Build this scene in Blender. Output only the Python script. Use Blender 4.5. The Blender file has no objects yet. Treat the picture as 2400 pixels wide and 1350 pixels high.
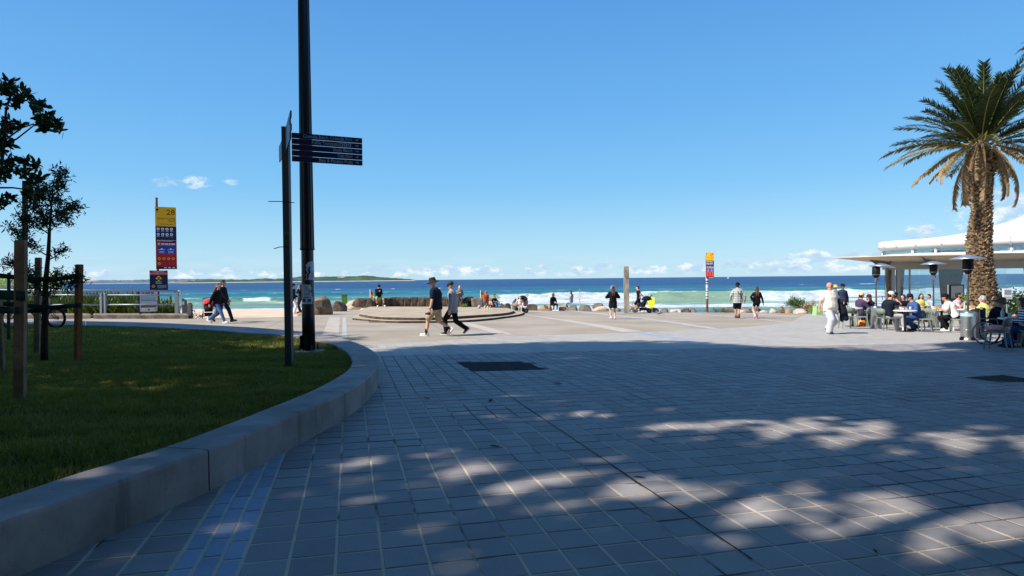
import bpy, math, random
import numpy as np
from mathutils import Vector, Matrix, Euler
random.seed(7)
rng = np.random.default_rng(7)
S = bpy.context.scene
col = S.collection
R_ = math.radians

# ------------------------------------------------------------------ camera
FPX, CZ = 1450.0, 1.42            # focal length in photo pixels (2400 wide), eye height
_p = math.atan(21.1 / FPX); _r = math.atan(.0104)
c_f = np.array([0, math.cos(_p), -math.sin(_p)])
_r0 = np.array([1., 0, 0]); _u0 = np.array([0, math.sin(_p), math.cos(_p)])
c_r = math.cos(_r) * _r0 - math.sin(_r) * _u0
c_u = math.cos(_r) * _u0 + math.sin(_r) * _r0
cam = bpy.data.cameras.new('camera'); cam_o = bpy.data.objects.new('camera', cam); col.objects.link(cam_o)
cam.sensor_width = 36; cam.lens = 36 * FPX / 2400; cam.clip_start = .05; cam.clip_end = 60000
cam_o.matrix_world = Matrix(((c_r[0], c_u[0], -c_f[0], 0), (c_r[1], c_u[1], -c_f[1], 0), (c_r[2], c_u[2], -c_f[2], CZ), (0, 0, 0, 1)))
S.camera = cam_o

# ------------------------------------------------------------------ sun, sky, exposure
SUN_EL, SHADOW_AZ = 44.0, 66.0     # elevation; direction the shadows fall, degrees right of straight ahead
SKY_STRENGTH, SUN_STRENGTH, EXPOSURE = .085, 4.6, .62
sd = np.array([math.sin(R_(SHADOW_AZ)) * math.cos(R_(SUN_EL)), math.cos(R_(SHADOW_AZ)) * math.cos(R_(SUN_EL)), -math.sin(R_(SUN_EL))])
sun = bpy.data.lights.new('sun', 'SUN'); sun_o = bpy.data.objects.new('sun', sun); col.objects.link(sun_o)
sun.energy = SUN_STRENGTH; sun.angle = R_(.55); sun.color = (1, .945, .86)
sun_o.rotation_euler = Vector(sd).to_track_quat('-Z', 'Y').to_euler(); sun_o.location = (-30, -20, 40)
S.view_settings.view_transform = 'Standard'; S.view_settings.look = 'None'
S.view_settings.exposure = EXPOSURE; S.view_settings.gamma = 1; S.view_settings.use_curve_mapping = False
S.render.engine = 'CYCLES'
S.cycles.max_bounces = 8; S.cycles.diffuse_bounces = 3; S.cycles.glossy_bounces = 3
S.cycles.transparent_max_bounces = 12; S.cycles.transmission_bounces = 4
S.cycles.sample_clamp_indirect = 6
S.cycles.caustics_reflective = False; S.cycles.caustics_refractive = False

class NT:
    """small helper to write node graphs"""
    def __init__(s, nt): s.nt = nt
    def n(s, t, **kw):
        o = s.nt.nodes.new(t)
        for k, v in kw.items(): setattr(o, k, v)
        return o
    def put(s, sock, v):
        if v is None: return
        if hasattr(v, 'is_linked'): s.nt.links.new(v, sock)
        else: sock.default_value = v
    def m(s, op, a, b=None, c=None, clamp=False):
        o = s.n('ShaderNodeMath', operation=op, use_clamp=clamp)
        for i, v in enumerate((a, b, c)): s.put(o.inputs[i], v)
        return o.outputs[0]
    def mix(s, f, a, b, mode='MIX'):
        o = s.n('ShaderNodeMix', data_type='RGBA', blend_type=mode)
        s.put(o.inputs[0], f)
        for i, v in ((6, a), (7, b)): s.put(o.inputs[i], (*v, 1) if isinstance(v, tuple) and len(v) == 3 else v)
        return o.outputs[2]
    def ss(s, x, lo, hi, a=0., b=1.):
        o = s.n('ShaderNodeMapRange', interpolation_type='SMOOTHSTEP')
        for i, v in enumerate((x, lo, hi, a, b)): s.put(o.inputs[i], v)
        return o.outputs[0]
    def noise(s, vec, scale, detail=3, rough=.55, dist=0.):
        o = s.n('ShaderNodeTexNoise'); s.put(o.inputs['Vector'], vec)
        o.inputs['Scale'].default_value = scale; o.inputs['Detail'].default_value = detail
        o.inputs['Roughness'].default_value = rough; o.inputs['Distortion'].default_value = dist
        return o.outputs[0]
    def sep(s, v):
        o = s.n('ShaderNodeSeparateXYZ'); s.put(o.inputs[0], v); return o.outputs
    def comb(s, x, y, z):
        o = s.n('ShaderNodeCombineXYZ')
        for i, v in enumerate((x, y, z)): s.put(o.inputs[i], v)
        return o.outputs[0]

world = bpy.data.worlds.new('World'); S.world = world; world.use_nodes = True
w = NT(world.node_tree); world.node_tree.nodes.clear()
sky = w.n('ShaderNodeTexSky', sky_type='NISHITA', sun_disc=False)
sky.sun_elevation = R_(SUN_EL); sky.sun_rotation = math.atan2(-sd[0], -sd[1])
sky.altitude = 0; sky.air_density = 1.0; sky.dust_density = .25; sky.ozone_density = 1.6
tc = w.n('ShaderNodeTexCoord'); X, Y, Z = w.sep(tc.outputs['Generated'])
az = w.m('ARCTAN2', X, Y); el = w.m('ARCSINE', Z)
skyc = w.n('ShaderNodeHueSaturation'); skyc.inputs['Saturation'].default_value = 1.22; skyc.inputs['Value'].default_value = 1.0
world.node_tree.links.new(sky.outputs[0], skyc.inputs['Color'])
skyc = w.mix(1., skyc.outputs[0], (1.02, 1.05, 1.06), 'MULTIPLY')
ramp = w.n('ShaderNodeValToRGB'); w.put(ramp.inputs[0], w.m('DIVIDE', el, 1.2, clamp=True)); e_ = ramp.color_ramp.elements
e_[0].position, e_[0].color = 0., (3.45, 5.75, 7.4, 1); e_[1].position, e_[1].color = 1., (.52, 1.36, 3.8, 1)
for p_, c_ in ((.04, (2.95, 5.45, 7.4)), (.12, (1.62, 4.36, 7.35)), (.22, (1.17, 3.62, 7.1)), (.36, (.82, 2.78, 6.4))): q_ = e_.new(p_); q_.color = (*c_, 1)
skyc = w.mix(.8, skyc, ramp.outputs[0])       # the deep clear coastal blue of that day
# cumulus bank low over the sea all round, taller towards the north-east end of the bay
v = w.comb(w.m('MULTIPLY', az, 1.0), w.m('MULTIPLY', el, 1.9), .3)
big = w.noise(v, 7.0, 2, .5); fine = w.noise(v, 34.0, 6, .62, .3)
topel = w.m('ADD', .038, w.m('MULTIPLY', w.ss(az, .1, .7), .034))
topel = w.m('ADD', topel, w.m('MULTIPLY', w.m('SUBTRACT', big, .5), .07))
env = w.ss(el, w.m('MULTIPLY', topel, .35), topel, 1., 0.)
dens = w.m('ADD', w.m('MULTIPLY', fine, 1.), w.m('MULTIPLY', w.m('SUBTRACT', env, 1.), .42))
dens = w.m('MULTIPLY', w.ss(dens, .435, .54), w.ss(el, .002, .010))
veil = w.m('MULTIPLY', w.ss(w.noise(w.comb(az, w.m('MULTIPLY', el, 7.), .9), 12., 4), .42, .66), w.ss(el, .055, .015))
def puff(a0, e0, ra, re, k):
    da = w.m('DIVIDE', w.m('SUBTRACT', az, a0), ra); de = w.m('DIVIDE', w.m('SUBTRACT', el, e0), re)
    rr = w.m('ADD', w.m('MULTIPLY', da, da), w.m('MULTIPLY', de, de))
    n2 = w.noise(w.comb(az, w.m('MULTIPLY', el, 2.), k), 60., 5, .65, .4)
    return w.ss(w.m('SUBTRACT', n2, w.m('MULTIPLY', rr, .33)), .30, .56)
puffs = None
for a0, e0, ra, re, k in ((-.508, .140, .021, .011, .1), (-.470, .143, .028, .013, 1.3), (-.424, .147, .014, .008, 2.7)):
    p = w.m('MULTIPLY', puff(a0, e0, ra, re, k), .75); puffs = p if puffs is None else w.m('MAXIMUM', puffs, p)
for a0, e0, ra, re, k in ((.585, .055, .030, .022, 4.1), (.672, .080, .070, .045, 5.2)):
    puffs = w.m('MAXIMUM', puffs, puff(a0, e0, ra, re, k))
lit = w.ss(w.noise(w.comb(az, w.m('MULTIPLY', w.m('SUBTRACT', el, .012), 1.9), .3), 34., 4, .6), .42, .62)
ccol = w.mix(lit, (3.9, 5.4, 7.0), (7.2, 7.7, 8.0))
c = w.mix(w.m('MULTIPLY', veil, .45), skyc, (4.6, 6.3, 7.6))
c = w.mix(w.m('MULTIPLY', w.m('MAXIMUM', dens, puffs), .9), c, ccol)
bg = w.n('ShaderNodeBackground'); w.put(bg.inputs[0], c); bg.inputs[1].default_value = SKY_STRENGTH
wo = w.n('ShaderNodeOutputWorld'); world.node_tree.links.new(bg.outputs[0], wo.inputs[0])

# ------------------------------------------------------------------ pixel -> place (2400 x 1350 photo pixels)
def ray(px, py): return c_f + c_r * (px - 1200) / FPX - c_u * (py - 675) / FPX
EYE = np.array([0, 0, CZ])
gn = np.cross(ray(821, 677), ray(1821, 681)); gn /= np.linalg.norm(gn); gn *= np.sign(gn[2])
def gz(x, y): return -(gn[0] * x + gn[1] * y) / gn[2]
def G(px, py, h=0.):
    """point of the (slightly falling) plaza, raised by h, seen at a pixel"""
    d = ray(px, py); t = -(gn @ np.array([0, 0, CZ - h])) / (gn @ d); return EYE + d * t
def P(px, py, d):
    r = ray(px, py); return EYE + r * (d / r[1])
def GD(px, d, h=0.):
    """plaza point at depth d in pixel column px"""
    q = P(px, 675, d); return np.array([q[0], q[1], gz(q[0], q[1]) + h])
pa = ray(821, 677); pa[2] = 0; pa /= np.linalg.norm(pa)          # paving rows run along pa, across pb
pb = np.array([pa[1], -pa[0], 0])

# ------------------------------------------------------------------ materials
def srgb(r, g, b):
    f = lambda c: (c / 255) / 12.92 if c / 255 <= .04045 else ((c / 255 + .055) / 1.055) ** 2.4
    return (f(r), f(g), f(b))
_mats = {}
def mat(name, c, rough=.65, spec=.3, var=.0, vscale=4., bump=.0, bscale=40., metal=0., emit=None, c2=None, detail=4):
    key = (name, tuple(round(x, 4) for x in c), rough)
    if key in _mats: return _mats[key]
    m = bpy.data.materials.new(name); m.use_nodes = True; nt = NT(m.node_tree)
    b = m.node_tree.nodes['Principled BSDF']
    b.inputs['Roughness'].default_value = rough; b.inputs['Specular IOR Level'].default_value = spec
    b.inputs['Metallic'].default_value = metal
    o = nt.n('ShaderNodeTexCoord').outputs['Object']
    if var or c2:
        n = nt.noise(o, vscale, detail, .6)
        lo = tuple(x * (1 - var) for x in c); hi = tuple(min(1, x * (1 + var)) for x in c) if c2 is None else c2
        nt.put(b.inputs['Base Color'], nt.mix(nt.ss(n, .33, .67), lo, hi))
    else: b.inputs['Base Color'].default_value = (*c, 1)
    if bump:
        bp = nt.n('ShaderNodeBump'); bp.inputs['Strength'].default_value = bump; bp.inputs['Distance'].default_value = .02
        nt.put(bp.inputs['Height'], nt.noise(o, bscale, 4, .6)); nt.put(b.inputs['Normal'], bp.outputs[0])
    _mats[key] = m; return m
def cloth(name, r, g, b, var=.16): return mat('cloth_' + name, srgb(r, g, b), .9, .12, var, 9., .5, 22.)
def leafmat(name, c, c2, trans=.25, rough=.45, scale=2.0):
    m = bpy.data.materials.new(name); m.use_nodes = True; nt = NT(m.node_tree); N = m.node_tree.nodes
    b = N['Principled BSDF']; b.inputs['Roughness'].default_value = rough; b.inputs['Specular IOR Level'].default_value = .25
    g = nt.n('ShaderNodeNewGeometry')
    o = nt.n('ShaderNodeTexCoord').outputs['Object']
    f = nt.m('ADD', nt.m('MULTIPLY', g.outputs['Random Per Island'], .6), nt.m('MULTIPLY', nt.noise(o, scale, 3), .5), clamp=True)
    cc = nt.mix(f, c, c2); nt.put(b.inputs['Base Color'], cc)
    t = nt.n('ShaderNodeBsdfTranslucent'); nt.put(t.inputs[0], nt.mix(1., cc, (1.3, 1.5, .6), 'MULTIPLY'))
    mx = nt.n('ShaderNodeMixShader'); mx.inputs[0].default_value = trans
    m.node_tree.links.new(b.outputs[0], mx.inputs[1]); m.node_tree.links.new(t.outputs[0], mx.inputs[2])
    m.node_tree.links.new(mx.outputs[0], N['Material Output'].inputs[0]); return m

# ------------------------------------------------------------------ mesh collecting
class M:
    def __init__(s): s.v = []; s.f = []; s.mi = []; s.cur = 0; s.nv = 0
    def add(s, v, f):
        v = np.asarray(v, float).reshape(-1, 3); o = s.nv
        s.v.append(v); s.nv += len(v)
        for q in f: s.f.append(tuple(int(i) + o for i in q)); s.mi.append(s.cur)
        return s
    def box(s, c, size, rot=None):
        x, y, z = (q / 2 for q in size)
        v = np.array([(-x,-y,-z),(x,-y,-z),(x,y,-z),(-x,y,-z),(-x,-y,z),(x,-y,z),(x,y,z),(-x,y,z)])
        if rot is not None: v = v @ np.array(Euler(rot).to_matrix()).T
        return s.add(v + np.asarray(c, float), [(3,2,1,0),(4,5,6,7),(0,1,5,4),(1,2,6,5),(2,3,7,6),(3,0,4,7)])
    def bar(s, p0, p1, wd, ht, up=(0, 0, 1)):
        p0 = np.asarray(p0, float); p1 = np.asarray(p1, float); d = p1 - p0; d /= np.linalg.norm(d)
        l = np.cross(up, d); l = l / np.linalg.norm(l) if np.linalg.norm(l) > 1e-6 else np.array([1., 0, 0]); u = np.cross(d, l)
        r = [(-1,-1),(1,-1),(1,1),(-1,1)]
        v = [p + l * wd / 2 * a + u * ht / 2 * b for p in (p0, p1) for a, b in r]
        return s.add(v, [(3,2,1,0),(4,5,6,7),(0,1,5,4),(1,2,6,5),(2,3,7,6),(3,0,4,7)])
    def loft(s, rings, cap=True, closed=True):
        rings = [np.asarray(r, float) for r in rings]; n = len(rings[0]); f = []
        for i in range(len(rings) - 1):
            for j in range(n if closed else n - 1):
                k = (j + 1) % n; f.append((i*n+j, i*n+k, (i+1)*n+k, (i+1)*n+j))
        if cap and closed: f.append(tuple(range(n-1, -1, -1))); f.append(tuple((len(rings)-1)*n + j for j in range(n)))
        return s.add(np.concatenate(rings), f)
    def tube(s, pts, rad, n=8, cap=True):
        pts = [np.asarray(p, float) for p in pts]; rs = rad if hasattr(rad, '__len__') else [rad] * len(pts); rings = []
        ref = None
        for i, p in enumerate(pts):
            d = pts[min(i+1, len(pts)-1)] - pts[max(i-1, 0)]; d /= np.linalg.norm(d) + 1e-12
            if ref is None: ref = np.array([0, 0, 1.]) if abs(d[2]) < .9 else np.array([1., 0, 0])
            u = np.cross(d, ref); u /= np.linalg.norm(u) + 1e-12; w_ = np.cross(u, d); ref = w_
            rings.append([p + rs[i] * (math.cos(2*math.pi*k/n) * w_ + math.sin(2*math.pi*k/n) * u) for k in range(n)])
        return s.loft(rings, cap)
    def capsule(s, p0, r0, p1, r1, n=10):
        p0 = np.asarray(p0, float); p1 = np.asarray(p1, float); d = p1 - p0; L = np.linalg.norm(d); d = d / L if L > 1e-9 else np.array([0, 0, 1.])
        pts = []; rs = []
        for t in (.15, .5, .87, 1.): pts.append(p0 - d * r0 * math.sqrt(max(0, 1 - t*t*.98))); rs.append(r0 * t)
        for t in (1., .87, .5, .15): pts.append(p1 + d * r1 * math.sqrt(max(0, 1 - t*t*.98))); rs.append(r1 * t)
        return s.tube(pts, rs, n)
    def ell(s, c, rad, rot=None, n=12, m=8):
        rings = []
        for i in range(m + 1):
            t = -math.pi/2 + math.pi * (i + .08 if i == 0 else i - .08 if i == m else i) / m
            rings.append([(math.cos(t)*math.cos(2*math.pi*k/n)*rad[0], math.cos(t)*math.sin(2*math.pi*k/n)*rad[1], math.sin(t)*rad[2]) for k in range(n)])
        A = np.eye(3) if rot is None else np.asarray(rot)
        return s.loft([np.asarray(r) @ A.T + np.asarray(c, float) for r in rings])
    def lathe(s, prof, c=(0, 0, 0), n=20, cap=True, A=None):
        A = np.eye(3) if A is None else np.asarray(A)
        return s.loft([np.array([(r*math.cos(2*math.pi*k/n), r*math.sin(2*math.pi*k/n), z) for k in range(n)]) @ A.T + np.asarray(c, float) for r, z in prof], cap)
    def prism(s, poly, z0, z1, A=None, c=(0, 0, 0)):
        A = np.eye(3) if A is None else np.asarray(A)
        return s.loft([np.array([(x, y, z) for x, y in poly]) @ A.T + np.asarray(c, float) for z in (z0, z1)])
    def mesh(s, name, mats, smooth=False, off=(0, 0, 0)):
        me = bpy.data.meshes.new(name); v = np.concatenate(s.v) - np.asarray(off, float)
        me.from_pydata(v.tolist(), [], s.f)
        for m in (mats if isinstance(mats, (list, tuple)) else [mats]): me.materials.append(m)
        if len(set(s.mi)) > 1: me.polygons.foreach_set('material_index', s.mi)
        if smooth: me.polygons.foreach_set('use_smooth', [True] * len(me.polygons))
        me.update(); return me
    def build(s, name, mats, parent=None, smooth=False, off=(0, 0, 0), **kw):
        return link(name, s.mesh(name, mats, smooth, off), parent, **kw)
def link(name, data, parent=None, loc=None, rot=None, label=None, cat=None, group=None, kind=None, scale=None):
    o = bpy.data.objects.new(name, data); col.objects.link(o)
    if parent is not None: o.parent = parent
    if loc is not None: o.location = loc
    if rot is not None: o.rotation_euler = rot
    if scale is not None: o.scale = scale
    return tag(o, label, cat, group, kind)
def tag(o, label=None, cat=None, group=None, kind=None):
    if label: o['label'] = label
    if cat: o['category'] = cat
    if group: o['group'] = group
    if kind: o['kind'] = kind
    return o
def empty(name, loc, label, cat, rz=0., group=None, kind=None):
    o = link(name, None, None, loc, (0, 0, rz), label, cat, group, kind); o.empty_display_size = .1; return o
def fast_mesh(name, verts, faces, mats, smooth=False):
    """verts (n,3), faces (m,k) arrays"""
    me = bpy.data.meshes.new(name); verts = np.asarray(verts, np.float32); faces = np.asarray(faces, np.int32)
    me.vertices.add(len(verts)); me.vertices.foreach_set('co', verts.ravel())
    k = faces.shape[1]; me.loops.add(faces.size); me.loops.foreach_set('vertex_index', faces.ravel())
    me.polygons.add(len(faces)); me.polygons.foreach_set('loop_start', np.arange(0, faces.size, k, dtype=np.int32))
    me.polygons.foreach_set('loop_total', np.full(len(faces), k, np.int32))
    if smooth: me.polygons.foreach_set('use_smooth', np.ones(len(faces), bool))
    for m in (mats if isinstance(mats, (list, tuple)) else [mats]): me.materials.append(m)
    me.update(calc_edges=True); me.validate(); return me
def facing(x, y): return math.atan2(-x, y)          # z rotation that turns a board's front (-Y) to the eye
def ordinal(i): return ['first','second','third','fourth','fifth','sixth','seventh','eighth','ninth','tenth','eleventh','twelfth','thirteenth','fourteenth','fifteenth','sixteenth'][i]
def vnoise(p, seed=0, freq=1.):
    """cheap smooth pseudo-noise for arrays of points"""
    r = np.random.default_rng(seed); o = np.zeros(len(p))
    for k in range(7):
        d = r.normal(size=3) * freq * (1 + .55 * k); o += np.sin(p @ d + r.uniform(0, 6.28)) / (1 + .45 * k)
    return o / 3.2
# ------------------------------------------------------------------ ground
EDGE = [G(*q)[:2] for q in ((430,747),(560,745.5),(690,742),(790,728),(1000,723),(1250,727.5),(1500,731.5),(1750,733),(1900,735.5),(2060,737))]
EDGE = [np.array((-70., 28.)), np.array((-22., 28.3))] + EDGE + [np.array((40., 46.)), np.array((90., 60.))]
ex = np.array([e[0] for e in EDGE]); ey = np.array([e[1] for e in EDGE])
def sheet(name, poly, m, h=0., kind='structure', parent=None):
    me = bpy.data.meshes.new(name); v = [(x, y, gz(x, y) + h) for x, y in poly]
    me.from_pydata(v, [], [tuple(range(len(v)))]); me.materials.append(m); me.update()
    if me.polygons[0].normal.z < 0: me.flip_normals()
    return link(name, me, parent, kind=kind)
def ground_mat(name, build):
    m = bpy.data.materials.new(name); m.use_nodes = True; nt = NT(m.node_tree); b = m.node_tree.nodes['Principled BSDF']
    o = nt.n('ShaderNodeTexCoord').outputs['Object']; build(nt, b, o); return m
def _conc(nt, b, o):
    x, y, z = nt.sep(o)
    n1 = nt.noise(o, .35, 4, .6); n2 = nt.noise(o, 4.5, 5, .7); n3 = nt.noise(nt.comb(nt.m('MULTIPLY', x, .25), y, 0.), 1.2, 4, .6)
    c1 = nt.mix(nt.ss(n1, .3, .7), srgb(150, 138, 122), srgb(169, 157, 141))
    c1 = nt.mix(nt.m('MULTIPLY', nt.ss(n2, .5, .78), .4), c1, srgb(124, 114, 102))
    c1 = nt.mix(nt.m('MULTIPLY', nt.ss(n3, .55, .75), .35), c1, srgb(182, 171, 156))
    # slab joints
    u = nt.m('ADD', nt.m('MULTIPLY', x, .97), nt.m('MULTIPLY', y, .25)); vv = nt.m('SUBTRACT', nt.m('MULTIPLY', y, .97), nt.m('MULTIPLY', x, .25))
    j = None
    for q, per in ((u, 6.1), (vv, 4.7)):
        d = nt.m('ABSOLUTE', nt.m('SUBTRACT', nt.m('FRACT', nt.m('DIVIDE', q, per)), .5))
        k = nt.ss(d, .0035, .0022); j = k if j is None else nt.m('MAXIMUM', j, k)
    c1 = nt.mix(nt.m('MULTIPLY', j, .5), c1, srgb(84, 78, 72))
    nt.put(b.inputs['Base Color'], c1); b.inputs['Roughness'].default_value = .85; b.inputs['Specular IOR Level'].default_value = .2
m_conc = ground_mat('promenade_concrete', _conc)
prom = sheet('promenade', [(-70, -45), (90, -45)] + [tuple(e) for e in EDGE[::-1]], m_conc)

# ---- paving (square blue-grey pavers, 0.24 m), laid on its sheet
PITCH_B, PITCH_A, B0 = .2345, .2435, .0255
def _pave(nt, b, o):
    x, y, z = nt.sep(o)
    u = nt.m('ADD', nt.m('MULTIPLY', x, float(pb[0])), nt.m('MULTIPLY', y, float(pb[1])))
    a = nt.m('ADD', nt.m('MULTIPLY', x, float(pa[0])), nt.m('MULTIPLY', y, float(pa[1])))
    ui = nt.m('DIVIDE', nt.m('SUBTRACT', u, B0 - PITCH_B / 2), PITCH_B); ai = nt.m('DIVIDE', a, PITCH_A)
    fu = nt.m('ABSOLUTE', nt.m('SUBTRACT', nt.m('FRACT', ui), .5)); fa = nt.m('ABSOLUTE', nt.m('SUBTRACT', nt.m('FRACT', ai), .5))
    joint = nt.m('MAXIMUM', nt.ss(fu, .478, .490), nt.ss(fa, .478, .490))
    wn = nt.n('ShaderNodeTexWhiteNoise', noise_dimensions='2D'); nt.put(wn.inputs['Vector'], nt.comb(nt.m('FLOOR', ui), nt.m('FLOOR', ai), 0.))
    n1 = nt.noise(o, .3, 3, .6); n2 = nt.noise(o, 60., 3, .7)
    c = nt.mix(wn.outputs['Value'], srgb(160, 154, 146), srgb(177, 170, 160))  # sunlight put into colour: lighter here than the same pavers in near shade
    c = nt.mix(nt.m('MULTIPLY', nt.ss(n1, .35, .7), .45), c, srgb(182, 175, 165))
    c = nt.mix(nt.m('MULTIPLY', nt.ss(n2, .55, .75), .25), c, srgb(120, 123, 130))
    # the blue band that repeats every forty-odd rows
    d = nt.m('ABSOLUTE', nt.m('SUBTRACT', u, 9.17)); band = nt.ss(d, .185, .165)
    c = nt.mix(band, c, nt.mix(wn.outputs['Value'], srgb(142, 154, 172), srgb(156, 166, 182)))
    grout = nt.mix(nt.noise(o, 1.3, 3), srgb(84, 80, 78), srgb(178, 168, 152))
    c = nt.mix(nt.m('MULTIPLY', joint, nt.ss(a, 30., 9., .35, 1.)), c, nt.mix(.5, grout, srgb(52, 56, 66)))
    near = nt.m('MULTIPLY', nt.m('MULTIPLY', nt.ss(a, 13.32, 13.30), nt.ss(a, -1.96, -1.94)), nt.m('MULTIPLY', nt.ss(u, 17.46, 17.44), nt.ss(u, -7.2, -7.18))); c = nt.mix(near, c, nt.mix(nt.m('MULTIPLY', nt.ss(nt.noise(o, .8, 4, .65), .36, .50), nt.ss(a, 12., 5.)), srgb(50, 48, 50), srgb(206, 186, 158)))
    nt.put(b.inputs['Base Color'], c); b.inputs['Roughness'].default_value = .62; b.inputs['Specular IOR Level'].default_value = .35
m_pave = ground_mat('paving', _pave)
PAVE_TOP = [G(*q)[:2] for q in ((700,838),(860,809),(1010,801),(1170,789),(1450,781),(1690,770.5),(1810,762),(1860,753),(1874,744),(1890,737),(2050,737))]
pave_poly = [(-14, -40), (85, -40), (88, 57.5), (40, 45.5)] + [tuple(p) for p in PAVE_TOP[::-1]] + [(-6.5, 9.)]
pavement = sheet('pavement', pave_poly, m_pave, .004)

# ---- kerb wall round the lawn: traced edges of its top
KH = .30
k_out = [(-420,1385),(-150,1283),(0,1226),(230,1146),(492,1052),(640,992),(723,957),(809,918),(860,886),(886,857),(887,836),(873,821),(849,809),(813,796),(780,788),(741,781),(669,773.5),(587,767),(452,760),(320,755),(181,752),(60,749.5),(-200,746)]
k_in = [(-420,1285),(-150,1212),(0,1167),(190,1105),(384,1047),(540,990),(630,955),(727,916),(785,886),(815,866),(825,848),(822,836),(812,824),(790,811),(768,804),(730,796),(669,786),(580,779.5),(452,771),(320,765),(181,761),(60,758.5),(-200,755)]
def resample(pts, n):
    pts = np.array(pts); d = np.r_[0, np.cumsum(np.linalg.norm(np.diff(pts, axis=0), axis=1))]
    # smooth (Catmull-Rom) resampling
    t = np.linspace(0, len(pts) - 1, n); out = []
    for q in t:
        i = min(int(q), len(pts) - 2); f = q - i
        p0, p1, p2, p3 = pts[max(i-1, 0)], pts[i], pts[i+1], pts[min(i+2, len(pts)-1)]
        out.append(.5 * (2*p1 + (p2-p0)*f + (2*p0-5*p1+4*p2-p3)*f*f + (3*p1-p0-3*p2+p3)*f**3))
    return np.array(out)
NK = 360
ko = resample([G(*q, KH)[:2] for q in k_out], NK); ki = resample([G(*q, KH)[:2] for q in k_in], NK)
m_kerb = ground_mat('kerb_concrete', lambda nt, b, o: (
    nt.put(b.inputs['Base Color'], nt.mix(nt.m('MULTIPLY', nt.ss(nt.noise(o, 55., 3, .7), .62, .72), .55),
        nt.mix(nt.m('MULTIPLY', nt.ss(nt.noise(nt.comb(nt.m('MULTIPLY', nt.sep(o)[0], 5.), nt.m('MULTIPLY', nt.sep(o)[1], 5.), nt.m('MULTIPLY', nt.sep(o)[2], .5)), 1.1, 4, .65), .56, .72), .5), nt.mix(nt.ss(nt.noise(o, 1.6, 5, .65), .3, .7), srgb(126, 117, 112), srgb(164, 153, 148)), srgb(86, 77, 70)), srgb(70, 66, 60))),
    b.inputs['Roughness'].__setattr__('default_value', .8)))
kerb = empty('kerb_wall', (0, 0, 0), 'low curved concrete kerb wall with joints round the shaded lawn', 'kerb wall')
joints = [G(492, 1052, KH)[:2], G(809, 918, KH)[:2], G(870, 819, KH)[:2], G(700, 777, KH)[:2], G(480, 761.5, KH)[:2], G(200, 752.5, KH)[:2], G(-190, 1299, KH)[:2]]
cuts = sorted({int(np.argmin(np.linalg.norm(ko - j, axis=1))) for j in joints} | {0, NK - 1})
for i0, i1 in zip(cuts[:-1], cuts[1:]):
    o, q = ko[i0:i1+1].copy(), ki[i0:i1+1].copy()
    for arr in (o, q):
        for e, nb in ((0, 1), (-1, -2)):
            d = arr[nb] - arr[e]; arr[e] += d / np.linalg.norm(d) * .007
    rings = []
    for a_, b_ in zip(o, q):
        wv = b_ - a_; L = np.linalg.norm(wv); wv /= L
        prof = [(0, -.12), (0, KH - .022), (.006, KH - .008), (.02, KH), (L - .02, KH), (L - .004, KH - .012), (L, KH - .14)]
        rings.append([(*(a_ + wv * t), gz(*(a_ + wv * t)) + h) for t, h in prof])
    n = 7; mm = M(); mm.loft(rings, cap=True); mm.build('segment', m_kerb, kerb)
# ---- lawn
LH = .25
lawn_in = ki[::3]
lawn_poly = [tuple(p) for p in lawn_in] 
m_soil = mat('lawn_soil', srgb(58, 60, 30), .95, .1, .3, 3.)
lawn = sheet('lawn', [(x, y) for x, y in lawn_poly] + [(-40., 26.), (-40., 2.)], m_soil, LH - .03)
lp = np.array(lawn_poly + [(-40., 26.), (-40., 2.)])
def inside(pts, poly):
    x, y = pts[:, 0], pts[:, 1]; r = np.zeros(len(pts), bool); j = len(poly) - 1
    for i in range(len(poly)):
        xi, yi = poly[i]; xj, yj = poly[j]
        r ^= ((yi > y) != (yj > y)) & (x < (xj - xi) * (y - yi) / (yj - yi + 1e-12) + xi); j = i
    return r
def lawn_z(x, y):
    q = np.c_[x, y, 0 * x]; return gz(x, y) + LH + .02 * vnoise(q, 3, 1.5)
def grass_blades(name, n, ymin, ymax, hmin, hmax, wd, m):
    y = np.sqrt(rng.uniform(ymin**2, ymax**2, n * 3)); x = y * rng.uniform(-.86, -.18, n * 3)
    q = np.c_[x, y]; q = q[inside(q, lp)][:n]; k = len(q)
    tuft = vnoise(np.c_[q, np.zeros(k)], 11, 2.3) * .5 + vnoise(np.c_[q, np.zeros(k)], 12, 7.) * .5
    h = rng.uniform(hmin, hmax, k) * (1 + 1.1 * np.clip(tuft, -.75, 1.3)); a = rng.uniform(0, 6.283, k); ln = rng.uniform(.1, .9, k) * h
    base = np.c_[q, lawn_z(q[:, 0], q[:, 1]) - .02]; side = np.c_[np.cos(a), np.sin(a), 0 * a] * wd / 2
    a2 = a + rng.uniform(-1, 1, k) + 1.57; tip = base + np.c_[np.cos(a2) * ln, np.sin(a2) * ln, h]; mid = base * .45 + tip * .55; mid[:, 2] += h * .12
    v = np.stack([base - side, base + side, mid + side * .8, mid - side * .8, tip], 1).reshape(-1, 3); i = np.arange(k)[:, None] * 5
    f = np.concatenate([i + np.array([[0, 1, 2]]), i + np.array([[0, 2, 3]]), i + np.array([[3, 2, 4]])])
    return link(name, fast_mesh(name, v, f, m), None, kind='stuff', label='short green grass of the shaded lawn', cat='grass')
m_grass = leafmat('grass_blade', srgb(90, 94, 36), srgb(158, 146, 76), .3, .6, .8)
g1 = grass_blades('lawn_grass', 150000, 3.2, 12, .03, .065, .006, m_grass)
g2 = grass_blades('lawn_grass', 90000, 12, 24, .04, .075, .014, m_grass)
v_ = None
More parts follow.
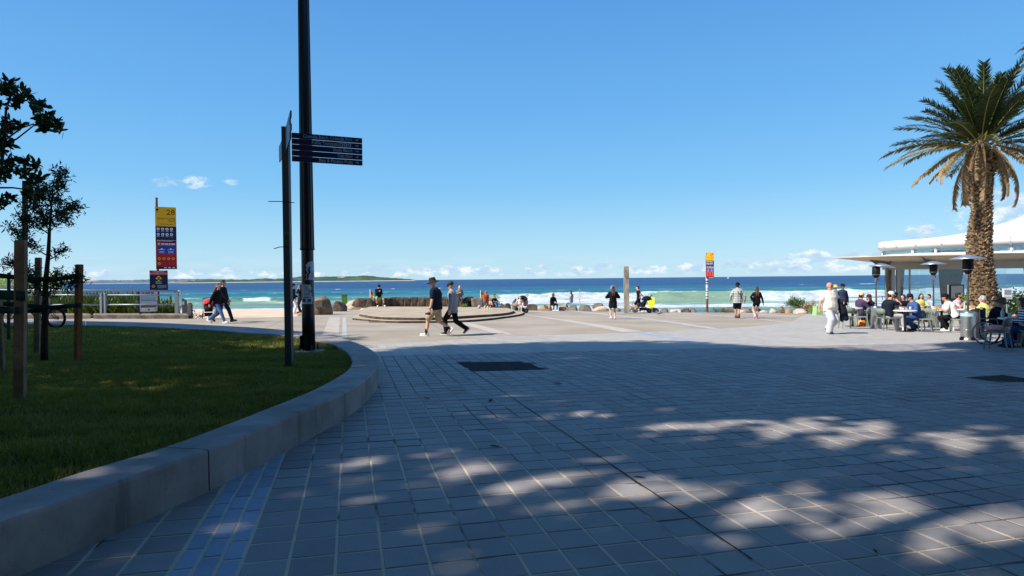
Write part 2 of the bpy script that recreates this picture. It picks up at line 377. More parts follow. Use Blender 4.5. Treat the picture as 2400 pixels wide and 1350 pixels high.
# ---- individual pavers: the 300 that show largest as parts, the rest of the near field as one part
def paver_mesh(name, m, la, lb, t=.03, bev=.006):
    mm = M(); a, b = la / 2, lb / 2
    rings = [[(-b, -a, -t), (b, -a, -t), (b, a, -t), (-b, a, -t)], [(-b, -a, -bev), (b, -a, -bev), (b, a, -bev), (-b, a, -bev)],
             [(-b+bev, -a+bev, 0), (b-bev, -a+bev, 0), (b-bev, a-bev, 0), (-b+bev, a-bev, 0)]]
    mm.loft(rings); return mm.mesh(name, m)
def paver_mat(name, c1, c2, blue=False):
    def f(nt, b, o):
        oi = nt.n('ShaderNodeObjectInfo'); g = nt.n('ShaderNodeNewGeometry')
        p = g.outputs['Position']
        r = nt.m('FRACT', nt.m('ADD', oi.outputs['Random'], g.outputs['Random Per Island']))
        c = nt.mix(r, c1, c2)
        c = nt.mix(nt.m('MULTIPLY', nt.ss(nt.noise(p, .9, 4, .65), .45, .75), .4), c, tuple(x * 1.35 for x in c2))
        c = nt.mix(nt.m('MULTIPLY', nt.ss(nt.noise(p, 170., 3, .75), .55, .68), .5), c, tuple(x * .42 for x in c1))
        c = nt.mix(nt.m('MULTIPLY', nt.ss(nt.noise(p, 230., 2, .75), .58, .68), .35), c, tuple(min(1, x * 1.7) for x in c2))
        c = nt.mix(nt.m('MULTIPLY', nt.ss(nt.noise(p, 3.1, 5, .7), .63, .73), .35), c, tuple(x * .5 for x in c1))
        vo = nt.n('ShaderNodeTexVoronoi'); nt.put(vo.inputs['Vector'], p); vo.inputs['Scale'].default_value = 2.6; vs = nt.sep(vo.outputs['Color'])
        gum = nt.m('MULTIPLY', nt.ss(vo.outputs['Distance'], nt.m('MULTIPLY', vs[0], .060), nt.m('MULTIPLY', vs[0], .035)), nt.m('GREATER_THAN', vs[1], .45))
        c = nt.mix(nt.m('MULTIPLY', gum, .6), c, tuple(x * .22 for x in c1))
        c = nt.mix(nt.m('MULTIPLY', nt.ss(nt.noise(p, .45, 5, .7, .6), .60, .72), .38), c, tuple(x * .55 for x in c1))
        nt.put(b.inputs['Base Color'], c); b.inputs['Roughness'].default_value = .6; b.inputs['Specular IOR Level'].default_value = .35
        bp = nt.n('ShaderNodeBump'); bp.inputs['Strength'].default_value = .35; bp.inputs['Distance'].default_value = .003
        nt.put(bp.inputs['Height'], nt.noise(p, 190., 3, .7)); nt.put(b.inputs['Normal'], bp.outputs[0])
    return ground_mat(name, f)
m_paver = paver_mat('paver_grey', srgb(130, 123, 121), srgb(153, 147, 143))
m_paver_b = paver_mat('paver_blue', srgb(132, 144, 164), srgb(154, 166, 184))
tilt = np.array(Euler((math.atan2(-gn[1], gn[2]) * -1, 0, 0)).to_matrix())
gnq = Vector((0, 0, 1)).rotation_difference(Vector(gn)) @ Euler((0, 0, math.atan2(pb[1], pb[0]))).to_quaternion()
me_g = paver_mesh('paver', m_paver, PITCH_A - .0095, PITCH_B - .0095); me_b = paver_mesh('paver', m_paver_b, PITCH_A - .014, .098)
kerb_poly = np.concatenate([ko, [(-40., 26.), (-40., 2.)]])
cells = []
for i in range(-30, 75):
    for j in range(-8, 55):
        b_, a_ = B0 + i * PITCH_B, (j + .5) * PITCH_A
        if i in (-3,): continue
        if i < -3: b_ = -.893 - (-3.5 - i) * PITCH_B
        cells.append((b_, a_, 0))
for k in range(3):
    for j in range(-8, 30): cells.append((-.889 + (k + .5) * .1095, (j + .5 + (.5 if k == 1 else .12 * k)) * PITCH_A, 1))
cells = [(b_, a_, t) for b_, a_, t in cells]
xy = np.array([pa[:2] * a_ + pb[:2] * b_ for b_, a_, t in cells])
frame = (np.abs(xy[:, 0]) < .84 * xy[:, 1] + .35) & (xy[:, 1] > 2.55)
vis = ~np.all([inside(xy + pb[:2] * sx_ * .12 + pa[:2] * sy_ * .12, kerb_poly) for sx_ in (-1, 1) for sy_ in (-1, 1)], axis=0)
# the patch of asphalt keeps its own hole
patch = np.array([G(*q)[:2] for q in ((1070,850),(1220,848),(1240,851),(1262,862),(1288,867),(1105,872))])
vis &= ~inside(xy, patch)
PAVE_LIM = 13.3
idx = [i for i in np.argsort(np.linalg.norm(xy, axis=1) + 100 * ~frame) if vis[i] and cells[i][1] < PAVE_LIM]
rest = M()
for n_, i in enumerate(idx):
    b_, a_, t = cells[i]; x, y = xy[i]; z = gz(x, y) + .0075 + random.uniform(-.0016, .0016)
    q = gnq @ Euler((random.uniform(-.005, .005), random.uniform(-.005, .005), random.uniform(-.006, .006))).to_quaternion()
    if n_ < 300:
        o = link('paver', me_b if t else me_g, pavement, (x, y, z)); o.rotation_mode = 'QUATERNION'; o.rotation_quaternion = q
        if t: o['label'] = 'small blue glazed brick of the paving strip'
    else:
        A = np.array(q.to_matrix()); la, lb = (PITCH_A - .0095) / 2, ((.098 if t else PITCH_B - .0095)) / 2; bv = .006
        v = np.array([(-lb,-la,-.03),(lb,-la,-.03),(lb,la,-.03),(-lb,la,-.03),(-lb+bv,-la+bv,0),(lb-bv,-la+bv,0),(lb-bv,la-bv,0),(-lb+bv,la-bv,0)]) @ A.T + (x, y, z)
        rest.cur = t; rest.add(v, [(4,5,6,7),(0,1,5,4),(1,2,6,5),(2,3,7,6),(3,0,4,7)])
rest.build('pavers', [m_paver, m_paver_b], pavement, kind='stuff')
# the wide dark movement joints that cross the paving
for p0, p1, wd in (((1104, 873), (1765, 1315), .011), ((1846, 883), (2140, 941), .011)):
    g0, g1 = G(*p0)[:2], G(*p1)[:2]; nb_ = round((((g0 + g1) / 2 @ pb[:2]) - B0) / PITCH_B - .5) + .5; bb_ = B0 + nb_ * PITCH_B
    pts = [pa[:2] * a_ + pb[:2] * (bb_ + s_ * wd / 2) for a_, s_ in ((g0 @ pa[:2], -1), (g1 @ pa[:2], -1), (g1 @ pa[:2], 1), (g0 @ pa[:2], 1))]
    sheet('movement_joint', [tuple(p) for p in pts], mat('joint_sealant', srgb(40, 37, 36), .9, .1, .3, 9.), .0115)
# asphalt patch, drain covers, strips in the concrete
m_asph = mat('asphalt', srgb(34, 35, 39), .9, .15, .25, 30., .5, 90.)
tag(sheet('asphalt_patch', [tuple(p) for p in patch], m_asph, .009, kind=None), 'black asphalt patch let into the blue-grey pavers', 'asphalt patch')
gr = G(2347, 890); rot = math.atan2(pb[1], pb[0])
gre = empty('drain_grate', gr, 'dark rusty drain grate in the pavers before the wheelchair', 'drain grate', rot)
m_rust = mat('rusty_iron', srgb(58, 44, 42), .8, .3, .4, 14.)
M().box((0, 0, .004), (.86, .62, .012)).build('frame', m_rust, gre)
for k in range(9): M().box((-.36 + k * .09, 0, .014), (.05, .54, .012)).build('bar', m_rust, gre)
gq = G(885, 755.5); gre = empty('drain_grate', gq, 'small slotted drain grate in the concrete before the round stage', 'drain grate', rot)
M().box((0, 0, .006), (.75, .5, .012)).build('frame', mat('grate_grey', srgb(120, 112, 100), .8), gre)
for k in range(7): M().box((-.3 + k * .1, 0, .016), (.03, .42, .01)).build('slot', mat('slot_dark', srgb(40, 36, 34), .9), gre)
m_strip = mat('strip_pale', srgb(180, 171, 157), .85, .2, .07, 2.5)
m_stripb = mat('strip_bluish', srgb(172, 170, 168), .85, .2, .07, 2.5)
def strip(pts0, pts1, m):
    v = [G(*q)[:2] for q in pts0] + [G(*q)[:2] for q in pts1[::-1]]
    return sheet('paving_strip', v, m, .004)
strip([(1228,738),(1300,749),(1375,762),(1430,773),(1460,779)], [(1262,741),(1330,750),(1420,763),(1475,772),(1510,777)], m_strip)
strip([(1076,758),(1120,770),(1165,784)], [(1092,754.5),(1150,769),(1205,785)], m_strip)
strip([(1330,728.5),(1420,738),(1540,752),(1672,772)], [(1345,728),(1440,738),(1560,752),(1695,771)], m_stripb)
strip([(1566,732.5),(1700,742),(1790,750),(1842,756.5)], [(1580,732.5),(1715,742),(1805,750),(1853,755.5)], m_stripb)
m_strip2 = mat('strip_soft', srgb(176, 167, 152), .85, .2, .12, 2.5)
strip([(772,744),(755,788)], [(797,743.5),(794,790)], m_strip2); strip([(803,743.5),(802,791)], [(811,743.5),(814,792)], m_stripb)
strip([(1700,733),(1780,737),(1865,743)], [(1715,733),(1790,736),(1872,742)], m_stripb)
# round raised stage with one step
def arc(px): return [G(*q[:2], q[2])[:2] for q in px]
m_stage = mat('stage_concrete', srgb(172, 156, 134), .9, .15, .14, 1.2); m_riser_shaded = mat('stage_riser_shaded', srgb(84, 74, 63), .95, .1, .45, 3., .6, 12.)  # worn brown riser, with its shadow tone put into the colour
def slab(name, px, h0, h1, back, parent):
    o = resample([G(x, y, h1)[:2] for x, y in px], 60); pts = np.concatenate([o, [G(x, y, h1)[:2] for x, y in back]])
    mm = M(); n = len(pts); c = pts.mean(0); inn = np.array([p + (c - p) / np.linalg.norm(c - p) * .02 for p in pts])
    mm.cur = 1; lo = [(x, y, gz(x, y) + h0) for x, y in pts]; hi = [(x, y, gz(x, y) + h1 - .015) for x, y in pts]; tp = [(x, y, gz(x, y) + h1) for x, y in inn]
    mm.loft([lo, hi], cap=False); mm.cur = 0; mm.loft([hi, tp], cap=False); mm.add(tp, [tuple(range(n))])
    return mm.build(name, [m_stage, m_riser_shaded], parent)
stage = empty('round_stage', G(1020, 745), 'low round concrete stage with one worn step before the sea wall', 'stage')
stage_off = np.array(stage.location)
def slab_(name, px, h0, h1, back):
    o = slab(name, px, h0, h1, back, None); o.parent = stage; o.location = -stage_off
slab_('step', [(826,744.5),(870,748.5),(920,751.5),(1005,751.5),(1077,750.5),(1133,747),(1173,742.6),(1205,738.5),(1224,734.5),(1226,730),(1210,727)], -.05, .10, [(1160,722),(860,722)])
slab_('deck', [(842,735),(880,741),(940,743.3),(1005,743.8),(1073,741),(1120,738),(1160,735.5),(1190,732.5),(1203,729),(1203,726),(1190,722)], .10, .225, [(1110,718.5),(868,718.5),(850,724)])
# ------------------------------------------------------------------ beach, sea, far shore
SEA = CZ - 5.0
def beach_z(x, y):
    e = np.interp(x, ex, ey); left = 1 / (1 + np.exp((x + 5.5) / 1.6)); g = gz(x, e) - .06
    zl = g + (SEA - .25 - g) * np.clip((y - e) / 88., 0, 1.6); zr = g + (SEA - 1.2 - g) * np.clip((y - e - .6) / 13., 0, 1.6)
    return left * zl + (1 - left) * zr
xs = np.concatenate([np.linspace(-160, -30, 40), np.linspace(-29, 40, 140), np.linspace(42, 130, 40)]); us = np.concatenate([np.linspace(-.3, 20, 60), np.linspace(21, 110, 60)])
Xg, Ug = np.meshgrid(xs, us); Yg = Ug + np.interp(Xg, ex, ey); Zg = beach_z(Xg, Yg) + .05 * vnoise(np.c_[Xg.ravel(), Yg.ravel(), 0 * Xg.ravel()], 5, 1.1).reshape(Xg.shape) * np.clip(Ug, 0, 1)
nx_ = len(xs); ii = (np.arange(len(us) - 1)[:, None] * nx_ + np.arange(nx_ - 1)[None]).ravel()
m_sand = mat('sand', srgb(208, 184, 158), .95, .1, .09, .5, .5, 4.)
link('beach', fast_mesh('beach', np.c_[Xg.ravel(), Yg.ravel(), Zg.ravel()], np.c_[ii, ii + 1, ii + nx_ + 1, ii + nx_], m_sand, True), kind='structure')

d1 = np.arange(44, 270, .55); d2 = 270 * 1.022 ** np.arange(1, 225); dist = np.concatenate([d1, d2[d2 < 26000], [26000, 45000]])
tn = np.linspace(-1.1, 1.1, 330); T, D = np.meshgrid(tn, dist); sx = T * D; sy = D
px_ = T * FPX + 1200
q3 = np.c_[sx.ravel(), sy.ravel(), 0 * sx.ravel()]
wob = vnoise(q3, 21, .045).reshape(sx.shape); wob2 = vnoise(q3, 22, .16).reshape(sx.shape); wob3 = vnoise(q3, 23, .55).reshape(sx.shape)
z = np.full(sx.shape, SEA); foam = np.zeros(sx.shape); front = np.zeros(sx.shape)
near = np.clip(1.6 - D / 900, 0, 1)
for k, (per, amp, ph) in enumerate(((34, .22, 0), (21, .12, 1.4), (9.5, .07, .5))):
    z += amp * near * (np.maximum(0, np.cos(2 * math.pi * (D + 9 * wob + 3 * wob2 + .06 * sx) / per + ph)) ** 3 - .3)
z += .06 * near * wob3
def breaker(y0, h, seg, back, front_, fo_len, slope=0.):
    """one wave crest; seg gives how far it has broken (0 green, 1 white) by pixel column"""
    global z, foam, front
    sx0 = np.array([s_[0] for s_ in seg]); br = np.interp(px_, sx0, [s_[1] for s_ in seg]); hh = h * np.interp(px_, sx0, [s_[2] for s_ in seg])
    u = D - (y0 + slope * sx + 3.5 * wob + 1.0 * wob2)
    prof = np.where(u > 0, np.exp(-(u / back) ** 2), np.exp(-(u / front_) ** 2))
    z += hh * prof * (1 + .22 * wob3 * br)
    front[:] = np.maximum(front, np.exp(-((u + front_ * .6) / (front_ * 1.1)) ** 2) * np.clip(hh / .9, 0, 1) * (y0 > 150))
    f = br * np.clip((u + fo_len) / 1.2, 0, 1) * np.clip((1.3 - u) / 1.2, 0, 1) * (hh > .02)
    lip = np.exp(-((u + .2) / .55) ** 2) * .75 * (hh > .3 * h)
    foam[:] = np.maximum(foam, np.maximum(f, lip * (.25 + .75 * np.clip(wob3 + .6, 0, 1))))
breaker(134, 1.75, [(1060,0,0),(1110,0,.4),(1140,.1,.9),(1172,.5,1),(1190,1,1),(1490,1,1),(1540,.25,1.05),(1640,.3,1.1),(1770,.2,1.0),(1800,1,1),(2100,1,1),(2700,.9,.9)], 7., 1.7, 9., .04)
breaker(165, .9, [(-200,.0,.6),(300,.1,.8),(565,.1,1),(575,1,1),(628,1,1),(636,.1,.9),(760,.3,.8),(900,.0,.7),(1000,0,.3),(1100,0,0)], 6., 1.7, 4.5)
breaker(225, .9, [(-200,0,.7),(500,0,1),(560,.3,1),(700,0,1),(1000,0,.6),(1300,0,.8),(1420,.25,.9),(2000,0,.9),(2700,0,.8)], 8., 2.6, 2.)
breaker(320, .8, [(-200,0,.8),(700,.1,1),(1400,0,1),(2700,.1,.8)], 10., 4., 2.)
breaker(140, .5, [(-200,.1,.7),(450,.2,1),(640,.35,1),(720,.3,1),(900,.1,.6),(1050,0,.2)], 4., 1.3, 4.)
breaker(105, .4, [(1120,0,0),(1190,.55,.8),(1400,.7,1),(1560,.95,1),(1900,.8,1),(2700,.8,1)], 4., 1.2, 4.5)
# wash on the beach
lf = 1 / (1 + np.exp((sx + 2) / 4.)); ridge = 0.5 + .5 * np.sin(D / 3.1 + 3 * wob + 2 * wob2)
washR = (1 - lf) * np.clip((129 - D) / 4, 0, 1) * (.22 + .52 * np.clip(wob2 + .6 * wob3 + .35 * ridge - .1, 0, 1))
washR = np.where(D < 82 + 6 * wob, np.maximum(washR, (1 - lf) * .55), washR)
washL = lf * np.clip((150 - D) / 6, 0, 1) * (.06 + .55 * np.clip(ridge * .9 + wob2 * .7 - .5, 0, 1))
washL = np.where(D < 116.5 + 2.5 * wob, np.maximum(washL, lf * .9), washL)
foam = np.clip(np.maximum(foam, np.maximum(washR, washL)), 0, 1)
foam = np.maximum(foam, np.clip((vnoise(q3, 31, .22).reshape(sx.shape) + vnoise(q3, 32, .9).reshape(sx.shape) * .6 - 1.05) * 2, 0, .55) * (D < 1400))
deep = np.clip((np.log(D) - math.log(150)) / (math.log(520) - math.log(150)) + .10 * wob, 0, 1)
nc = len(tn); ii = (np.arange(len(dist) - 1)[:, None] * nc + np.arange(nc - 1)[None]).ravel()
def _sea(nt, b, o):
    fa = nt.n('ShaderNodeAttribute', attribute_name='foam').outputs['Fac']; de = nt.n('ShaderNodeAttribute', attribute_name='deep').outputs['Fac']
    x, y, z_ = nt.sep(o); st = nt.comb(nt.m('MULTIPLY', x, .35), y, z_)
    n1 = nt.noise(st, 1.3, 5, .7, .5); n2 = nt.noise(nt.comb(nt.m('MULTIPLY', x, .16), y, 0.), .09, 6, .68)
    de2 = nt.m('ADD', de, nt.m('MULTIPLY', nt.m('SUBTRACT', n2, .5), .5), clamp=True)
    r = nt.n('ShaderNodeValToRGB'); nt.put(r.inputs[0], de2); e = r.color_ramp.elements
    stops = ((0., (.15, .25, .19)), (.13, (.06, .20, .20)), (.38, (.022, .14, .205)), (.64, (.011, .062, .155)), (1., (.004, .030, .112)))
    e[0].position, e[0].color = stops[0][0], (*stops[0][1], 1); e[1].position, e[1].color = stops[-1][0], (*stops[-1][1], 1)
    for p, c in stops[1:-1]: q = e.new(p); q.color = (*c, 1)
    n3 = nt.noise(nt.comb(nt.m('MULTIPLY', x, .22), y, 0.), .012, 11, .78)
    wc = nt.mix(nt.ss(n3, .38, .64), nt.mix(1., r.outputs[0], (.55, .62, .74), 'MULTIPLY'), nt.mix(1., r.outputs[0], (1.7, 1.45, 1.3), 'MULTIPLY'))
    fr_ = nt.n('ShaderNodeAttribute', attribute_name='front').outputs['Fac']; wc = nt.mix(nt.m('MULTIPLY', fr_, nt.ss(n1, .3, .6)), wc, (.035, .15, .125))  # darker green painted on swell fronts for their weaker sky reflection
    fm = nt.ss(nt.m('ADD', fa, nt.m('MULTIPLY', nt.m('SUBTRACT', n1, .5), 1.1)), .42, .62)
    nt.put(b.inputs['Base Color'], nt.mix(fm, wc, nt.mix(nt.ss(n1, .35, .7), (.34, .41, .45), (.66, .67, .67))))
    nt.put(b.inputs['Roughness'], nt.m('ADD', .32, nt.m('MULTIPLY', fm, .5))); b.inputs['Specular IOR Level'].default_value = .06
    bp = nt.n('ShaderNodeBump'); bp.inputs['Strength'].default_value = .8; bp.inputs['Distance'].default_value = .6
    nt.put(bp.inputs['Height'], nt.m('ADD', nt.noise(st, .45, 6, .7), nt.m('MULTIPLY', n2, 1.5))); nt.put(b.inputs['Normal'], bp.outputs[0])
me = fast_mesh('sea', np.c_[sx.ravel(), sy.ravel(), z.ravel()], np.c_[ii, ii + 1, ii + nc + 1, ii + nc], ground_mat('sea_water', _sea), True)
for nm, arr in (('foam', foam), ('deep', deep), ('front', front)):
    at = me.attributes.new(nm, 'FLOAT', 'POINT'); at.data.foreach_set('value', arr.ravel().astype(np.float32))
link('sea', me, kind='structure')

# headland and far shore: ridges traced from the photo, each at its own distance
def ridge(name, tops, d, base_y, depth, m, label=None):
    xs = np.arange(tops[0][0], tops[-1][0] + 1, 3.); tp = np.interp(xs, [t[0] for t in tops], [t[1] for t in tops])
    tp = tp + .45 * np.sin(xs * .31) * np.sin(xs * .083 + 1) + rng.normal(0, .16, len(xs))
    rows = []
    for k, f in enumerate((0, .18, .4, .65, .85, 1., .7, .0)):
        dd = d + depth * (k / 7.)
        row = []
        for x, y in zip(xs, tp):
            hz_ = 656 - .0104 * (x - 1000); top = (hz_ - y) / FPX * d + CZ; q = P(x, hz_, dd); jit = math.sin(x * .21 + k * 2.1) * .06 + math.sin(x * .057 + k) * .08
            row.append((q[0], q[1], (SEA - 1) + (top - SEA + 1) * max(0, f + (jit if 0 < k < 5 else 0)) * (1 if k < 5 else dd / d if k == 5 else 1)))
        rows.append(row)
    v = np.array(rows).reshape(-1, 3); n = len(xs); ii = (np.arange(7)[:, None] * n + np.arange(n - 1)[None]).ravel()
    return link(name, fast_mesh(name, v, np.c_[ii, ii + 1, ii + n + 1, ii + n], m, True), kind='structure')
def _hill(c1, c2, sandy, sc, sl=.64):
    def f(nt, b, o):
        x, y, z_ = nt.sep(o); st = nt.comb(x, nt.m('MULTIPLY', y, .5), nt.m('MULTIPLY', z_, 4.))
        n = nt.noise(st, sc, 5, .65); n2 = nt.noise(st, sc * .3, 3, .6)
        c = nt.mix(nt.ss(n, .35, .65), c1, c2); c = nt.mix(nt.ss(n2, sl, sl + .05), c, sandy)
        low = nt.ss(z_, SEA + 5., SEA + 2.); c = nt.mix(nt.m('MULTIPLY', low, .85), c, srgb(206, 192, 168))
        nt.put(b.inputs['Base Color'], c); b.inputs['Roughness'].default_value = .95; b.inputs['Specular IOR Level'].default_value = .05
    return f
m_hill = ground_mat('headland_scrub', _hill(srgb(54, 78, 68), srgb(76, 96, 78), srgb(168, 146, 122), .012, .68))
m_hill2 = ground_mat('far_shore', _hill(srgb(76, 92, 110), srgb(104, 112, 122), srgb(160, 146, 134), .006, .6))  # blue of the distance haze is put into both hill colours
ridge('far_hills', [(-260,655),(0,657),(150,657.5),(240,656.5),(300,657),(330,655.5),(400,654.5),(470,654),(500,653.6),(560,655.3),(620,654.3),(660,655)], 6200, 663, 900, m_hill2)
ridge('headland', [(420,660.5),(480,657),(520,655.5),(580,655.5),(620,652.3),(645,653.8),(690,650.4),(700,648.3),(715,647),(740,650),(760,648.5),(790,648),(830,647.8),(850,645.9),(862,646),(880,648.2),(905,650.5),(930,652),(950,653.6),(968,655.2),(974,656.2)], 4200, 661, 500, m_hill)
m_house = mat('far_white_wall', srgb(206, 206, 204), .8); m_hroof = mat('far_roof', srgb(130, 104, 96), .8)
for i, (px, py, wpx, hpx, lb) in enumerate(((432,658.0,22,2.6,'long white building on the far shore, right of the tall beach sign'), (455,657.0,9,2.2,'small white house on the far shore, past the long building'), (407,658.6,10,2.0,'white house on the far shore just right of the tall sign post'), (311,659.0,9,1.6,'pale house on the far shore left of the tall sign'), (278,660.0,8,1.6,'pale house on the far shore above the grass bank'))):
    d = 5900; q = P(px, py, d); k = d / FPX; e = empty('far_building', (q[0], q[1], q[2] - hpx * k / 2), lb, 'building', group='buildings on the far shore')
    M().box((0, 0, hpx * k * .35), (wpx * k, 30, hpx * k * .7)).build('wall', m_house, e)
    M().loft([[(-wpx*k*.52, -16, hpx*k*.7), (wpx*k*.52, -16, hpx*k*.7), (wpx*k*.52, 16, hpx*k*.7), (-wpx*k*.52, 16, hpx*k*.7)], [(-wpx*k*.4, -2, hpx*k), (wpx*k*.4, -2, hpx*k), (wpx*k*.4, 2, hpx*k), (-wpx*k*.4, 2, hpx*k)]]).build('roof', m_hroof, e)
# sail boat out at sea
q = P(1706, 657.5, 1500); sb = empty('sail_boat', (q[0], q[1], SEA), 'tiny white sailing boat far out on the blue sea', 'sailing boat')
M().loft([[(-1.6,-.5,.0),(1.6,-.5,0),(2.2,0,0),(1.6,.5,0),(-1.6,.5,0)],[(-2,-.8,.8),(1.8,-.8,.8),(2.8,0,.9),(1.8,.8,.8),(-2,.8,.8)]]).build('hull', mat('boat_white', (.8,.8,.8), .4), sb)
M().add([(0,-.03,1),(0,-.03,10),(2.6,-.03,1),(0,.03,1),(0,.03,10),(2.6,.03,1)], [(0,2,1),(3,4,5),(0,1,4,3),(1,2,5,4),(2,0,3,5)]).add([(-.2,-.03,1),(-.2,-.03,8),(-2,-.03,1),(-.2,.03,1),(-.2,.03,8),(-2,.03,1)], [(0,1,2),(3,5,4),(0,3,4,1),(1,4,5,2),(2,5,3,0)]).build('sail', mat('sail_white', (.85,.85,.83), .7), sb)
M().tube([(0,0,.5),(0,0,10.5)], .08, 6).build('mast', mat('mast_grey', (.4,.4,.4), .5), sb)
# ------------------------------------------------------------------ helpers for flat print on boards
def text(s, parent, size, x, z, m, align='LEFT', y=-.004, name='lettering', sx=1.0, bold=0.):
    cu = bpy.data.curves.new(name, 'FONT'); cu.body = s; cu.size = size; cu.align_x = align; cu.align_y = 'CENTER'; cu.extrude = .0012; cu.offset = bold; cu.resolution_u = 2
    cu.materials.append(m); return link(name, cu, parent, (x, y, z), (math.pi / 2, 0, 0), scale=(sx, 1, 1))
def disc(mm, x, z, r, y=-.004, n=14, A=None):
    mm.add([(x + r*math.cos(2*math.pi*k/n), y, z + r*math.sin(2*math.pi*k/n)) for k in range(n)], [tuple(range(n))])
def rect(mm, x0, z0, x1, z1, y=-.004): mm.add([(x0,y,z0),(x1,y,z0),(x1,y,z1),(x0,y,z1)], [(0,1,2,3)])
def diamond(mm, x, z, r, y=-.004): mm.add([(x-r,y,z),(x,y,z-r),(x+r,y,z),(x,y,z+r)], [(0,1,2,3)])
def lines_of_print(mm, x0, x1, z, h, y=-.004):
    x = x0
    while x < x1: wd = random.uniform(.5, 2.2) * h * 1.6; rect(mm, x, z - h/2, min(x + wd, x1), z + h/2, y); x += wd + h * .6
m_navy = mat('sign_navy', srgb(26, 34, 74), .4, .4); m_red = mat('sign_red', srgb(186, 30, 44), .4, .4); m_yel = mat('sign_yellow', srgb(240, 178, 24), .4, .4)
m_white = mat('sign_white', srgb(226, 228, 232), .5); m_black = mat('print_black', srgb(18, 18, 22), .6); m_blue = mat('sign_blue', srgb(28, 72, 160), .4)
m_navyt = mat('print_navy', srgb(22, 28, 66), .5); m_grey = mat('print_grey', srgb(150, 158, 176), .5); m_rustp = mat('print_rust', srgb(122, 58, 44), .6)

# ------------------------------------------------------------------ finger signpost on the lawn
sp = G(678.5, 862, LH - .02); dS = sp[1]
post = empty('finger_signpost', sp, 'grey square signpost with navy finger signs standing on the lawn', 'signpost')
m_post = mat('post_grey', srgb(58, 60, 66), .5, .4, .1, 8.)
ztop = P(667, 300, dS)[2] - sp[2]
pm = M(); pm.box((0, 0, ztop / 2 - .1), (.098, .098, ztop + .2)); pm.build('pole', m_post, post)
M().box((0, 0, ztop + .006), (.104, .104, .012)).build('cap', m_post, post)
blade_h = .083
fr_l, fr_r = P(680, 320, dS - .03), P(849, 330, dS + .40)
ang = math.atan2(fr_r[1] - fr_l[1], fr_r[0] - fr_l[0]); Lb = math.hypot(fr_r[0] - fr_l[0], fr_r[1] - fr_l[1])
z_t = P(849, 323, fr_r[1])[2] - sp[2]; stepz = (z_t - (P(849, 388.5, fr_r[1])[2] - sp[2])) / 5
m_lett = mat('sign_lettering', srgb(196, 204, 220), .5)
def arrow(mm, x, z, s_, y=-.013):
    for p0, p1 in (((x - s_, z), (x + s_, z)), ((x + .15*s_, z + .8*s_), (x + s_, z)), ((x + .15*s_, z - .8*s_), (x + s_, z))):
        dx, dz = p1[0]-p0[0], p1[1]-p0[1]; L = math.hypot(dx, dz); nx, nz = -dz/L*s_*.13, dx/L*s_*.13
        mm.add([(p0[0]-nx,y,p0[1]-nz),(p1[0]-nx,y,p1[1]-nz),(p1[0]+nx,y,p1[1]+nz),(p0[0]+nx,y,p0[1]+nz)], [(0,1,2,3)])
for i, s_ in enumerate(('Cronulla Beach, Cronulla Park', 'Public Transport', 'Shelly Beach', 'Oak Park', 'Bass & Flinders Point')):
    bm_ = M(); bm_.box((Lb / 2 + .03, 0, 0), (Lb - .02, .02, stepz - .008))
    b = bm_.build('finger_blade', m_navy, post); b.location = (.049, -.02, z_t - stepz * (i + .5)); b.rotation_euler = (0, 0, ang)
    if i != 1: text(s_, b, .074, Lb - .13, 0, m_lett, 'RIGHT', -.0112, sx=.80)
    else:
        text(s_, b, .074, Lb - .335, 0, m_lett, 'RIGHT', -.0112, sx=.80)
        pic = M(); pic2 = M()
        for k in range(3):
            x = Lb - .30 + k * .062; rect(pic, x - .024, -.027, x + .024, .027, -.0112); rect(pic2, x - .013, -.014, x + .013, .016 if k != 1 else .0, -.0125)
            if k == 1: disc(pic2, x, .012, .009, -.0125)
            rect(pic2, x - .014, -.022, x - .006, -.016, -.0125); rect(pic2, x + .006, -.022, x + .014, -.016, -.0125)
        pic.build('pictogram', m_lett, b); pic2.build('pictogram_print', m_navyt, b)
    ar = M(); arrow(ar, Lb - .065, 0, .024, -.0115); ar.build('arrow', m_lett, b)
    tr = M(); rect(tr, .10, -stepz*.36, .22, stepz*.36, -.0108); tr.build('faded_panel', mat('faded_rust', srgb(52, 34, 46), .6), b)
    tr = M(); rect(tr, .055, -.02, .075, .024, -.0112); tr.add([(.045,-.0112,-.02),(.085,-.0112,-.02),(.065,-.0112,.03)], [(0,1,2)]); tr.build('emblem', m_rustp, b)
for grp, n, az_, zt in ((0, 4, math.atan2(-1.02, .44), z_t + stepz * .55), (1, 3, math.atan2(.98, -.46), z_t + stepz * .1)):
    for i in range(n):
        L2 = 1.02 - (.16 if i in (1, 3) and grp == 0 else 0)
        b = M().box((L2 / 2 + .05, 0, 0), (L2, .02, stepz - .008)).build('finger_blade', m_navy, post)
        b.location = (.055 * math.cos(az_), .055 * math.sin(az_), zt - stepz * (i + .5)); b.rotation_euler = (0, 0, az_)
# cable ties and the green sticker on the post
wire = mat('cable_tie', srgb(22, 22, 24), .5)
for (pl, pr, pm_) in (((629, 472), (690, 475), (655, 472)), ((642, 583), (675, 577), (655, 579))):
    pts = [P(*pl, dS - .04) - sp, P(*pm_, dS - .07) - sp, P(668 + 5, (pr[1] + pm_[1]) / 2, dS - .062) - sp, P(*pr, dS - .05) - sp]
    M().tube(pts, .006, 6).build('cable_tie', wire, post)
q = P(671.5, 554, dS - .052) - sp
st = M(); st.box((0, 0, 0), (.075, .006, .14)); o = st.build('sticker', mat('sticker_green', srgb(70, 108, 44), .6), post); o.location = (q[0], -.0515, q[2])
o2 = M().box((0, -.0045, -.01), (.06, .003, .085)).build('sticker_print', mat('sticker_print', srgb(54, 66, 44), .6), o)
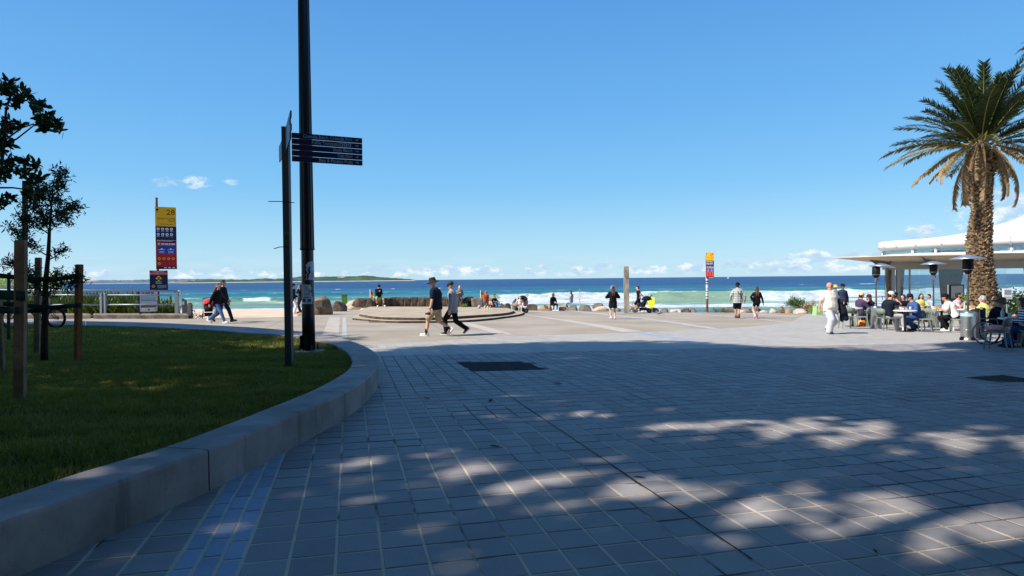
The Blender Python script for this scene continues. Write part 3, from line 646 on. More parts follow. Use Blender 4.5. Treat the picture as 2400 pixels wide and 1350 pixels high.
# ------------------------------------------------------------------ black lamp post on its footing
lp0 = G(724, 827, LH - .02); lamp = empty('lamp_post', lp0, 'tall black round lamp post with torn posters on a concrete footing', 'lamp post')
m_lamp = mat('lamp_black', srgb(20, 20, 23), .34, .5, .25, 3.)
R0, R1, HT = .118, .085, 7.6
m_ = M(); m_.lathe([(R0 + (R1 - R0) * t, HT * t) for t in np.linspace(0, 1, 12)], n=28); m_.build('pole', m_lamp, lamp, True)
m_ = M()
for k in range(8):
    a_ = k * math.pi / 4 + .2; m_.bar((math.cos(a_) * (R0 - .001), math.sin(a_) * (R0 - .001), 1.9), (math.cos(a_) * (R1 + .001), math.sin(a_) * (R1 + .001), HT), .016, .016, (math.cos(a_), math.sin(a_), 0))
m_.build('rib', m_lamp, lamp)
for z_, r in ((1.93, .128), (.04, .14)): M().lathe([(r, -.02), (r + .006, 0), (r, .02)], (0, 0, z_), 28).build('collar', m_lamp, lamp, True)
M().box((0, 0, HT + .05), (.9, .3, .1)).build('lamp_head', m_lamp, lamp)
ft = M(); m_foot = mat('footing', srgb(150, 142, 132), .9, .1, .3, 9., .8, 30.)
ft.loft([[(x * k, y * k, z_) for x, y in ((-.24,-.2),(.23,-.21),(.25,.2),(-.22,.22))] for z_, k in ((-.05, 1.05), (.03, 1.), (.05, .9))]); ft.build('footing', m_foot, lamp)
ft = M(); ft.loft([[(-.26,-.3,-.04),(.02,-.31,-.04),(.05,-.18,-.04),(-.26,-.15,-.04)],[(-.24,-.28,.035),(.0,-.29,.03),(.03,-.19,.04),(-.24,-.17,.04)]]); ft.build('footing_chip', m_foot, lamp)
for k in range(4):
    a_ = k * math.pi / 2 + .6; M().tube([(math.cos(a_) * .17, math.sin(a_) * .17, .03), (math.cos(a_) * .17, math.sin(a_) * .17, .16)], .016, 8).build('anchor_bolt', m_post, lamp)
m_bk = mat('bracket', srgb(40, 40, 44), .5); M().box((-.125, -.05, .2), (.03, .05, .26)).build('hasp', m_bk, lamp)
def poster(z0, z1, a0, a1, seed, torn, prints):
    """a torn paper wrapped round the pole; a = angle to the right of the side facing the eye"""
    na, nz = 64, 64; f0 = facing(lp0[0], lp0[1]) - math.pi / 2; vs = []; fs = []
    rr = lambda z_: R0 + (R1 - R0) * z_ / HT + .004
    for j in range(nz + 1):
        for i in range(na + 1):
            a_ = a0 + (a1 - a0) * i / na; z_ = z0 + (z1 - z0) * j / nz; r = rr(z_); vs.append((r * math.cos(f0 + a_), r * math.sin(f0 + a_), z_))
    for j in range(nz):
        for i in range(na):
            u, v_ = (i + .5) / na, (j + .5) / nz; n1 = math.sin(v_ * 9 + seed) * .05 + math.sin(v_ * 23 + seed * 2) * .045 + math.sin(v_ * 57 + seed) * .03
            if torn(u + n1, v_ + n1 * .5): fs.append((j*(na+1)+i, j*(na+1)+i+1, (j+1)*(na+1)+i+1, (j+1)*(na+1)+i))
    mm = M(); mm.add(vs, fs); o = mm.build('torn_poster', mat('paper', srgb(216, 218, 226), .9, .1, .08, 8.), lamp, True)
    pr = {}
    for (u0, u1, v0, v1, mt) in prints:
        pm_ = pr.setdefault(mt.name, (M(), mt))[0]; n = 6
        va = []
        for v_ in (v0, v1):
            for k in range(n + 1): a_ = a0 + (a1 - a0) * (u0 + (u1 - u0) * k / n); z_ = z0 + (z1 - z0) * v_; r = rr(z_) + .002; va.append((r*math.cos(f0+a_), r*math.sin(f0+a_), z_))
        pm_.add(va, [(k, k + 1, n + 2 + k, n + 1 + k) for k in range(n)])
    for pm_, mt in pr.values(): pm_.build('poster_print', mt, o, True)
zz = lambda y: P(722, y, lp0[1])[2] - lp0[2]
m_pg = mat('poster_grey', srgb(120, 122, 134), .8); m_pr = mat('poster_red', srgb(150, 92, 92), .8); m_pd = mat('poster_dark', srgb(88, 66, 70), .8)
poster(zz(656), zz(612), -.45, 1.5, 1., lambda u, v_: u > .12 + .5 * max(0, v_ - .7) and not (abs(u - .30 - .25 * (v_ - .4)) < .10 - .12 * abs(v_ - .4) and v_ < .72) and v_ < .96 - .15 * abs(u - .6),
       [(.5 + .02 * k, .95 - .03 * (k % 2), .12 + .07 * k, .15 + .07 * k, m_pg) for k in range(5)])
poster(zz(712), zz(667), -1.1, .85, 2.6, lambda u, v_: u < .93 - .24 * max(0, v_ - .3) and v_ < 1.2, [(.06, .8, .33, .36, m_pr), (.08, .35, .10, .27, m_pd), (.52, .8, .10, .26, m_pr), (.2, .7, .5, .52, m_pg), (.25, .55, .56, .57, m_pg), (.3, .62, .72, .74, m_pg), (.4, .5, .8, .86, m_pg), (.62, .68, .45, .75, m_pg)])
# ------------------------------------------------------------------ tall beach signs
def beach_sign(px_c, px_base, base_y, top_y, xl, xr, y0, y1, postx, num, words, post_top, label, post_m, diamonds, small):
    b = G(px_base, base_y); d = b[1]; k = d / FPX
    e = empty('beach_sign', b, label, 'beach sign', facing(b[0], b[1]) + (0 if small else .0))
    hz_ = lambda y: P(px_base, y, d)[2] - b[2]
    M().tube([(0, .0, -.3), (0, .0, hz_(post_top))], .055 * k * 100 / 2.2 if not small else .075, 10).build('pole', post_m, e)
    X = lambda x: (x - px_base) * k; W = X(xr) - X(xl); x0 = X(xl); zt, zb = hz_(y0), hz_(y1); H = zt - zb
    bd = M(); bd.box((x0 + W / 2, -.10, (zt + zb) / 2), (W, .03, H)); bo = bd.build('sign_board', m_navy, e); Y = -.117
    def part(nm, mt): return M(), nm, mt
    z = lambda t: zt - H * t
    m_ = M(); rect(m_, x0 + .004, z(.31), x0 + W - .004, z(0.002), Y); m_.build('yellow_panel', m_yel, bo)
    m_ = M(); rect(m_, x0 + .004, z(.955), x0 + W - .004, z(.572), Y); m_.build('red_panel', m_red, bo)
    m_ = M(); rect(m_, x0 + .08 * W, z(.755), x0 + .93 * W, z(.622), Y - .002); m_.build('blue_panel', m_blue, bo)
    text(num, bo, H * .125, x0 + W * .95, z(.085), m_black, 'RIGHT', Y - .002)
    for i, wd in enumerate(words): text(wd, bo, H * .038, x0 + W * .95, z(.185 + .038 * i), m_navyt, 'RIGHT', Y - .002, sx=1.05)
    m_ = M(); disc(m_, x0 + W * .10, z(.045), W * .065, Y - .002); rect(m_, x0 + W*.06, z(.088), x0 + W*.14, z(.075), Y - .002); lines_of_print(m_, x0 + W * .2, x0 + W * .85, z(.275), H * .008, Y - .002); m_.build('crest', m_navyt, bo)
    m_ = M(); m2 = M()
    for r in range(2):
        for c in range(4): disc(m_, x0 + W * (.13 + .21 * c), z(.355 + .085 * r), W * .075, Y - .002); lines_of_print(m2, x0 + W * (.06 + .21 * c), x0 + W * (.2 + .21 * c), z(.392 + .085 * r), H * .006, Y - .002)
    m_.build('pictogram', m_white, bo)
    m3 = M()
    for r in range(2):
        for c in range(4): rect(m3, x0 + W * (.10 + .21 * c), z(.362 + .085 * r), x0 + W * (.16 + .21 * c), z(.349 + .085 * r), Y - .004)
    m3.build('pictogram_print', m_navyt, bo)
    for t, a_, c in ((.535, .06, .95), (.548, .06, .8)): lines_of_print(m2, x0 + W * a_, x0 + W * c, z(t), H * .007, Y - .002)
    lines_of_print(m2, x0 + W * .26, x0 + W * .95, z(.592), H * .016, Y - .003); lines_of_print(m2, x0 + W * .26, x0 + W * .9, z(.608), H * .006, Y - .003)
    for a_, c in ((.12, .45), (.55, .88)):
        rect(m2, x0 + W * a_, z(.69), x0 + W * c, z(.684), Y - .003); disc(m2, x0 + W * (a_ + c) / 2, z(.677), W * .05, Y - .003)
        for t in (.715, .735): lines_of_print(m2, x0 + W * (a_ + .03), x0 + W * (c - .03), z(t), H * .008, Y - .003)
    for c in range(3): rect(m2, x0 + W * (.38 + .2 * c), z(.985), x0 + W * (.5 + .2 * c), z(.968), Y - .002)
    m2.build('lettering', m_white, bo)
    m_ = M(); m4 = M(); diamond(m_, x0 + W * .15, z(.594), W * .085, Y - .003)
    for (c, r) in diamonds: diamond(m_, x0 + W * c, z(r), W * .085, Y - .003); disc(m4, x0 + W * c, z(r), W * .03, Y - .005); lines_of_print(m4, x0 + W * (c - .06), x0 + W * (c + .06), z(r + .035), H * .005, Y - .004)
    m_.build('warning_diamond', m_yel, bo); m4.build('warning_print', m_black, bo)
    return e, X, hz_
m_timber = mat('timber_post', srgb(112, 74, 52), .85, .15, .3, 6.)
e28, X28, hz28 = beach_sign(391, 372, 738, 462, 368.5, 411.5, 485, 631, 372, '28', ('North Cronulla', 'Beach'), 463, 'tall beach sign numbered 28 on a timber post behind the railing', m_timber, [(.16,.83),(.38,.83),(.6,.83),(.82,.83),(.16,.91)], False)
b = M(); W = X28(392) - X28(355); x0 = X28(355); zt, zb = hz28(634), hz28(680)
bo = b.box((x0 + W/2, -.13, (zt+zb)/2), (W, .03, zt - zb)).build('warning_board', m_navy, e28)
m_ = M(); rect(m_, x0 + .005, zt - .23 * (zt - zb), x0 + W - .005, zt - .004, -.147); m_.build('red_panel', m_red, bo)
text('WARNING', bo, .11, x0 + W/2, zt - .07 * (zt - zb), m_white, 'CENTER', -.149); text('EXPOSED ROCKS', bo, .115, x0 + W/2, zt - .165 * (zt - zb), m_white, 'CENTER', -.149, sx=.9)
m_ = M(); diamond(m_, x0 + W/2, zt - .4*(zt-zb), .155, -.149); diamond(m_, x0 + W*.2, zt - .8*(zt-zb), .09, -.149); m_.build('warning_diamond', m_yel, bo)
m_ = M(); disc(m_, x0 + W/2 + .01, zt - .37*(zt-zb), .035, -.152); rect(m_, x0 + W/2 - .06, zt - .47*(zt-zb), x0 + W/2 + .06, zt - .42*(zt-zb), -.152); disc(m_, x0 + W*.2, zt - .8*(zt-zb), .03, -.152); m_.build('warning_print', m_black, bo)
m_ = M()
for t in (.58, .65): lines_of_print(m_, x0 + W*.33, x0 + W*.67, zt - t*(zt-zb), .03, -.149)
for t in (.76, .82, .88): lines_of_print(m_, x0 + W*.42, x0 + W*.92, zt - t*(zt-zb), .018, -.149)
m_.build('lettering', m_white, bo)
m_pole29 = mat('stickered_pole', srgb(104, 74, 58), .8, .3, .4, 5.)
e29, X29, hz29 = beach_sign(1663, 1657.5, 731, 592, 1655.5, 1673, 592, 652, 1657, '29', ('North Cronulla', 'Beach'), 598, 'smaller beach sign numbered 29 on a stickered pole by the rocks', m_pole29, [(.2,.80),(.5,.80),(.8,.80),(.2,.88),(.5,.88),(.8,.88)], True)
m_ = M(); random.seed(3)
for k in range(9): m_.lathe([(.079, 0), (.079, random.uniform(.06, .2))], (0, 0, hz29(700) + k * .17), 10, False)
m_.build('sticker', mat('sticker_white', srgb(216, 214, 216), .7, .2, .3, 9.), e29)
# ------------------------------------------------------------------ railing and concrete upstand at the beach edge
m_galv = mat('galvanised_steel', srgb(150, 156, 160), .45, .5, .1, 3., metal=.35)
rail0, rail1 = G(-60, 745), G(417, 742)
rl = empty('beach_railing', rail1, 'long grey steel railing in front of the grass bank', 'railing'); ro = np.array(rl.location)
dv = (rail0 - rail1); Lr = np.linalg.norm(dv); dv /= Lr
hr = P(417, 682, rail1[1])[2] - rail1[2]
perp = np.array([-dv[1], dv[0], 0])
M().tube([perp*0 + (0,0,hr), dv * Lr + (0,0,hr + .02)], .045, 10).build('handrail', m_galv, rl, True)
M().tube([(0,0,hr), (.12,0,hr-.01), (.2,0,hr-.09), (.14,0,hr-.2), (0,0,hr-.2)], .03, 8).build('rail_end', m_galv, rl, True)
for px in (415, 256, 248, 134, 20): 
    q = G(px, 742) - rail1; q = dv * (q @ dv)
    M().box((q[0], q[1], hr/2 - .02), (.17 if px == 415 else .09, .09, hr - .04)).build('post', m_galv if px != 415 else mat('post_galv', srgb(112, 120, 126), .5, .4), rl)
for zf in (.84, .47, .06):
    for pa_, pb_ in ((404, 259), (245, 138), (130, 24), (16, -58)):
        a_ = dv * ((G(pa_, 742) - rail1) @ dv); b_ = dv * ((G(pb_, 742) - rail1) @ dv)
        M().tube([a_ + (0,0,hr*zf), b_ + (0,0,hr*zf)], .034 if zf > .1 else .028, 8).build('rail', m_galv, rl, True)
up = empty('concrete_upstand', G(440, 746), 'low cracked concrete upstand under the beach railing', 'upstand'); uo = np.array(up.location)
m_up = mat('old_concrete', srgb(128, 116, 104), .95, .1, .3, 3., .6, 14.)
for a_, b_ in ((-80, 212), (219, 330), (331, 442)):
    o = M()
    p = [G(a_, 747.5), G(b_, 747.3), G(b_, 743.8), G(a_, 744)]
    o.loft([[q - uo - (0,0,.1) for q in p], [q - uo + (0,0,.17) for q in p], [q - uo + (0,0,.2) + (p[(i+2)%4] - q) * .04 for i, q in enumerate(p)]]).build('block', m_up, up)
# notice board, yellow marker, bollards
q = G(347, 741.5); nb = empty('notice_board', q, 'white notice board with a beach photo and blue edge, fixed to the railing', 'notice board', facing(q[0], q[1])); k = q[1] / FPX
zt, zb = P(347, 681, q[1])[2] - q[2], P(347, 730, q[1])[2] - q[2]; W = 36 * k
M().box((.02, -.14, (zt+zb)/2), (W, .05, zt-zb)).build('board', m_white, nb); M().box((-W/2 + .0, -.15, (zt+zb)/2 - .02), (.09, .09, zt-zb + .05)).build('blue_edge', mat('edge_blue', srgb(34, 62, 112), .5), nb)
def _photo(nt, b, o):
    x, y, z_ = nt.sep(o); h = nt.m('ADD', z_, nt.m('MULTIPLY', nt.noise(o, 6., 3), .14))
    r = nt.n('ShaderNodeValToRGB'); nt.put(r.inputs[0], nt.ss(h, zb + .12, zt)); e = r.color_ramp.elements
    e[0].color = (*srgb(150, 150, 140), 1); e[1].color = (*srgb(214, 222, 232), 1)
    for p, c in ((.18, srgb(66, 70, 66)), (.30, srgb(196, 206, 212)), (.50, srgb(200, 210, 222)), (.52, srgb(60, 72, 88)), (.56, srgb(128, 176, 196)), (.75, srgb(150, 190, 210))): q_ = e.new(p); q_.color = (*c, 1)
    nt.put(b.inputs['Base Color'], r.outputs[0]); b.inputs['Roughness'].default_value = .5
m_ = M(); rect(m_, -W/2 + .09, zb + .20, W/2 - .01, zt - .05, -.168); m_.build('photo_print', ground_mat('photo_print', _photo), nb)
m_ = M(); lines_of_print(m_, -W/2 + .16, W/2 - .1, zt - .12, .06, -.171); disc(m_, .04, zb + .1, .04, -.168); m_.build('lettering', m_navyt, nb)
q = GD(399.5, 34.); q[2] = P(399, 700, 34)[2] - .5; ym = empty('marker_sign', q, 'small yellow marker sign on the beach behind the railing', 'marker sign', facing(q[0], q[1])); k = 34 / FPX
M().box((0, 0, .5), (.13, .03, 13 * k)).build('board', m_yel, ym); M().box((0, .03, .1), (.04, .03, .8)).build('post', m_galv, ym); m_ = M(); disc(m_, 0, .55, .03, -.02); m_.build('print', m_black, ym)
for (px, yb, yt, hw, lb, mt) in ((433, 743, 699.5, .085, 'grey slanted bollard at the end of the beach railing', m_post), (445.5, 745, 713, .09, 'short timber bollard with a rope eye beside the grey bollard', mat('bollard_grey', srgb(96, 92, 86), .8, .2, .2, 8.))):
    q = G(px, yb); e = empty('bollard', q, lb, 'bollard', group='bollards at the beach entrance'); H = P(px, yt, q[1])[2] - q[2]
    M().loft([[(-hw,-hw,-.1),(hw,-hw,-.1),(hw,hw,-.1),(-hw,hw,-.1)],[(-hw,-hw,H),(hw,-hw,H - (.12 if px == 433 else 0)),(hw,hw,H - (.12 if px == 433 else 0)),(-hw,hw,H)]]).build('post', mt, e)
    if px > 440: M().tube([(hw, 0, H*.55), (hw + .12, 0, H*.52), (hw + .16, 0, H*.42)], .02, 6).build('rope_eye', m_black, e); M().box((0, 0, H + .02), (.12, .12, .1)).build('cap', m_timber, e)
    else: M().box((0, -hw - .01, H*.75), (.1, .02, .16)).build('plate', m_galv, e)
# ------------------------------------------------------------------ totem, yellow notice, bins, flags, scooter, ball, pigeon
q = G(1468.5, 734.5); tt = empty('timber_totem', q, 'tall weathered grey slab totem with carved lines standing on the plaza', 'totem', facing(q[0], q[1]) + .12); k = q[1] / FPX
m_tot = ground_mat('weathered_totem', lambda nt, b, o: (nt.put(b.inputs['Base Color'], nt.mix(nt.ss(nt.noise(nt.comb(nt.m('MULTIPLY', nt.sep(o)[0], 6.), nt.m('MULTIPLY', nt.sep(o)[1], 6.), nt.m('MULTIPLY', nt.sep(o)[2], .8)), 1.6, 5, .7), .35, .68), srgb(120, 114, 104), srgb(176, 168, 154))), b.inputs['Roughness'].__setattr__('default_value', .9)))
H = P(1468, 624.5, q[1])[2] - q[2]
M().loft([[(-.155,-.12,-.1),(.155,-.12,-.1),(.155,.12,-.1),(-.155,.12,-.1)],[(-.15,-.11,H),(.15,-.11,H+.01),(.15,.11,H+.01),(-.15,.11,H)]]).build('slab', m_tot, tt)
m_ = M()
for i in range(5): lines_of_print(m_, -.05 + .02 * (i % 3), .13, H - .27 - .11 * i, .035, -.123)
m_.build('lettering', mat('carved_text', srgb(78, 72, 66), .9), tt)
q = G(1536, 729.5); q[1] += 1.2; q[2] = gz(q[0], q[1]) - .2; k = q[1] / FPX; yn = empty('yellow_notice', q, 'bright yellow notice board standing among the rocks', 'notice', facing(q[0], q[1]))
zt, zb = P(1536, 696.5, q[1])[2] - q[2], P(1536, 719.5, q[1])[2] - q[2]; m_fl = mat('notice_yellow', srgb(232, 240, 20), .6)
M().box((0, 0, (zt+zb)/2), (14.5*k, .03, zt-zb)).build('board', m_fl, yn); M().box((0, .04, zb/2), (.06, .04, zb + .3)).build('post', m_galv, yn)
m_ = M(); disc(m_, 0, zb + .7*(zt-zb), .025, -.018); lines_of_print(m_, -.15, .15, zb + .32*(zt-zb), .02, -.018); lines_of_print(m_, -.08, .12, zb + .22*(zt-zb), .02, -.018); m_.build('lettering', mat('print_olive', srgb(120, 124, 20), .7), yn)
q = G(795.5, 720); bn = empty('green_bin', (q[0], q[1] + 1.5, gz(q[0], q[1]) - .1), 'small green bin top showing over the dark rock near the plaque', 'bin', .2); zt = P(795, 690, q[1]+1.5)[2] - bn.location[2]
m_bin = mat('bin_green', srgb(74, 122, 58), .6); M().loft([[(-.2,-.2,0),(.2,-.2,0),(.2,.2,0),(-.2,.2,0)],[(-.21,-.21,zt-.08),(.21,-.21,zt-.08),(.21,.21,zt-.08),(-.21,.21,zt-.08)]]).build('body', m_bin, bn); M().box((0,0,zt-.04), (.46,.46,.07)).build('lid', mat('bin_lid', srgb(70, 100, 62), .6), bn)
q = GD(1916, 36.); zt = P(1916, 721, 36)[2]; bn = empty('green_bin', (q[0], q[1], q[2] - .1), 'pale green bin behind the white shirted man by the rocks', 'bin', .1); H = P(1916, 719, 36)[2] - q[2] + .1
m_ = mat('bin_pale', srgb(150, 196, 128), .6); M().loft([[(-.22,-.2,0),(.22,-.2,0),(.22,.2,0),(-.22,.2,0)],[(-.16,-.2,H),(.22,-.2,H),(.22,.2,H),(-.16,.2,H)]]).build('body', m_, bn); M().box((.03,0,H+.02), (.42,.44,.04)).build('lid', m_, bn)
m_flr = mat('flag_red', srgb(222, 62, 44), .8); m_fly = mat('flag_yellow', srgb(252, 206, 20), .8); m_pw = mat('flag_pole', srgb(226, 226, 226), .6)
for px, yb, yt, xr, d, lb in ((867.5, 720, 678.5, 874.5, 45., 'red and yellow beach flag beside the person in green shorts'), (1126.5, 722, 680.5, 1137, 46., 'red and yellow beach flag behind the boy in the rust shirt')):
    q = GD(px, d); k = d / FPX; zt = P(px, yt, d)[2]; z0 = P(px, yb, d)[2]; e = empty('beach_flag', (q[0], q[1], z0 - .8), lb, 'flag', facing(q[0], q[1]), group='beach patrol flags'); H = zt - z0 + .8
    M().tube([(0,0,0), (0,0,H)], .03, 8).build('pole', m_pw, e); Wf = (xr - px) * k
    for nm, mt, za, zb_ in (('red_half', m_flr, H - .04, H - .26), ('yellow_half', m_fly, H - .26, H - .62)):
        v = []; 
        for i in range(7):
            t = i / 6; s_ = .10 * math.sin(t * 4.2) * t; top = za - t * (.30 if nm == 'red_half' else .24); bot = zb_ - t * (.24 if nm == 'red_half' else .06); v += [(.02 + Wf*t*1.1, s_ - .008, top), (.02 + Wf*t*1.1, s_ - .008, bot), (.02 + Wf*t*1.1, s_ + .008, bot), (.02 + Wf*t*1.1, s_ + .008, top)]
        mm = M(); mm.loft([v[i*4:i*4+4] for i in range(7)]); mm.build(nm, mt, e, True)
q = GD(702.5, 62.); zt = P(702, 673, 62)[2]; z0 = P(702, 690, 62)[2]
e = empty('marker_post', (q[0], q[1], beach_z(q[0], q[1])), 'thin white marker post on the beach left of the lamp post', 'marker post'); M().tube([(0,0,0),(0,0,zt - e.location[2])], .07, 8).build('pole', m_pw, e); M().tube([(0,0,zt - e.location[2]),(0,0,zt - e.location[2]+.12)], .045, 8).build('cap', m_pw, e)
q = GD(1358.5, 46.); z0 = SEA + 1.; zt = P(1358, 677.5, 46)[2]; e = empty('marker_post', (q[0], q[1], beach_z(q[0], q[1])), 'thin pale pole with a small sign standing in the surf wash', 'marker post'); z1 = zt - e.location[2]
M().tube([(0,0,0),(0,0,z1)], .035, 8).build('pole', mat('pole_tan', srgb(190, 176, 164), .7), e); M().box((0,-.04,z1-.55), (.16,.02,.5)).build('sign_plate', mat('plate_white', srgb(220, 216, 212), .6), e); M().box((0,-.055,z1-.15), (.08,.02,.1)).build('tag', m_blue, e)
# kick scooter
q = G(1486, 731.5); e = empty('kick_scooter', q, 'blue kick scooter parked beside the pram near the totem', 'scooter', .5); m_sc = mat('scooter_blue', srgb(70, 130, 190), .5)
M().bar((-.1,0,.1), (.45,0,.09), .11, .03).build('deck', m_sc, e); M().tube([(-.16,0,.1),(-.12,0,.68)], .018, 8).build('stem', m_sc, e); M().tube([(-.12,-.17,.68),(-.12,.17,.68)], .018, 8).build('handlebar', m_sc, e)
for x in (-.18, .5): M().lathe([(.03,-.02),(.065,-.016),(.065,.016),(.03,.02)], (x,0,.065), 14, A=((1,0,0),(0,0,1),(0,-1,0))).build('wheel', m_white, e)
q = G(1123.5, 723.5, .225); e = empty('ball', q, 'small pale patterned ball on the stage beside the boy', 'ball'); M().ell((0,0,.11), (.11,.11,.11), n=16, m=10).build('shell', mat('ball_skin', srgb(206, 202, 208), .6, c2=srgb(120, 120, 150), vscale=14.), e, True)
# pigeon
q = G(1545, 740); e = empty('pigeon', q, 'grey pigeon standing on the plaza in front of the rocks', 'pigeon', math.radians(165)); m_pg_ = mat('pigeon_grey', srgb(120, 122, 132), .8, .2, .3, 20.)
bd = M(); bd.ell((0,0,.16), (.15,.075,.075), np.array(Euler((0,.25,0)).to_matrix())); bd.ell((.15,0,.24), (.042,.035,.04)); bd.capsule((.1,0,.18), .05, (.145,0,.23), .034); bd.add([(-.1,-.03,.13),(-.1,.03,.13),(-.3,.04,.07),(-.3,-.04,.07),(-.1,-.03,.115),(-.1,.03,.115),(-.3,.04,.06),(-.3,-.04,.06)], [(0,1,2,3),(7,6,5,4),(0,3,7,4),(1,5,6,2),(3,2,6,7)]); bd.build('body', m_pg_, e, True)
M().lathe([(.012,0),(.002,.04)], (.185,0,.235), 6, A=((0,0,1),(0,1,0),(-1,0,0))).build('beak', m_black, e)
for s_ in (-1, 1): M().tube([(.0,.03*s_,.1),(.01,.03*s_,.01)], .008, 6).add([(-.02,.02*s_,.012),(.05,.01*s_,.012),(.05,.05*s_,.012)], [(0,1,2)]).build('leg', mat('pigeon_leg', srgb(170, 80, 80), .7), e)
# fallen leaves on the pavers
m_dl = mat('dry_leaf', srgb(64, 54, 38), .8, .1, .3, 20.)
for i, (px, py, s_, lb) in enumerate(((1308, 899, .075, 'dry leaf on the pavers right of the asphalt patch'), (1151, 940, .075, 'dry leaf curled on the pavers below the asphalt patch'), (1001, 934, .055, 'small dark leaf on the pavers near the kerb tip'), (2051, 1293, .03, 'small dark leaf at the lower right of the pavers'), (1498, 1120, .05, 'thin twig on the pavers by the wide dark joint'), (1160, 1047, .06, 'dark twig lying along a paver joint'))):
    q = G(px, py, .012); a_ = random.uniform(0, 3); e = M(); n = 7
    up_ = [( -s_ + 2*s_*k/n, .28*s_*math.sin(math.pi*k/n), .003 + .22*s_*math.sin(math.pi*k/n)) for k in range(n+1)]; lo_ = [(x, -y, .003 + .08*s_*math.sin(math.pi*j/n)) for j, (x, y, z_) in enumerate(up_)]; md = [(x, 0, .002) for x, y, z_ in up_]
    wd = .25 if 'twig' in lb else 1.; e.loft([[(x, y*wd, z_) for x, y, z_ in up_], md, [(x, y*wd, z_) for x, y, z_ in lo_]], cap=False, closed=False)
    e.build('twig' if 'twig' in lb else 'fallen_leaf', m_dl, None, loc=q, rot=(0, 0, a_), label=lb, cat='leaf' if wd == 1 else 'twig')
# ------------------------------------------------------------------ stakes, saplings, ties, bicycle on the lawn
m_stake = mat('stake_timber', srgb(134, 108, 82), .85, .15, .25, 5., .3, 20.); m_stakeo = mat('stake_orange', srgb(146, 92, 54), .85, .15, .25, 5.)
m_staked = mat('stake_dark', srgb(84, 70, 58), .85, .15, .2, 5.)
def LG(px, py): return G(px, py, LH)
stk = {}
for nm, px, yb, pt, yt, wd, mt, lb in (('a', 46, 938, 49, 565, .088, m_stake, 'thick pale timber tree stake standing nearest on the lawn'), ('b', 181.5, 848, 186, 621, .078, m_stakeo, 'orange brown timber tree stake at the right of the sapling'),
        ('c', 86, 832, 90, 605, .082, m_stake, 'pale timber tree stake just behind the slender sapling trunk'), ('d', 2, 866, -6, 700, .09, m_stake, 'leaning pale tree stake at the edge of the photo'), ('e', 57, 800, 59, 425, .085, m_staked, 'tall dark tree stake rising behind the nearest stake'), ('f', 20, 800, 21, 640, .05, m_staked, 'thin dark tree stake behind, between the tall stake and the leaning stake')):
    b_ = LG(px, yb); d = b_[1]; t_ = P(pt, yt, d); e = empty('tree_stake', b_, lb, 'tree stake', .35 if nm != 'b' else -.3, group='timber stakes holding the young trees')
    tt_ = t_ - b_; rz = Euler((0, 0, -e.rotation_euler.z)).to_matrix() @ Vector(tt_); w2 = wd / 2
    mm = M(); mm.loft([[(s*w2 + rz.x*f, t*w2 + rz.y*f, rz.z*f - (.3 if f == 0 else 0)) for s, t in ((-1,-1),(1,-1),(1,1),(-1,1))] for f in (0, .25, .5, .75, 1.)]); mm.build('post', mt, e)
    mm = M(); mm.loft([[(s*w2*k + rz.x, t*w2*k + rz.y, rz.z + z_) for s, t in ((-1,-1),(1,-1),(1,1),(-1,1))] for z_, k in ((.0, .96), (.01, .8))]); mm.build('sawn_top', m_stake, e); stk[nm] = (b_, t_, d)
m_tie = mat('webbing_green', srgb(22, 62, 52), .8, .15, .15, 10.)
def ribbon(name, pts, hgt, lb, thick=.012):
    pts = [np.array(p) for p in pts]; c = pts[0]; e = empty(name, c, lb, 'tree tie', group='green webbing tree ties'); o = resample(pts, 26); mm = M(); rings = []
    for i, p in enumerate(o):
        d_ = o[min(i+1, 25)] - o[max(i-1, 0)]; d_ /= np.linalg.norm(d_); n_ = np.cross(d_, (0, 0, 1)); n_ /= np.linalg.norm(n_); q = p - c
        rings.append([q - n_*thick/2 - (0,0,hgt/2), q + n_*thick/2 - (0,0,hgt/2), q + n_*thick/2 + (0,0,hgt/2), q - n_*thick/2 + (0,0,hgt/2)])
    mm.loft(rings); mm.build('webbing', m_tie, e, True)
dT = LG(105, 845)[1]; dB = stk['b'][2]
ribbon('tree_tie', [P(190, 645, dB - .06), P(180, 646, dB - .08), P(150, 652, dT + .02), P(112, 655, dT - .06), P(60, 652, dT - .1), P(-40, 642, dT - .2)], .075, 'upper green webbing tie from the orange stake to the sapling')
ribbon('tree_tie', [P(190, 716, dB - .06), P(180, 716, dB - .08), P(150, 718, dT), P(112, 721, dT - .06), P(60, 716, dT - .1), P(-40, 708, dT - .2)], .07, 'lower green webbing tie from the orange stake to the sapling')
dA = stk['a'][2]
ribbon('tree_tie', [P(59, 694, dA - .05), P(48, 694, dA - .07), P(30, 692, dA - .03), P(-60, 689, dA + .1)], .10, 'wide green webbing tie wrapped round the nearest stake')
ribbon('tree_tie', [P(110, 727, dT - .04), P(60, 729, dT - .3), P(48, 728, dA + .1), P(20, 727, dA + .1), P(-60, 722, dA + .1)], .07, 'lowest green webbing tie running behind the nearest stake')
m_bark = mat('sapling_bark', srgb(64, 54, 46), .9, .1, .3, 12., .5, 40.)
m_leaf1 = leafmat('sapling_leaf', srgb(26, 38, 22), srgb(52, 66, 34), .22, .4); m_leaf2 = leafmat('glossy_leaf', srgb(28, 44, 24), srgb(60, 78, 40), .2, .3)
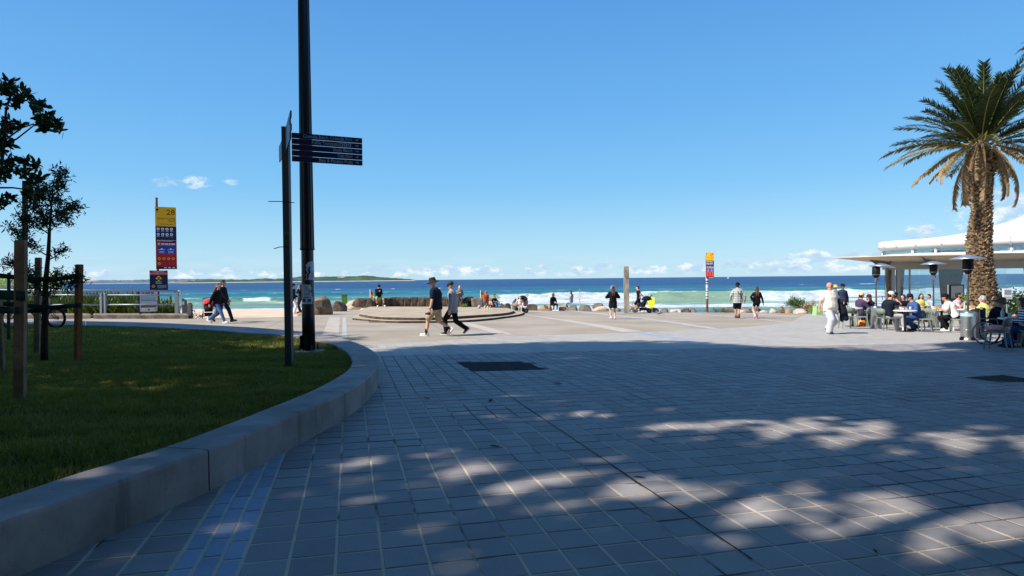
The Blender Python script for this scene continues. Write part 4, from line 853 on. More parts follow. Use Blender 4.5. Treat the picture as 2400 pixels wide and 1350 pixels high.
def leaves(centres, n, lng, wid, spread, m, parent, off, droop=.0, name='foliage', seed=1, upw=.3):
    """whorls of pointed leaves round given twig ends"""
    r = np.random.default_rng(seed); V = []; F = []; k = 0
    for c, sp_ in centres:
        c = np.asarray(c) - off
        for _ in range(n):
            d_ = r.normal(size=3); d_[2] += upw; d_ /= np.linalg.norm(d_); b_ = c + r.normal(size=3) * spread * sp_ * (.55, .55, .6)[0]; L = lng * r.uniform(.6, 1.2); s_ = np.cross(d_, r.normal(size=3)); s_ /= np.linalg.norm(s_); n_ = np.cross(s_, d_)
            m1 = b_ + d_*L*.35 + n_*L*.04; m2 = b_ + d_*L*.72 + n_*L*.02; t_ = b_ + d_*L - (0, 0, droop*L); W = wid * r.uniform(.7, 1.2) / 2
            V += [b_, m1 - s_*W, m1 + s_*W, m2 - s_*W*.9, m2 + s_*W*.9, t_]; F += [(k, k+2, k+1), (k+1, k+2, k+4), (k+1, k+4, k+3), (k+3, k+4, k+5)]; k += 6
    return link(name, fast_mesh(name, V, np.array(F), m), parent, kind='stuff')
# slender sapling
b_ = LG(105, 845); e = empty('sapling_tree', b_, 'slender staked sapling with narrow leaves and thin bare trunk', 'tree'); pp = lambda x, y, dd=0.: P(x, y, dT + dd) - b_
tr = M(); tr.tube([pp(104, 848), pp(104, 800), pp(106, 730), pp(107, 660), pp(113, 600), pp(116, 540)], [.055, .05, .045, .038, .03, .022], 8); tr.tube([pp(116, 545), pp(120, 490), pp(124, 440), pp(130, 400)], [.02, .014, .01, .005], 6); tr.build('trunk', m_bark, e, True)
br = M(); ends = []
random.seed(5)
for (x0, y0), (x1, y1), dd in (((113,600),(70,572),.2),((70,572),(40,545),.3),((116,545),(96,500),.1),((96,500),(84,470),.2),((118,510),(150,490),-.1),((150,490),(178,482),-.2),((120,490),(108,440),.2),((122,460),(146,425),.1),((126,430),(150,402),0),((116,550),(80,520),-.2),((80,520),(50,510),-.3),((107,665),(135,640),-.2),((105,690),(70,650),.1),((105,690),(140,665),-.2),((140,665),(190,660),-.35),((105,700),(60,630),.1),((70,650),(30,610),.2),((112,610),(146,586),0),((100,500),(60,480),.2),((118,500),(160,520),.2)):
    br.tube([pp(x0, y0), pp((x0+x1)/2 + 2, (y0+y1)/2 + 3, dd*.5), pp(x1, y1, dd)], [.012, .009, .005], 5); ends += [(P(x1, y1, dT + dd), 1.), (P((x0+2*x1)/3, (y0+2*y1)/3, dT + dd*.6), .8)]
br.build('branch', m_bark, e, True)
top = [(P(x + random.gauss(0, 6), y + random.gauss(0, 6), dT + random.uniform(-.3, .3)), 1.) for x, y in ((100,455),(112,470),(130,440),(145,410),(95,430),(80,455),(160,490),(172,480),(150,505),(125,500),(100,510),(80,495),(60,500),(120,475),(110,520),(140,470),(95,480),(150,430),(70,520),(40,540),(25,545),(55,570),(120,460),(105,445),(88,515),(128,520),(30,610),(15,620),(50,600),(70,640),(150,650),(165,660),(185,660),(140,670),(125,660),(60,655),(35,655),(130,690),(80,690))]
leaves(ends + top, 62, .085, .017, .09, m_leaf1, e, b_, seed=4)
# broad-leaved young tree, its crown reaching in from outside the frame
dQ = 8.2; b_ = np.array([*P(-70, 900, dQ)[:2], 0]); b_[2] = gz(b_[0], b_[1]) + LH
e = empty('young_fig_tree', b_, 'young tree with broad glossy leaf clusters reaching in from the edge', 'tree'); pp = lambda x, y, dd=0.: P(x, y, dQ + dd) - b_
tr = M(); tr.tube([(0,0,-.1), pp(-66, 700), pp(-50, 560), pp(-24, 480), pp(2, 400), pp(10, 330), pp(14, 260), pp(24, 222)], [.05,.045,.038,.03,.022,.018,.014,.01], 8); tr.build('trunk', m_bark, e, True)
br = M()
for pts in (((4,345),(40,325),(82,292),(96,282)),((10,330),(50,300),(80,290)),((14,260),(20,240),(30,215),(28,195)),((-24,480),(0,492),(28,472),(40,455)),((2,400),(30,402),(60,395)),((2,410),(-10,380),(-20,350)),((24,235),(50,220),(70,212)),((-10,440),(30,440),(70,445),(100,455))):
    br.tube([pp(x, y, .05*i) for i, (x, y) in enumerate(pts)], [.013,.011,.009,.006][:len(pts)], 6)
br.build('branch', m_bark, e, True)
cl = [(22,195),(12,215),(40,208),(55,218),(68,225),(30,238),(78,240),(100,250),(92,272),(112,285),(125,300),(140,303),(104,300),(118,270),(96,292),(130,285),(14,290),(25,300),(8,310),(40,295),(0,330),(8,390),(-4,375),(20,380),(30,395),(-10,420),(10,405),(60,378),(72,395),(85,388),(64,412),(95,420),(80,430),(6,470),(-10,480),(18,460),(70,450),(100,455),(60,460),(85,462),(5,350),(15,340),(35,372),(50,402),(-20,300),(-15,260),(0,240),(2,205),(45,232),(88,258)]
leaves([(P(x + random.gauss(0,2), y + random.gauss(0,2), dQ + random.uniform(-.25, .25)), .8) for x, y in cl], 24, .105, .042, .05, m_leaf2, e, b_, seed=6, upw=.15)
# bicycle beyond the saplings
q1 = G(131.5, 770, LH + .03); dC = q1[1]; k = dC / FPX; Rw = 24.5 * k
bc = empty('bicycle', (q1[0], q1[1], q1[2]), 'dark bicycle with an orange reflector standing behind the saplings', 'bicycle', math.pi - .04)
m_tyre = mat('tyre_black', srgb(20, 20, 22), .8); m_fr = mat('bike_frame', srgb(24, 26, 32), .4, .5); m_rim = mat('rim_grey', srgb(90, 92, 96), .4, .5)
AX = np.array(((1,0,0),(0,0,1),(0,-1,0.)))
def ring(Rm, r, n=36, k=8): 
    mm = M(); mm.loft([[((Rm + r*math.cos(2*math.pi*j/k))*math.cos(a_), r*math.sin(2*math.pi*j/k), (Rm + r*math.cos(2*math.pi*j/k))*math.sin(a_)) for j in range(k)] for a_ in np.linspace(0, 2*math.pi, n + 1)], cap=False); return mm
me_t = ring(Rw - .03, .03).mesh('tyre', m_tyre, True); me_r = ring(Rw - .065, .012).mesh('rim', m_rim, True)
sp_ = M()
for j in range(24): a_ = j * math.pi / 12; sp_.tube([(math.cos(a_+.4)*.025, .02*(-1)**j, math.sin(a_+.4)*.025), (math.cos(a_)*(Rw-.065), 0, math.sin(a_)*(Rw-.065))], .0022, 3)
sp_.tube([(0,-.05,0),(0,.05,0)], .022, 8); me_s = sp_.mesh('spokes', m_rim)
for x in (0, 1.3):
    wh = link('wheel', me_t, bc, (x, 0, Rw)); link('rim', me_r, wh); link('spokes', me_s, wh)
f = M(); bb, st_, hd = np.array((.5,0,Rw-.02)), np.array((.36,0,Rw+.48)), np.array((1.02,0,Rw+.5))
for a_, b2, r in ((bb, st_, .018), (st_ + (0,0,-.06), hd, .018), (bb, hd - (0,0,.08), .021), ((0,.05,Rw), bb + (0,.03,0), .011), ((0,-.05,Rw), bb - (0,.03,0), .011), ((0,.05,Rw), st_ + (0,.02,-.05), .009), ((0,-.05,Rw), st_ + (0,-.02,-.05), .009), (hd + (-.02,0,.08), (1.3,.06,Rw), .014), (hd + (-.02,0,.08), (1.3,-.06,Rw), .014), (st_, st_ + (-.03,0,.14), .014)): f.tube([a_, b2], r, 8)
f.build('frame', m_fr, bc, True); M().capsule(st_ + (-.14,0,.16), .055, st_ + (.12,0,.17), .025).build('saddle', m_tyre, bc, True); M().tube([hd + (-.02,0,.1), hd + (.04,0,.2), hd + (.06,.28,.22), hd + (-.06,.31,.22)], .014, 8).tube([hd + (.04,0,.2), hd + (.06,-.28,.22), hd + (-.06,-.31,.22)], .014, 8).build('handlebar', m_fr, bc, True)
cr = M(); cr.lathe([(.085,-.004),(.085,.004)], bb + (0,-.05,0), 18, A=AX); cr.tube([bb + (0,-.06,0), bb + (.05,-.07,-.16)], .012, 6); cr.tube([bb + (0,.06,0), bb + (-.05,.07,.16)], .012, 6); cr.box(bb + (.05,-.11,-.165), (.09,.08,.02)); cr.box(bb + (-.05,.11,.165), (.09,.08,.02)); cr.build('crank', m_rim, bc)
M().box((-.03, -.04, Rw + .0), (.03, .03, .09)).build('reflector', mat('reflector_orange', srgb(220, 110, 40), .3), bc); M().box((.42, .0, Rw + .2), (.12, .06, .2)).build('bag', mat('bag_red', srgb(120, 30, 34), .7), bc)
# ------------------------------------------------------------------ strap-leaved grass bank behind the railing, light bushes, plants by rocks
def strap_bank(name, spots, nper, L0, L1, wd, m, lb, seed, cat='grass bank'):
    r = np.random.default_rng(seed); V = []; F = []; k = 0
    for (x, y, z_, s_) in spots:
        for _ in range(nper):
            a_ = r.uniform(0, 6.283); L = r.uniform(L0, L1) * s_; out = r.uniform(.15, .85); dr = np.array([math.cos(a_), math.sin(a_), 0]); sd_ = np.array([-math.sin(a_), math.cos(a_), 0]) * wd / 2
            b_ = np.array([x, y, z_]) + np.r_[r.normal(size=2) * .12, 0]
            pts = [b_ + dr * L * out * (t ** 1.5) + np.array([0, 0, L * (t - .62 * out * t * t * 1.15)]) for t in (0, .35, .7, 1.)]
            for i, p in enumerate(pts): w_ = (1., 1.1, .8, .1)[i]; V += [p - sd_ * w_, p + sd_ * w_]
            F += [(k + 2*i, k + 2*i + 1, k + 2*i + 3, k + 2*i + 2) for i in range(3)]; k += 8
    return link(name, fast_mesh(name, V, np.array(F), m), None, kind='stuff', label=lb, cat=cat)
m_strap = leafmat('strap_leaf', srgb(34, 52, 22), srgb(98, 112, 58), .18, .35, 1.2); m_strapd = leafmat('bush_leaf', srgb(96, 122, 34), srgb(168, 182, 66), .35, .5, 1.2)
spots = []
for px in np.arange(-120, 408, 4.5):
    for rw in range(5):
        d = 31.7 + rw * .7 + random.uniform(-.3, .3); 
        if px > 340 and rw > 2: continue
        q = GD(px + random.uniform(-4, 4), d); sc = 1.18 + .05 * rw - (.25 if px > 330 else 0); spots.append((q[0], q[1], q[2] - .1 + .05 * rw, sc))
strap_bank('grass_bank', spots, 44, .5, 1.15, .055, m_strap, 'thick bank of green strap leaved grass behind the railing', 3)
def bush(name, cs, n, lng, wid, spread, m, lb, seed, cat='bush', stems=True):
    c0 = np.array(cs[0][0]); z0 = min(c[0][2] for c in cs); base = np.array([c0[0], c0[1], z0 - .35]); e = empty(name, base, lb, cat); leaves(cs, n, lng, wid, spread, m, e, base, seed=seed)
    if stems:
        mm = M()
        for c, s_ in cs[:14]: mm.tube([(random.uniform(-.1, .1), random.uniform(-.1, .1), -.1), np.array(c) - base], [.02, .006], 5)
        mm.build('stem', m_bark, e)
    return e
bush('coastal_bush', [(P(px + random.gauss(0, 5), y + random.gauss(0, 4), 36 + random.uniform(-1, 1)), 1.) for px in range(-40, 150, 8) for y in (652, 664, 676, 690)], 26, .15, .05, .28, m_strapd, 'light green coastal bush above the grass bank by the stakes', 9)
q = G(455, 745); bush('edge_weed', [((q[0] + random.gauss(0, .3), q[1] + random.gauss(0, .1), q[2] + .1), 1.) for _ in range(10)], 14, .14, .025, .08, m_strap, 'small green weed at the foot of the bollards', 10, 'plant')
gb = GD(1868, 41.); m_bush = leafmat('dark_bush_leaf', srgb(52, 80, 38), srgb(90, 112, 56), .2, .5); m_brown = leafmat('dry_bush_leaf', srgb(130, 98, 66), srgb(168, 136, 96), .2, .7)
bush('coastal_bush', [(P(1866 + random.gauss(0, 9), 714 - abs(random.gauss(0, 5)) + random.gauss(0, 3), 41 + random.uniform(-.5, .5)), 1.) for _ in range(60)], 22, .13, .05, .14, m_bush, 'round dark green bush among the rocks left of the cafe', 12)
bush('dry_shrub', [(P(1893 + random.gauss(0, 10), 719 + random.gauss(0, 5), 40.5 + random.uniform(-.4, .4)), 1.) for _ in range(40)], 20, .13, .03, .14, m_brown, 'dry brown shrub right of the dark green bush', 13, 'shrub')
bush('dry_shrub', [(P(1834 + random.gauss(0, 8), 729 + random.gauss(0, 2), 39.5 + random.uniform(-.3, .3)), 1.) for _ in range(14)], 16, .12, .03, .12, m_brown, 'dry brown tuft in front of the dark green bush', 14, 'shrub')
bush('rock_grass', [(P(1692 + random.gauss(0, 15), 729.5 + random.gauss(0, 2), 40 + random.uniform(-.4, .4)), 1.) for _ in range(30)], 16, .16, .02, .12, m_strap, 'green tuft of grass right of the numbered sign pole', 15, 'plant')
bush('edge_weed', [(P(1908 + random.gauss(0, 7), 728 + random.gauss(0, 2.5), 39.3 + random.uniform(-.3, .3)), 1.) for _ in range(22)], 16, .13, .03, .12, m_strapd, 'green low weed at the foot of the dry shrub', 16, 'plant')
bush('edge_weed', [(P(1088 + random.gauss(0, 4), 716 + random.gauss(0, 1.5), 41.5), 1.) for _ in range(8)], 12, .12, .03, .08, m_strapd, 'small weed below the seated person with blond hair', 17, 'plant')
# ------------------------------------------------------------------ palm
m_trunk = ground_mat('palm_trunk', lambda nt, b, o: (nt.put(b.inputs['Base Color'], nt.mix(nt.ss(nt.noise(o, 5., 5, .7), .35, .65), srgb(72, 56, 42), srgb(128, 106, 82))), b.inputs['Roughness'].__setattr__('default_value', .95)))
m_boot = mat('palm_boot', srgb(138, 116, 90), .95, .1, .6, 6.)
m_frond = leafmat('palm_frond', srgb(26, 42, 22), srgb(58, 74, 36), .12, .4); m_frondd = leafmat('palm_frond_dry', srgb(128, 102, 74), srgb(182, 156, 120), .2, .8); m_frondm = leafmat('palm_frond_half', srgb(58, 66, 38), srgb(132, 116, 80), .18, .6)
def frond_mesh(name, L, arch, hang, m, mr, seed, npair=52, leaf=.42):
    """rachis leaves the crown along +X and bends down; arch = bend, leaflets in a V"""
    r = np.random.default_rng(seed); pts = []; p = np.array([0., 0, 0]); a_ = 0.
    n = 18
    for i in range(n + 1): pts.append(p.copy()); a_ = -arch * (i / n) ** 1.5; p = p + np.array([math.cos(a_), 0, math.sin(a_)]) * L / n
    mm = M(); mm.cur = 1; mm.tube(pts, [.03 * (1 - .85 * i / n) + .004 for i in range(n + 1)], 5); mm.cur = 0
    P_ = np.array(pts)
    for i in range(npair):
        t = .10 + .9 * i / npair; f = t * n; j = min(int(f), n - 1); c = P_[j] + (P_[j+1] - P_[j]) * (f - j); d_ = (P_[j+1] - P_[j]); d_ /= np.linalg.norm(d_); up_ = np.array([-d_[2], 0, d_[0]])
        for s_ in (-1, 1):
            ll = leaf * (1.05 - .75 * abs(t - .45) ** 1.2) * r.uniform(.75, 1.1); fw = r.uniform(.5, .8); dr = np.array([d_[0]*fw, 0, d_[2]*fw]) + np.array([0, s_ * r.uniform(.55, .85), 0]) + up_ * r.uniform(-.05, .45) * (1 - hang) - np.array([0, 0, hang * r.uniform(.5, 1.1)])
            dr /= np.linalg.norm(dr); w_ = np.cross(dr, up_); w_ /= np.linalg.norm(w_) + 1e-9; wv = (d_ - dr * (d_ @ dr)); wv /= np.linalg.norm(wv) + 1e-9; wv = wv * .021 + up_ * .008
            mm.add([c - wv, c + wv, c + dr * ll * .6 + wv * .9, c + dr * ll * .6 - wv * .9, c + dr * ll - np.array([0, 0, .10 * ll])], [(0,1,2,3), (3,2,4)])
    return mm.mesh(name, [m, mr])
m_rach = mat('rachis', srgb(140, 134, 80), .6); m_rachd = mat('rachis_dry', srgb(160, 132, 96), .8)
FR = [frond_mesh('frond', 3.1, .55, .0, m_frond, m_rach, 1, 80, .48), frond_mesh('frond', 3.4, .62, .08, m_frond, m_rach, 2, 80, .46), frond_mesh('frond', 3.5, .75, .25, m_frondm, m_rach, 3, 70, .42), frond_mesh('frond', 2.7, 1.0, .75, m_frondd, m_rachd, 4, 44, .34), frond_mesh('frond', 2.5, .55, .9, m_frondd, m_rachd, 5, 40, .28)]
dP = 26.; pk = dP / FPX
base = GD(2307, dP); pl = empty('palm_tree', base, 'tall date palm with shaggy trunk and drooping dry fronds by the cafe', 'palm tree'); bo_ = np.array(base)
axis = [(x_, y_, r_ * .88) for x_, y_, r_ in [(2307, 745, .56), (2306, 700, .53), (2302, 660, .50), (2297, 620, .475), (2294, 580, .475), (2296, 545, .46), (2299, 515, .40), (2301, 490, .375), (2299, 455, .40), (2299, 425, .44), (2300, 395, .52), (2300, 365, .52), (2300, 345, .40), (2301, 325, .15)]]
ax_p = resample([np.r_[P(x, y, dP) - bo_, r] for x, y, r in axis], 70)
tm = M(); tm.loft([[(p[0] + p[3]*.93*math.cos(2*math.pi*j/24), p[1] + p[3]*.93*math.sin(2*math.pi*j/24), p[2]) for j in range(24)] for p in ax_p]); tm.build('trunk', m_trunk, pl, True)
bm_ = M(); r = np.random.default_rng(4); ph = 0.
for i in np.arange(1, 62, .6):
    p = ax_p[int(i)]; n = 21; ph += .5
    for j in range(n):
        a_ = 2*math.pi*(j + ph)/n + r.normal(0, .12); ca, sa = math.cos(a_), math.sin(a_); R = p[3]; out = r.uniform(.0, .10) * (1.5 if i > 50 else 1); hw = R * math.pi / n * .95; z0 = p[2] + r.normal(0, .035); hh = r.uniform(.03, .11)
        t_ = np.array([-sa, ca, 0]); o_ = np.array([ca, sa, 0]); c = np.array([p[0], p[1], z0])
        v = [c + o_*R*.9 - t_*hw, c + o_*R*.9 + t_*hw, c + o_*(R+out*.35) + t_*hw*.9 + (0,0,.0), c + o_*(R+out*.35) - t_*hw*.9, c + o_*(R+out) - t_*hw*.62 + (0,0,hh), c + o_*(R+out) + t_*hw*.62 + (0,0,hh), c + o_*R*.9 + t_*hw*.8 + (0,0,hh*.8), c + o_*R*.9 - t_*hw*.8 + (0,0,hh*.8)]
        bm_.add(v, [(0,1,2,3),(3,2,5,4),(4,5,6,7),(0,3,4,7),(1,6,5,2)])
bm_.build('trunk_boots', m_boot, pl, kind='stuff')
cr_c = P(2300, 335, dP) - bo_; r = np.random.default_rng(12); ga = 0
frs = []
for i in range(82):
    t = i / 81; ga += 2.39996 + r.normal(0, .12); elv = math.radians(86 - 86 * t + r.normal(0, 9)); mesh = FR[0] if elv > .75 else FR[1] if elv > .22 else FR[2]
    frs.append((mesh, ga, elv, .1 + .30 * min(1, t * 1.4), .62 - .85 * t, r.uniform(.72, 1.06)))
for i in range(22):
    ga += 2.39996 + r.normal(0, .3); elv = math.radians(r.uniform(-72, -18)); frs.append((FR[3] if i % 2 else FR[4], ga, elv, .46, -.35 + r.normal(0, .12), r.uniform(.62, 1.1)))
def place_fronds(root, cc):
    for mesh, a_, elv, rad, dz, sc in frs:
        o = link('frond', mesh, root, (cc[0] + math.cos(a_) * rad, cc[1] + math.sin(a_) * rad, cc[2] + dz * .55)); o.rotation_mode = 'QUATERNION'
        o.rotation_quaternion = Euler((0, 0, a_)).to_quaternion() @ Euler((0, -elv, 0)).to_quaternion() @ Euler((random.uniform(-.5, .5), 0, 0)).to_quaternion(); o.scale = (sc, sc, sc)
        if mesh in (FR[3], FR[4]): o['label'] = 'dry brown hanging frond'
place_fronds(pl, cr_c)
b2 = GD(2700, 20.); pl2 = empty('palm_tree', b2, 'palm outside the frame whose frond tip shows at the top corner', 'palm tree'); h2 = P(2600, 60, 20.)[2] - b2[2] - .1
M().loft([[(r_*math.cos(2*math.pi*j/20), r_*math.sin(2*math.pi*j/20), z_) for j in range(20)] for z_, r_ in ((0,.55),(2,.46),(4,.42),(h2-1.2,.40),(h2-.4,.5),(h2,.3))]).build('trunk', m_trunk, pl2, True)
place_fronds(pl2, (0, 0, h2))
# ------------------------------------------------------------------ street trees outside the frame whose shade falls on the plaza, and crowns added to block sky
m_canopy = leafmat('street_tree_leaf', srgb(34, 52, 24), srgb(66, 84, 38), .12, .5)
def big_tree(x, y, zc, rx, ry, rz, n, size, lb, seed, gaps=.0, trunk=None, fq=.75):
    r = np.random.default_rng(seed); tx, ty = trunk or (x, y); g = gz(tx, ty); e = empty('street_tree', (tx, ty, g), lb, 'tree', group='street trees behind the viewpoint'); nb = n * 3
    p = r.normal(size=(nb, 3)); p /= np.linalg.norm(p, axis=1)[:, None]; p *= (r.uniform(.25, 1, nb) ** .45 * (1 + .20 * vnoise(p, seed + 90, 3.2) + .13 * vnoise(p, seed + 91, 8.)))[:, None]
    nn = vnoise(p * (rx, ry, rz), seed, fq) ; p = p[nn > gaps][:n]; k = len(p); c = p * (rx, ry, rz) + (x - tx, y - ty, zc - g)
    d_ = r.normal(size=(k, 3)); d_ /= np.linalg.norm(d_, axis=1)[:, None]; s_ = np.cross(d_, r.normal(size=(k, 3))); s_ /= np.linalg.norm(s_, axis=1)[:, None]; L = size * r.uniform(.6, 1.3, k)[:, None]
    v = np.stack([c - d_*L*.5, c - s_*L*.22 , c + d_*L*.5, c + s_*L*.22], 1).reshape(-1, 3); link('crown', fast_mesh('crown', v, np.arange(k*4).reshape(-1, 4), m_canopy), e)
    mm = M(); cx, cy, cz = x - tx, y - ty, zc - g; mm.tube([(0,0,-.2), (0,0,cz*.3), (cx*.3, cy*.3, cz*.62), (cx*.6, cy*.6, cz*.85)], [.42,.34,.26,.16], 12)
    for q in range(9):
        a_ = q * 2.4; mm.tube([(cx*.3, cy*.3, cz*.62), (cx*.7 + math.cos(a_)*rx*.3, cy*.7 + math.sin(a_)*ry*.3, cz*.88), (cx + math.cos(a_)*rx*.7, cy + math.sin(a_)*ry*.7, cz + rz*.25*math.sin(q))], [.14,.09,.03], 7)
    mm.build('trunk', m_bark, e, True)
# crowns stand high (Norfolk pines and figs of the street); their shade falls right and away by about their height
def shade_tree(gx, gy, rx, ry, z, n, lb, seed, gaps, trunk, fq=1.2, rz=1.6, size=.34):
    k = z / math.tan(R_(SUN_EL)); big_tree(gx - sd[0] / math.cos(R_(SUN_EL)) * k, gy - sd[1] / math.cos(R_(SUN_EL)) * k, z, rx, ry, rz, n, size, lb, seed, gaps, trunk, fq)
shade_tree(2.8, 5.2, 7.8, 5.0, 12.0, 38000, 'tall street tree whose broken shade dapples the nearest pavers', 43, .13, (-11.0, -3.5), 3.5, 1.1, .30)
shade_tree(2.2, 12.3, 6.2, 4.5, 17.5, 34000, 'tall street tree shading the middle of the plaza', 42, -.20, (-15.5, 5.0), 3.6, 1.0)
shade_tree(9.2, 10.0, 6.2, 4.5, 18.5, 42000, 'tall street tree shading the right half of the plaza', 44, -.17, (-10.5, 1.5), 3.7, 1.1)
shade_tree(-11.6, 14.0, 6.7, 8.4, 15.0, 42000, 'broad street tree shading the lawn', 41, -.5, (-24.0, 8.0), 1.0, 2.2)
shade_tree(-5.4, 7.2, 4.4, 4.6, 9.5, 16000, 'street tree shading the near end of the kerb', 45, -.12, (-15.5, .5), 1.6)
shade_tree(13.4, 15.3, 2.8, 2.0, 20.0, 9000, 'tall narrow tree shading the wheelchair table', 46, -.8, (-9.2, 6.4), 1.2, 1.4)
big_tree(7.5, -9.5, 6.6, 7.0, 5.0, 4.6, 26000, .42, 'unseen dense tree added to block low sky behind the viewpoint on the right', 47, -2.)  # trees added out of view to cut sky light on the near ground
big_tree(-6.0, -12.0, 7.5, 8.0, 4.6, 5.6, 30000, .42, 'unseen dense tree added to block low sky behind the viewpoint', 48, -2.)
big_tree(17.5, -4.0, 6.2, 6.0, 5.0, 4.4, 22000, .42, 'unseen dense tree added to block low sky far right behind the viewpoint', 49, -2.)

big_tree(1.0, -4.5, 7.5, 4.2, 8.2, 1.5, 26000, .36, 'unseen spreading tree added to block sky close behind the viewpoint', 50, -.7, (2.5, -7.5), 1.2)  # another crown added to dim the sky over the near pavers
# unseen shop building added behind the viewpoint to close off the low sky
sb_ = empty('sky_blocker_building', (2.0, -17.0, gz(2, -17)), 'unseen brown brick shop building added behind the viewpoint to block the low sky', 'building'); m_brk = mat('shop_brick', srgb(120, 98, 84), .9, .1, .2, 2.); m_shf = mat('shop_frame', srgb(170, 166, 158), .7); m_dk = mat('shop_glass', srgb(40, 48, 54), .15, .5)
M().box((0, -3, 4.6), (44, 6, 9.2)).build('wall', m_brk, sb_); M().box((0, -3, 9.35), (44.4, 6.4, .3)).build('roof', mat('shop_roof', srgb(90, 88, 86), .8), sb_)
aw = M().box((0, 1.3, 3.3), (42, 2.6, .18)).build('awning', mat('shop_awning', srgb(70, 66, 64), .7), sb_)
for k in range(12):
    x = -20 + k * 3.6; w_ = M().box((x, .02, 6.6), (1.8, .08, 1.9)).build('window', m_shf, sb_); M().box((x, .07, 6.6), (1.6, .02, 1.7)).build('pane', m_dk, w_)
    s_ = M().box((x, .02, 1.5), (3.0, .08, 2.7)).build('shopfront', m_shf, sb_); M().box((x, .07, 1.5), (2.8, .02, 2.5)).build('pane', m_dk, s_)

for x_, y_, z_, r_, lb_, sd_ in ((4.0, -1.0, 9.0, 5.0, 'unseen leafy tree added to block sky above and right of the viewpoint', 51), (9.6, 2.6, 10.0, 4.4, 'unseen leafy tree added to block sky right of the viewpoint', 52), (14.6, 6.4, 10.0, 3.6, 'unseen leafy tree added to block sky farther right of the viewpoint', 53)):  # crowns added overhead to darken the near shade, clear of the sun
    big_tree(x_, y_, z_, r_, r_, 1.6, 15000, .36, lb_, sd_, -.8, (x_ + 1.0, y_ - 4.2 + .3 * (sd_ - 51)), 1.2)
# ------------------------------------------------------------------ rocks and the boulder sea wall
def rock_mat(name, c1, c2, c3):
    def f(nt, b, o):
        n = nt.noise(o, 2.2, 6, .65); n2 = nt.noise(o, 9., 5, .7)
        c = nt.mix(nt.ss(n, .32, .66), c1, c2); c = nt.mix(nt.m('MULTIPLY', nt.ss(n2, .55, .72), .6), c, c3)
        nt.put(b.inputs['Base Color'], c); b.inputs['Roughness'].default_value = .92; b.inputs['Specular IOR Level'].default_value = .15
        bp = nt.n('ShaderNodeBump'); bp.inputs['Strength'].default_value = .7; bp.inputs['Distance'].default_value = .05
        nt.put(bp.inputs['Height'], nt.noise(o, 7., 6, .7)); nt.put(b.inputs['Normal'], bp.outputs[0])
    return ground_mat(name, f)
m_rockb = rock_mat('rock_brown', srgb(64, 53, 43), srgb(112, 98, 82), srgb(40, 34, 30)); m_rockg = rock_mat('rock_grey', srgb(96, 88, 80), srgb(140, 130, 118), srgb(62, 57, 52))
m_rockp = rock_mat('rock_pale', srgb(164, 150, 132), srgb(196, 184, 168), srgb(112, 100, 86)); m_rockt = rock_mat('rock_tan', srgb(150, 118, 90), srgb(178, 146, 114), srgb(112, 90, 72))
import bmesh
def rock_mesh(w_, dpt, h, seed, m, blocky=.5):
    bm = bmesh.new(); bmesh.ops.create_icosphere(bm, subdivisions=4 if w_ > 1.2 else 3, radius=1.); v = np.array([q.co for q in bm.verts]); f = [tuple(x.index for x in q.verts) for q in bm.faces]; bm.free()
    e_ = 2 / (2 + 2.2 * blocky); v = np.sign(v) * np.abs(v) ** e_
    if blocky > 2: v = np.clip(v * 1.35, -1, 1)
    r = np.random.default_rng(seed)
    for _ in range(13 if blocky < 2 else 4):                      # sheared facets
        n_ = r.normal(size=3); n_[2] = abs(n_[2]) * .7; n_ /= np.linalg.norm(n_); d_ = v @ n_; lim = r.uniform(.55, .9); k = d_ > lim; v[k] -= np.outer(d_[k] - lim, n_) * .85
    v = v * (1 + .07 * vnoise(v, seed, 1.9)[:, None] + .04 * vnoise(v, seed + 1, 5.)[:, None])
    v = v * (w_ / 2, dpt / 2, h * .62); v[:, 2] += h * .36
    return fast_mesh('rock', v, np.array(f), m, False)
def block_mesh(w_, dpt, h, seed, m):
    n = 7; g = np.linspace(-1, 1, n); idx = {}; V = []; F = []
    def vid(p):
        k = tuple(np.round(p, 5))
        if k not in idx: idx[k] = len(V); V.append(p)
        return idx[k]
    for ax in range(3):
        for sgn in (-1, 1):
            for i in range(n - 1):
                for j in range(n - 1):
                    q = []
                    for a_, b_ in ((i, j), (i + 1, j), (i + 1, j + 1), (i, j + 1)):
                        p = [0, 0, 0]; p[ax] = sgn; p[(ax + 1) % 3] = g[a_]; p[(ax + 2) % 3] = g[b_]; q.append(vid(p))
                    F.append(q if sgn > 0 else q[::-1])
    v = np.array(V, float); r = np.abs(v).copy(); edge = np.sort(r, axis=1)[:, 1]                 # knock the arrises off
    v *= (1 - .05 * np.clip((edge - .6) / .4, 0, 1) ** 2)[:, None]
    sc = np.array((w_ / 2, dpt / 2, h / 2)); q = v * sc; v = q + (.05 * vnoise(q, seed, 3.)[:, None] + .035 * vnoise(q, seed + 5, 8.)[:, None]) * v / (np.abs(v).max(1)[:, None] + 1e-6)
    v[:, 2] += h / 2 - .05; return fast_mesh('block', v, np.array(F), m, False)
def rock(x0, x1, yb, yt, m, lb, seed, blocky=.4, d=None, h=0., group=None, cat='rock', name='rock', dfac=.8):
    px = (x0 + x1) / 2; q = G(px, yb, h) if d is None else np.array([*P(px, yb, d)]); d = q[1]; W = (x1 - x0) * d / FPX; H = P(px, yt, d)[2] - q[2]; dp = max(W * dfac, .5)
    o = link(name, (block_mesh(W * 1.0, dp, H, seed, m) if blocky > .82 else rock_mesh(W * 1.02, dp, H, seed, m, blocky)), None, (q[0], q[1] + dp * .42, q[2]), (0, 0, facing(q[0], q[1]) + random.uniform(-.15, .15)), lb, cat, group); return o
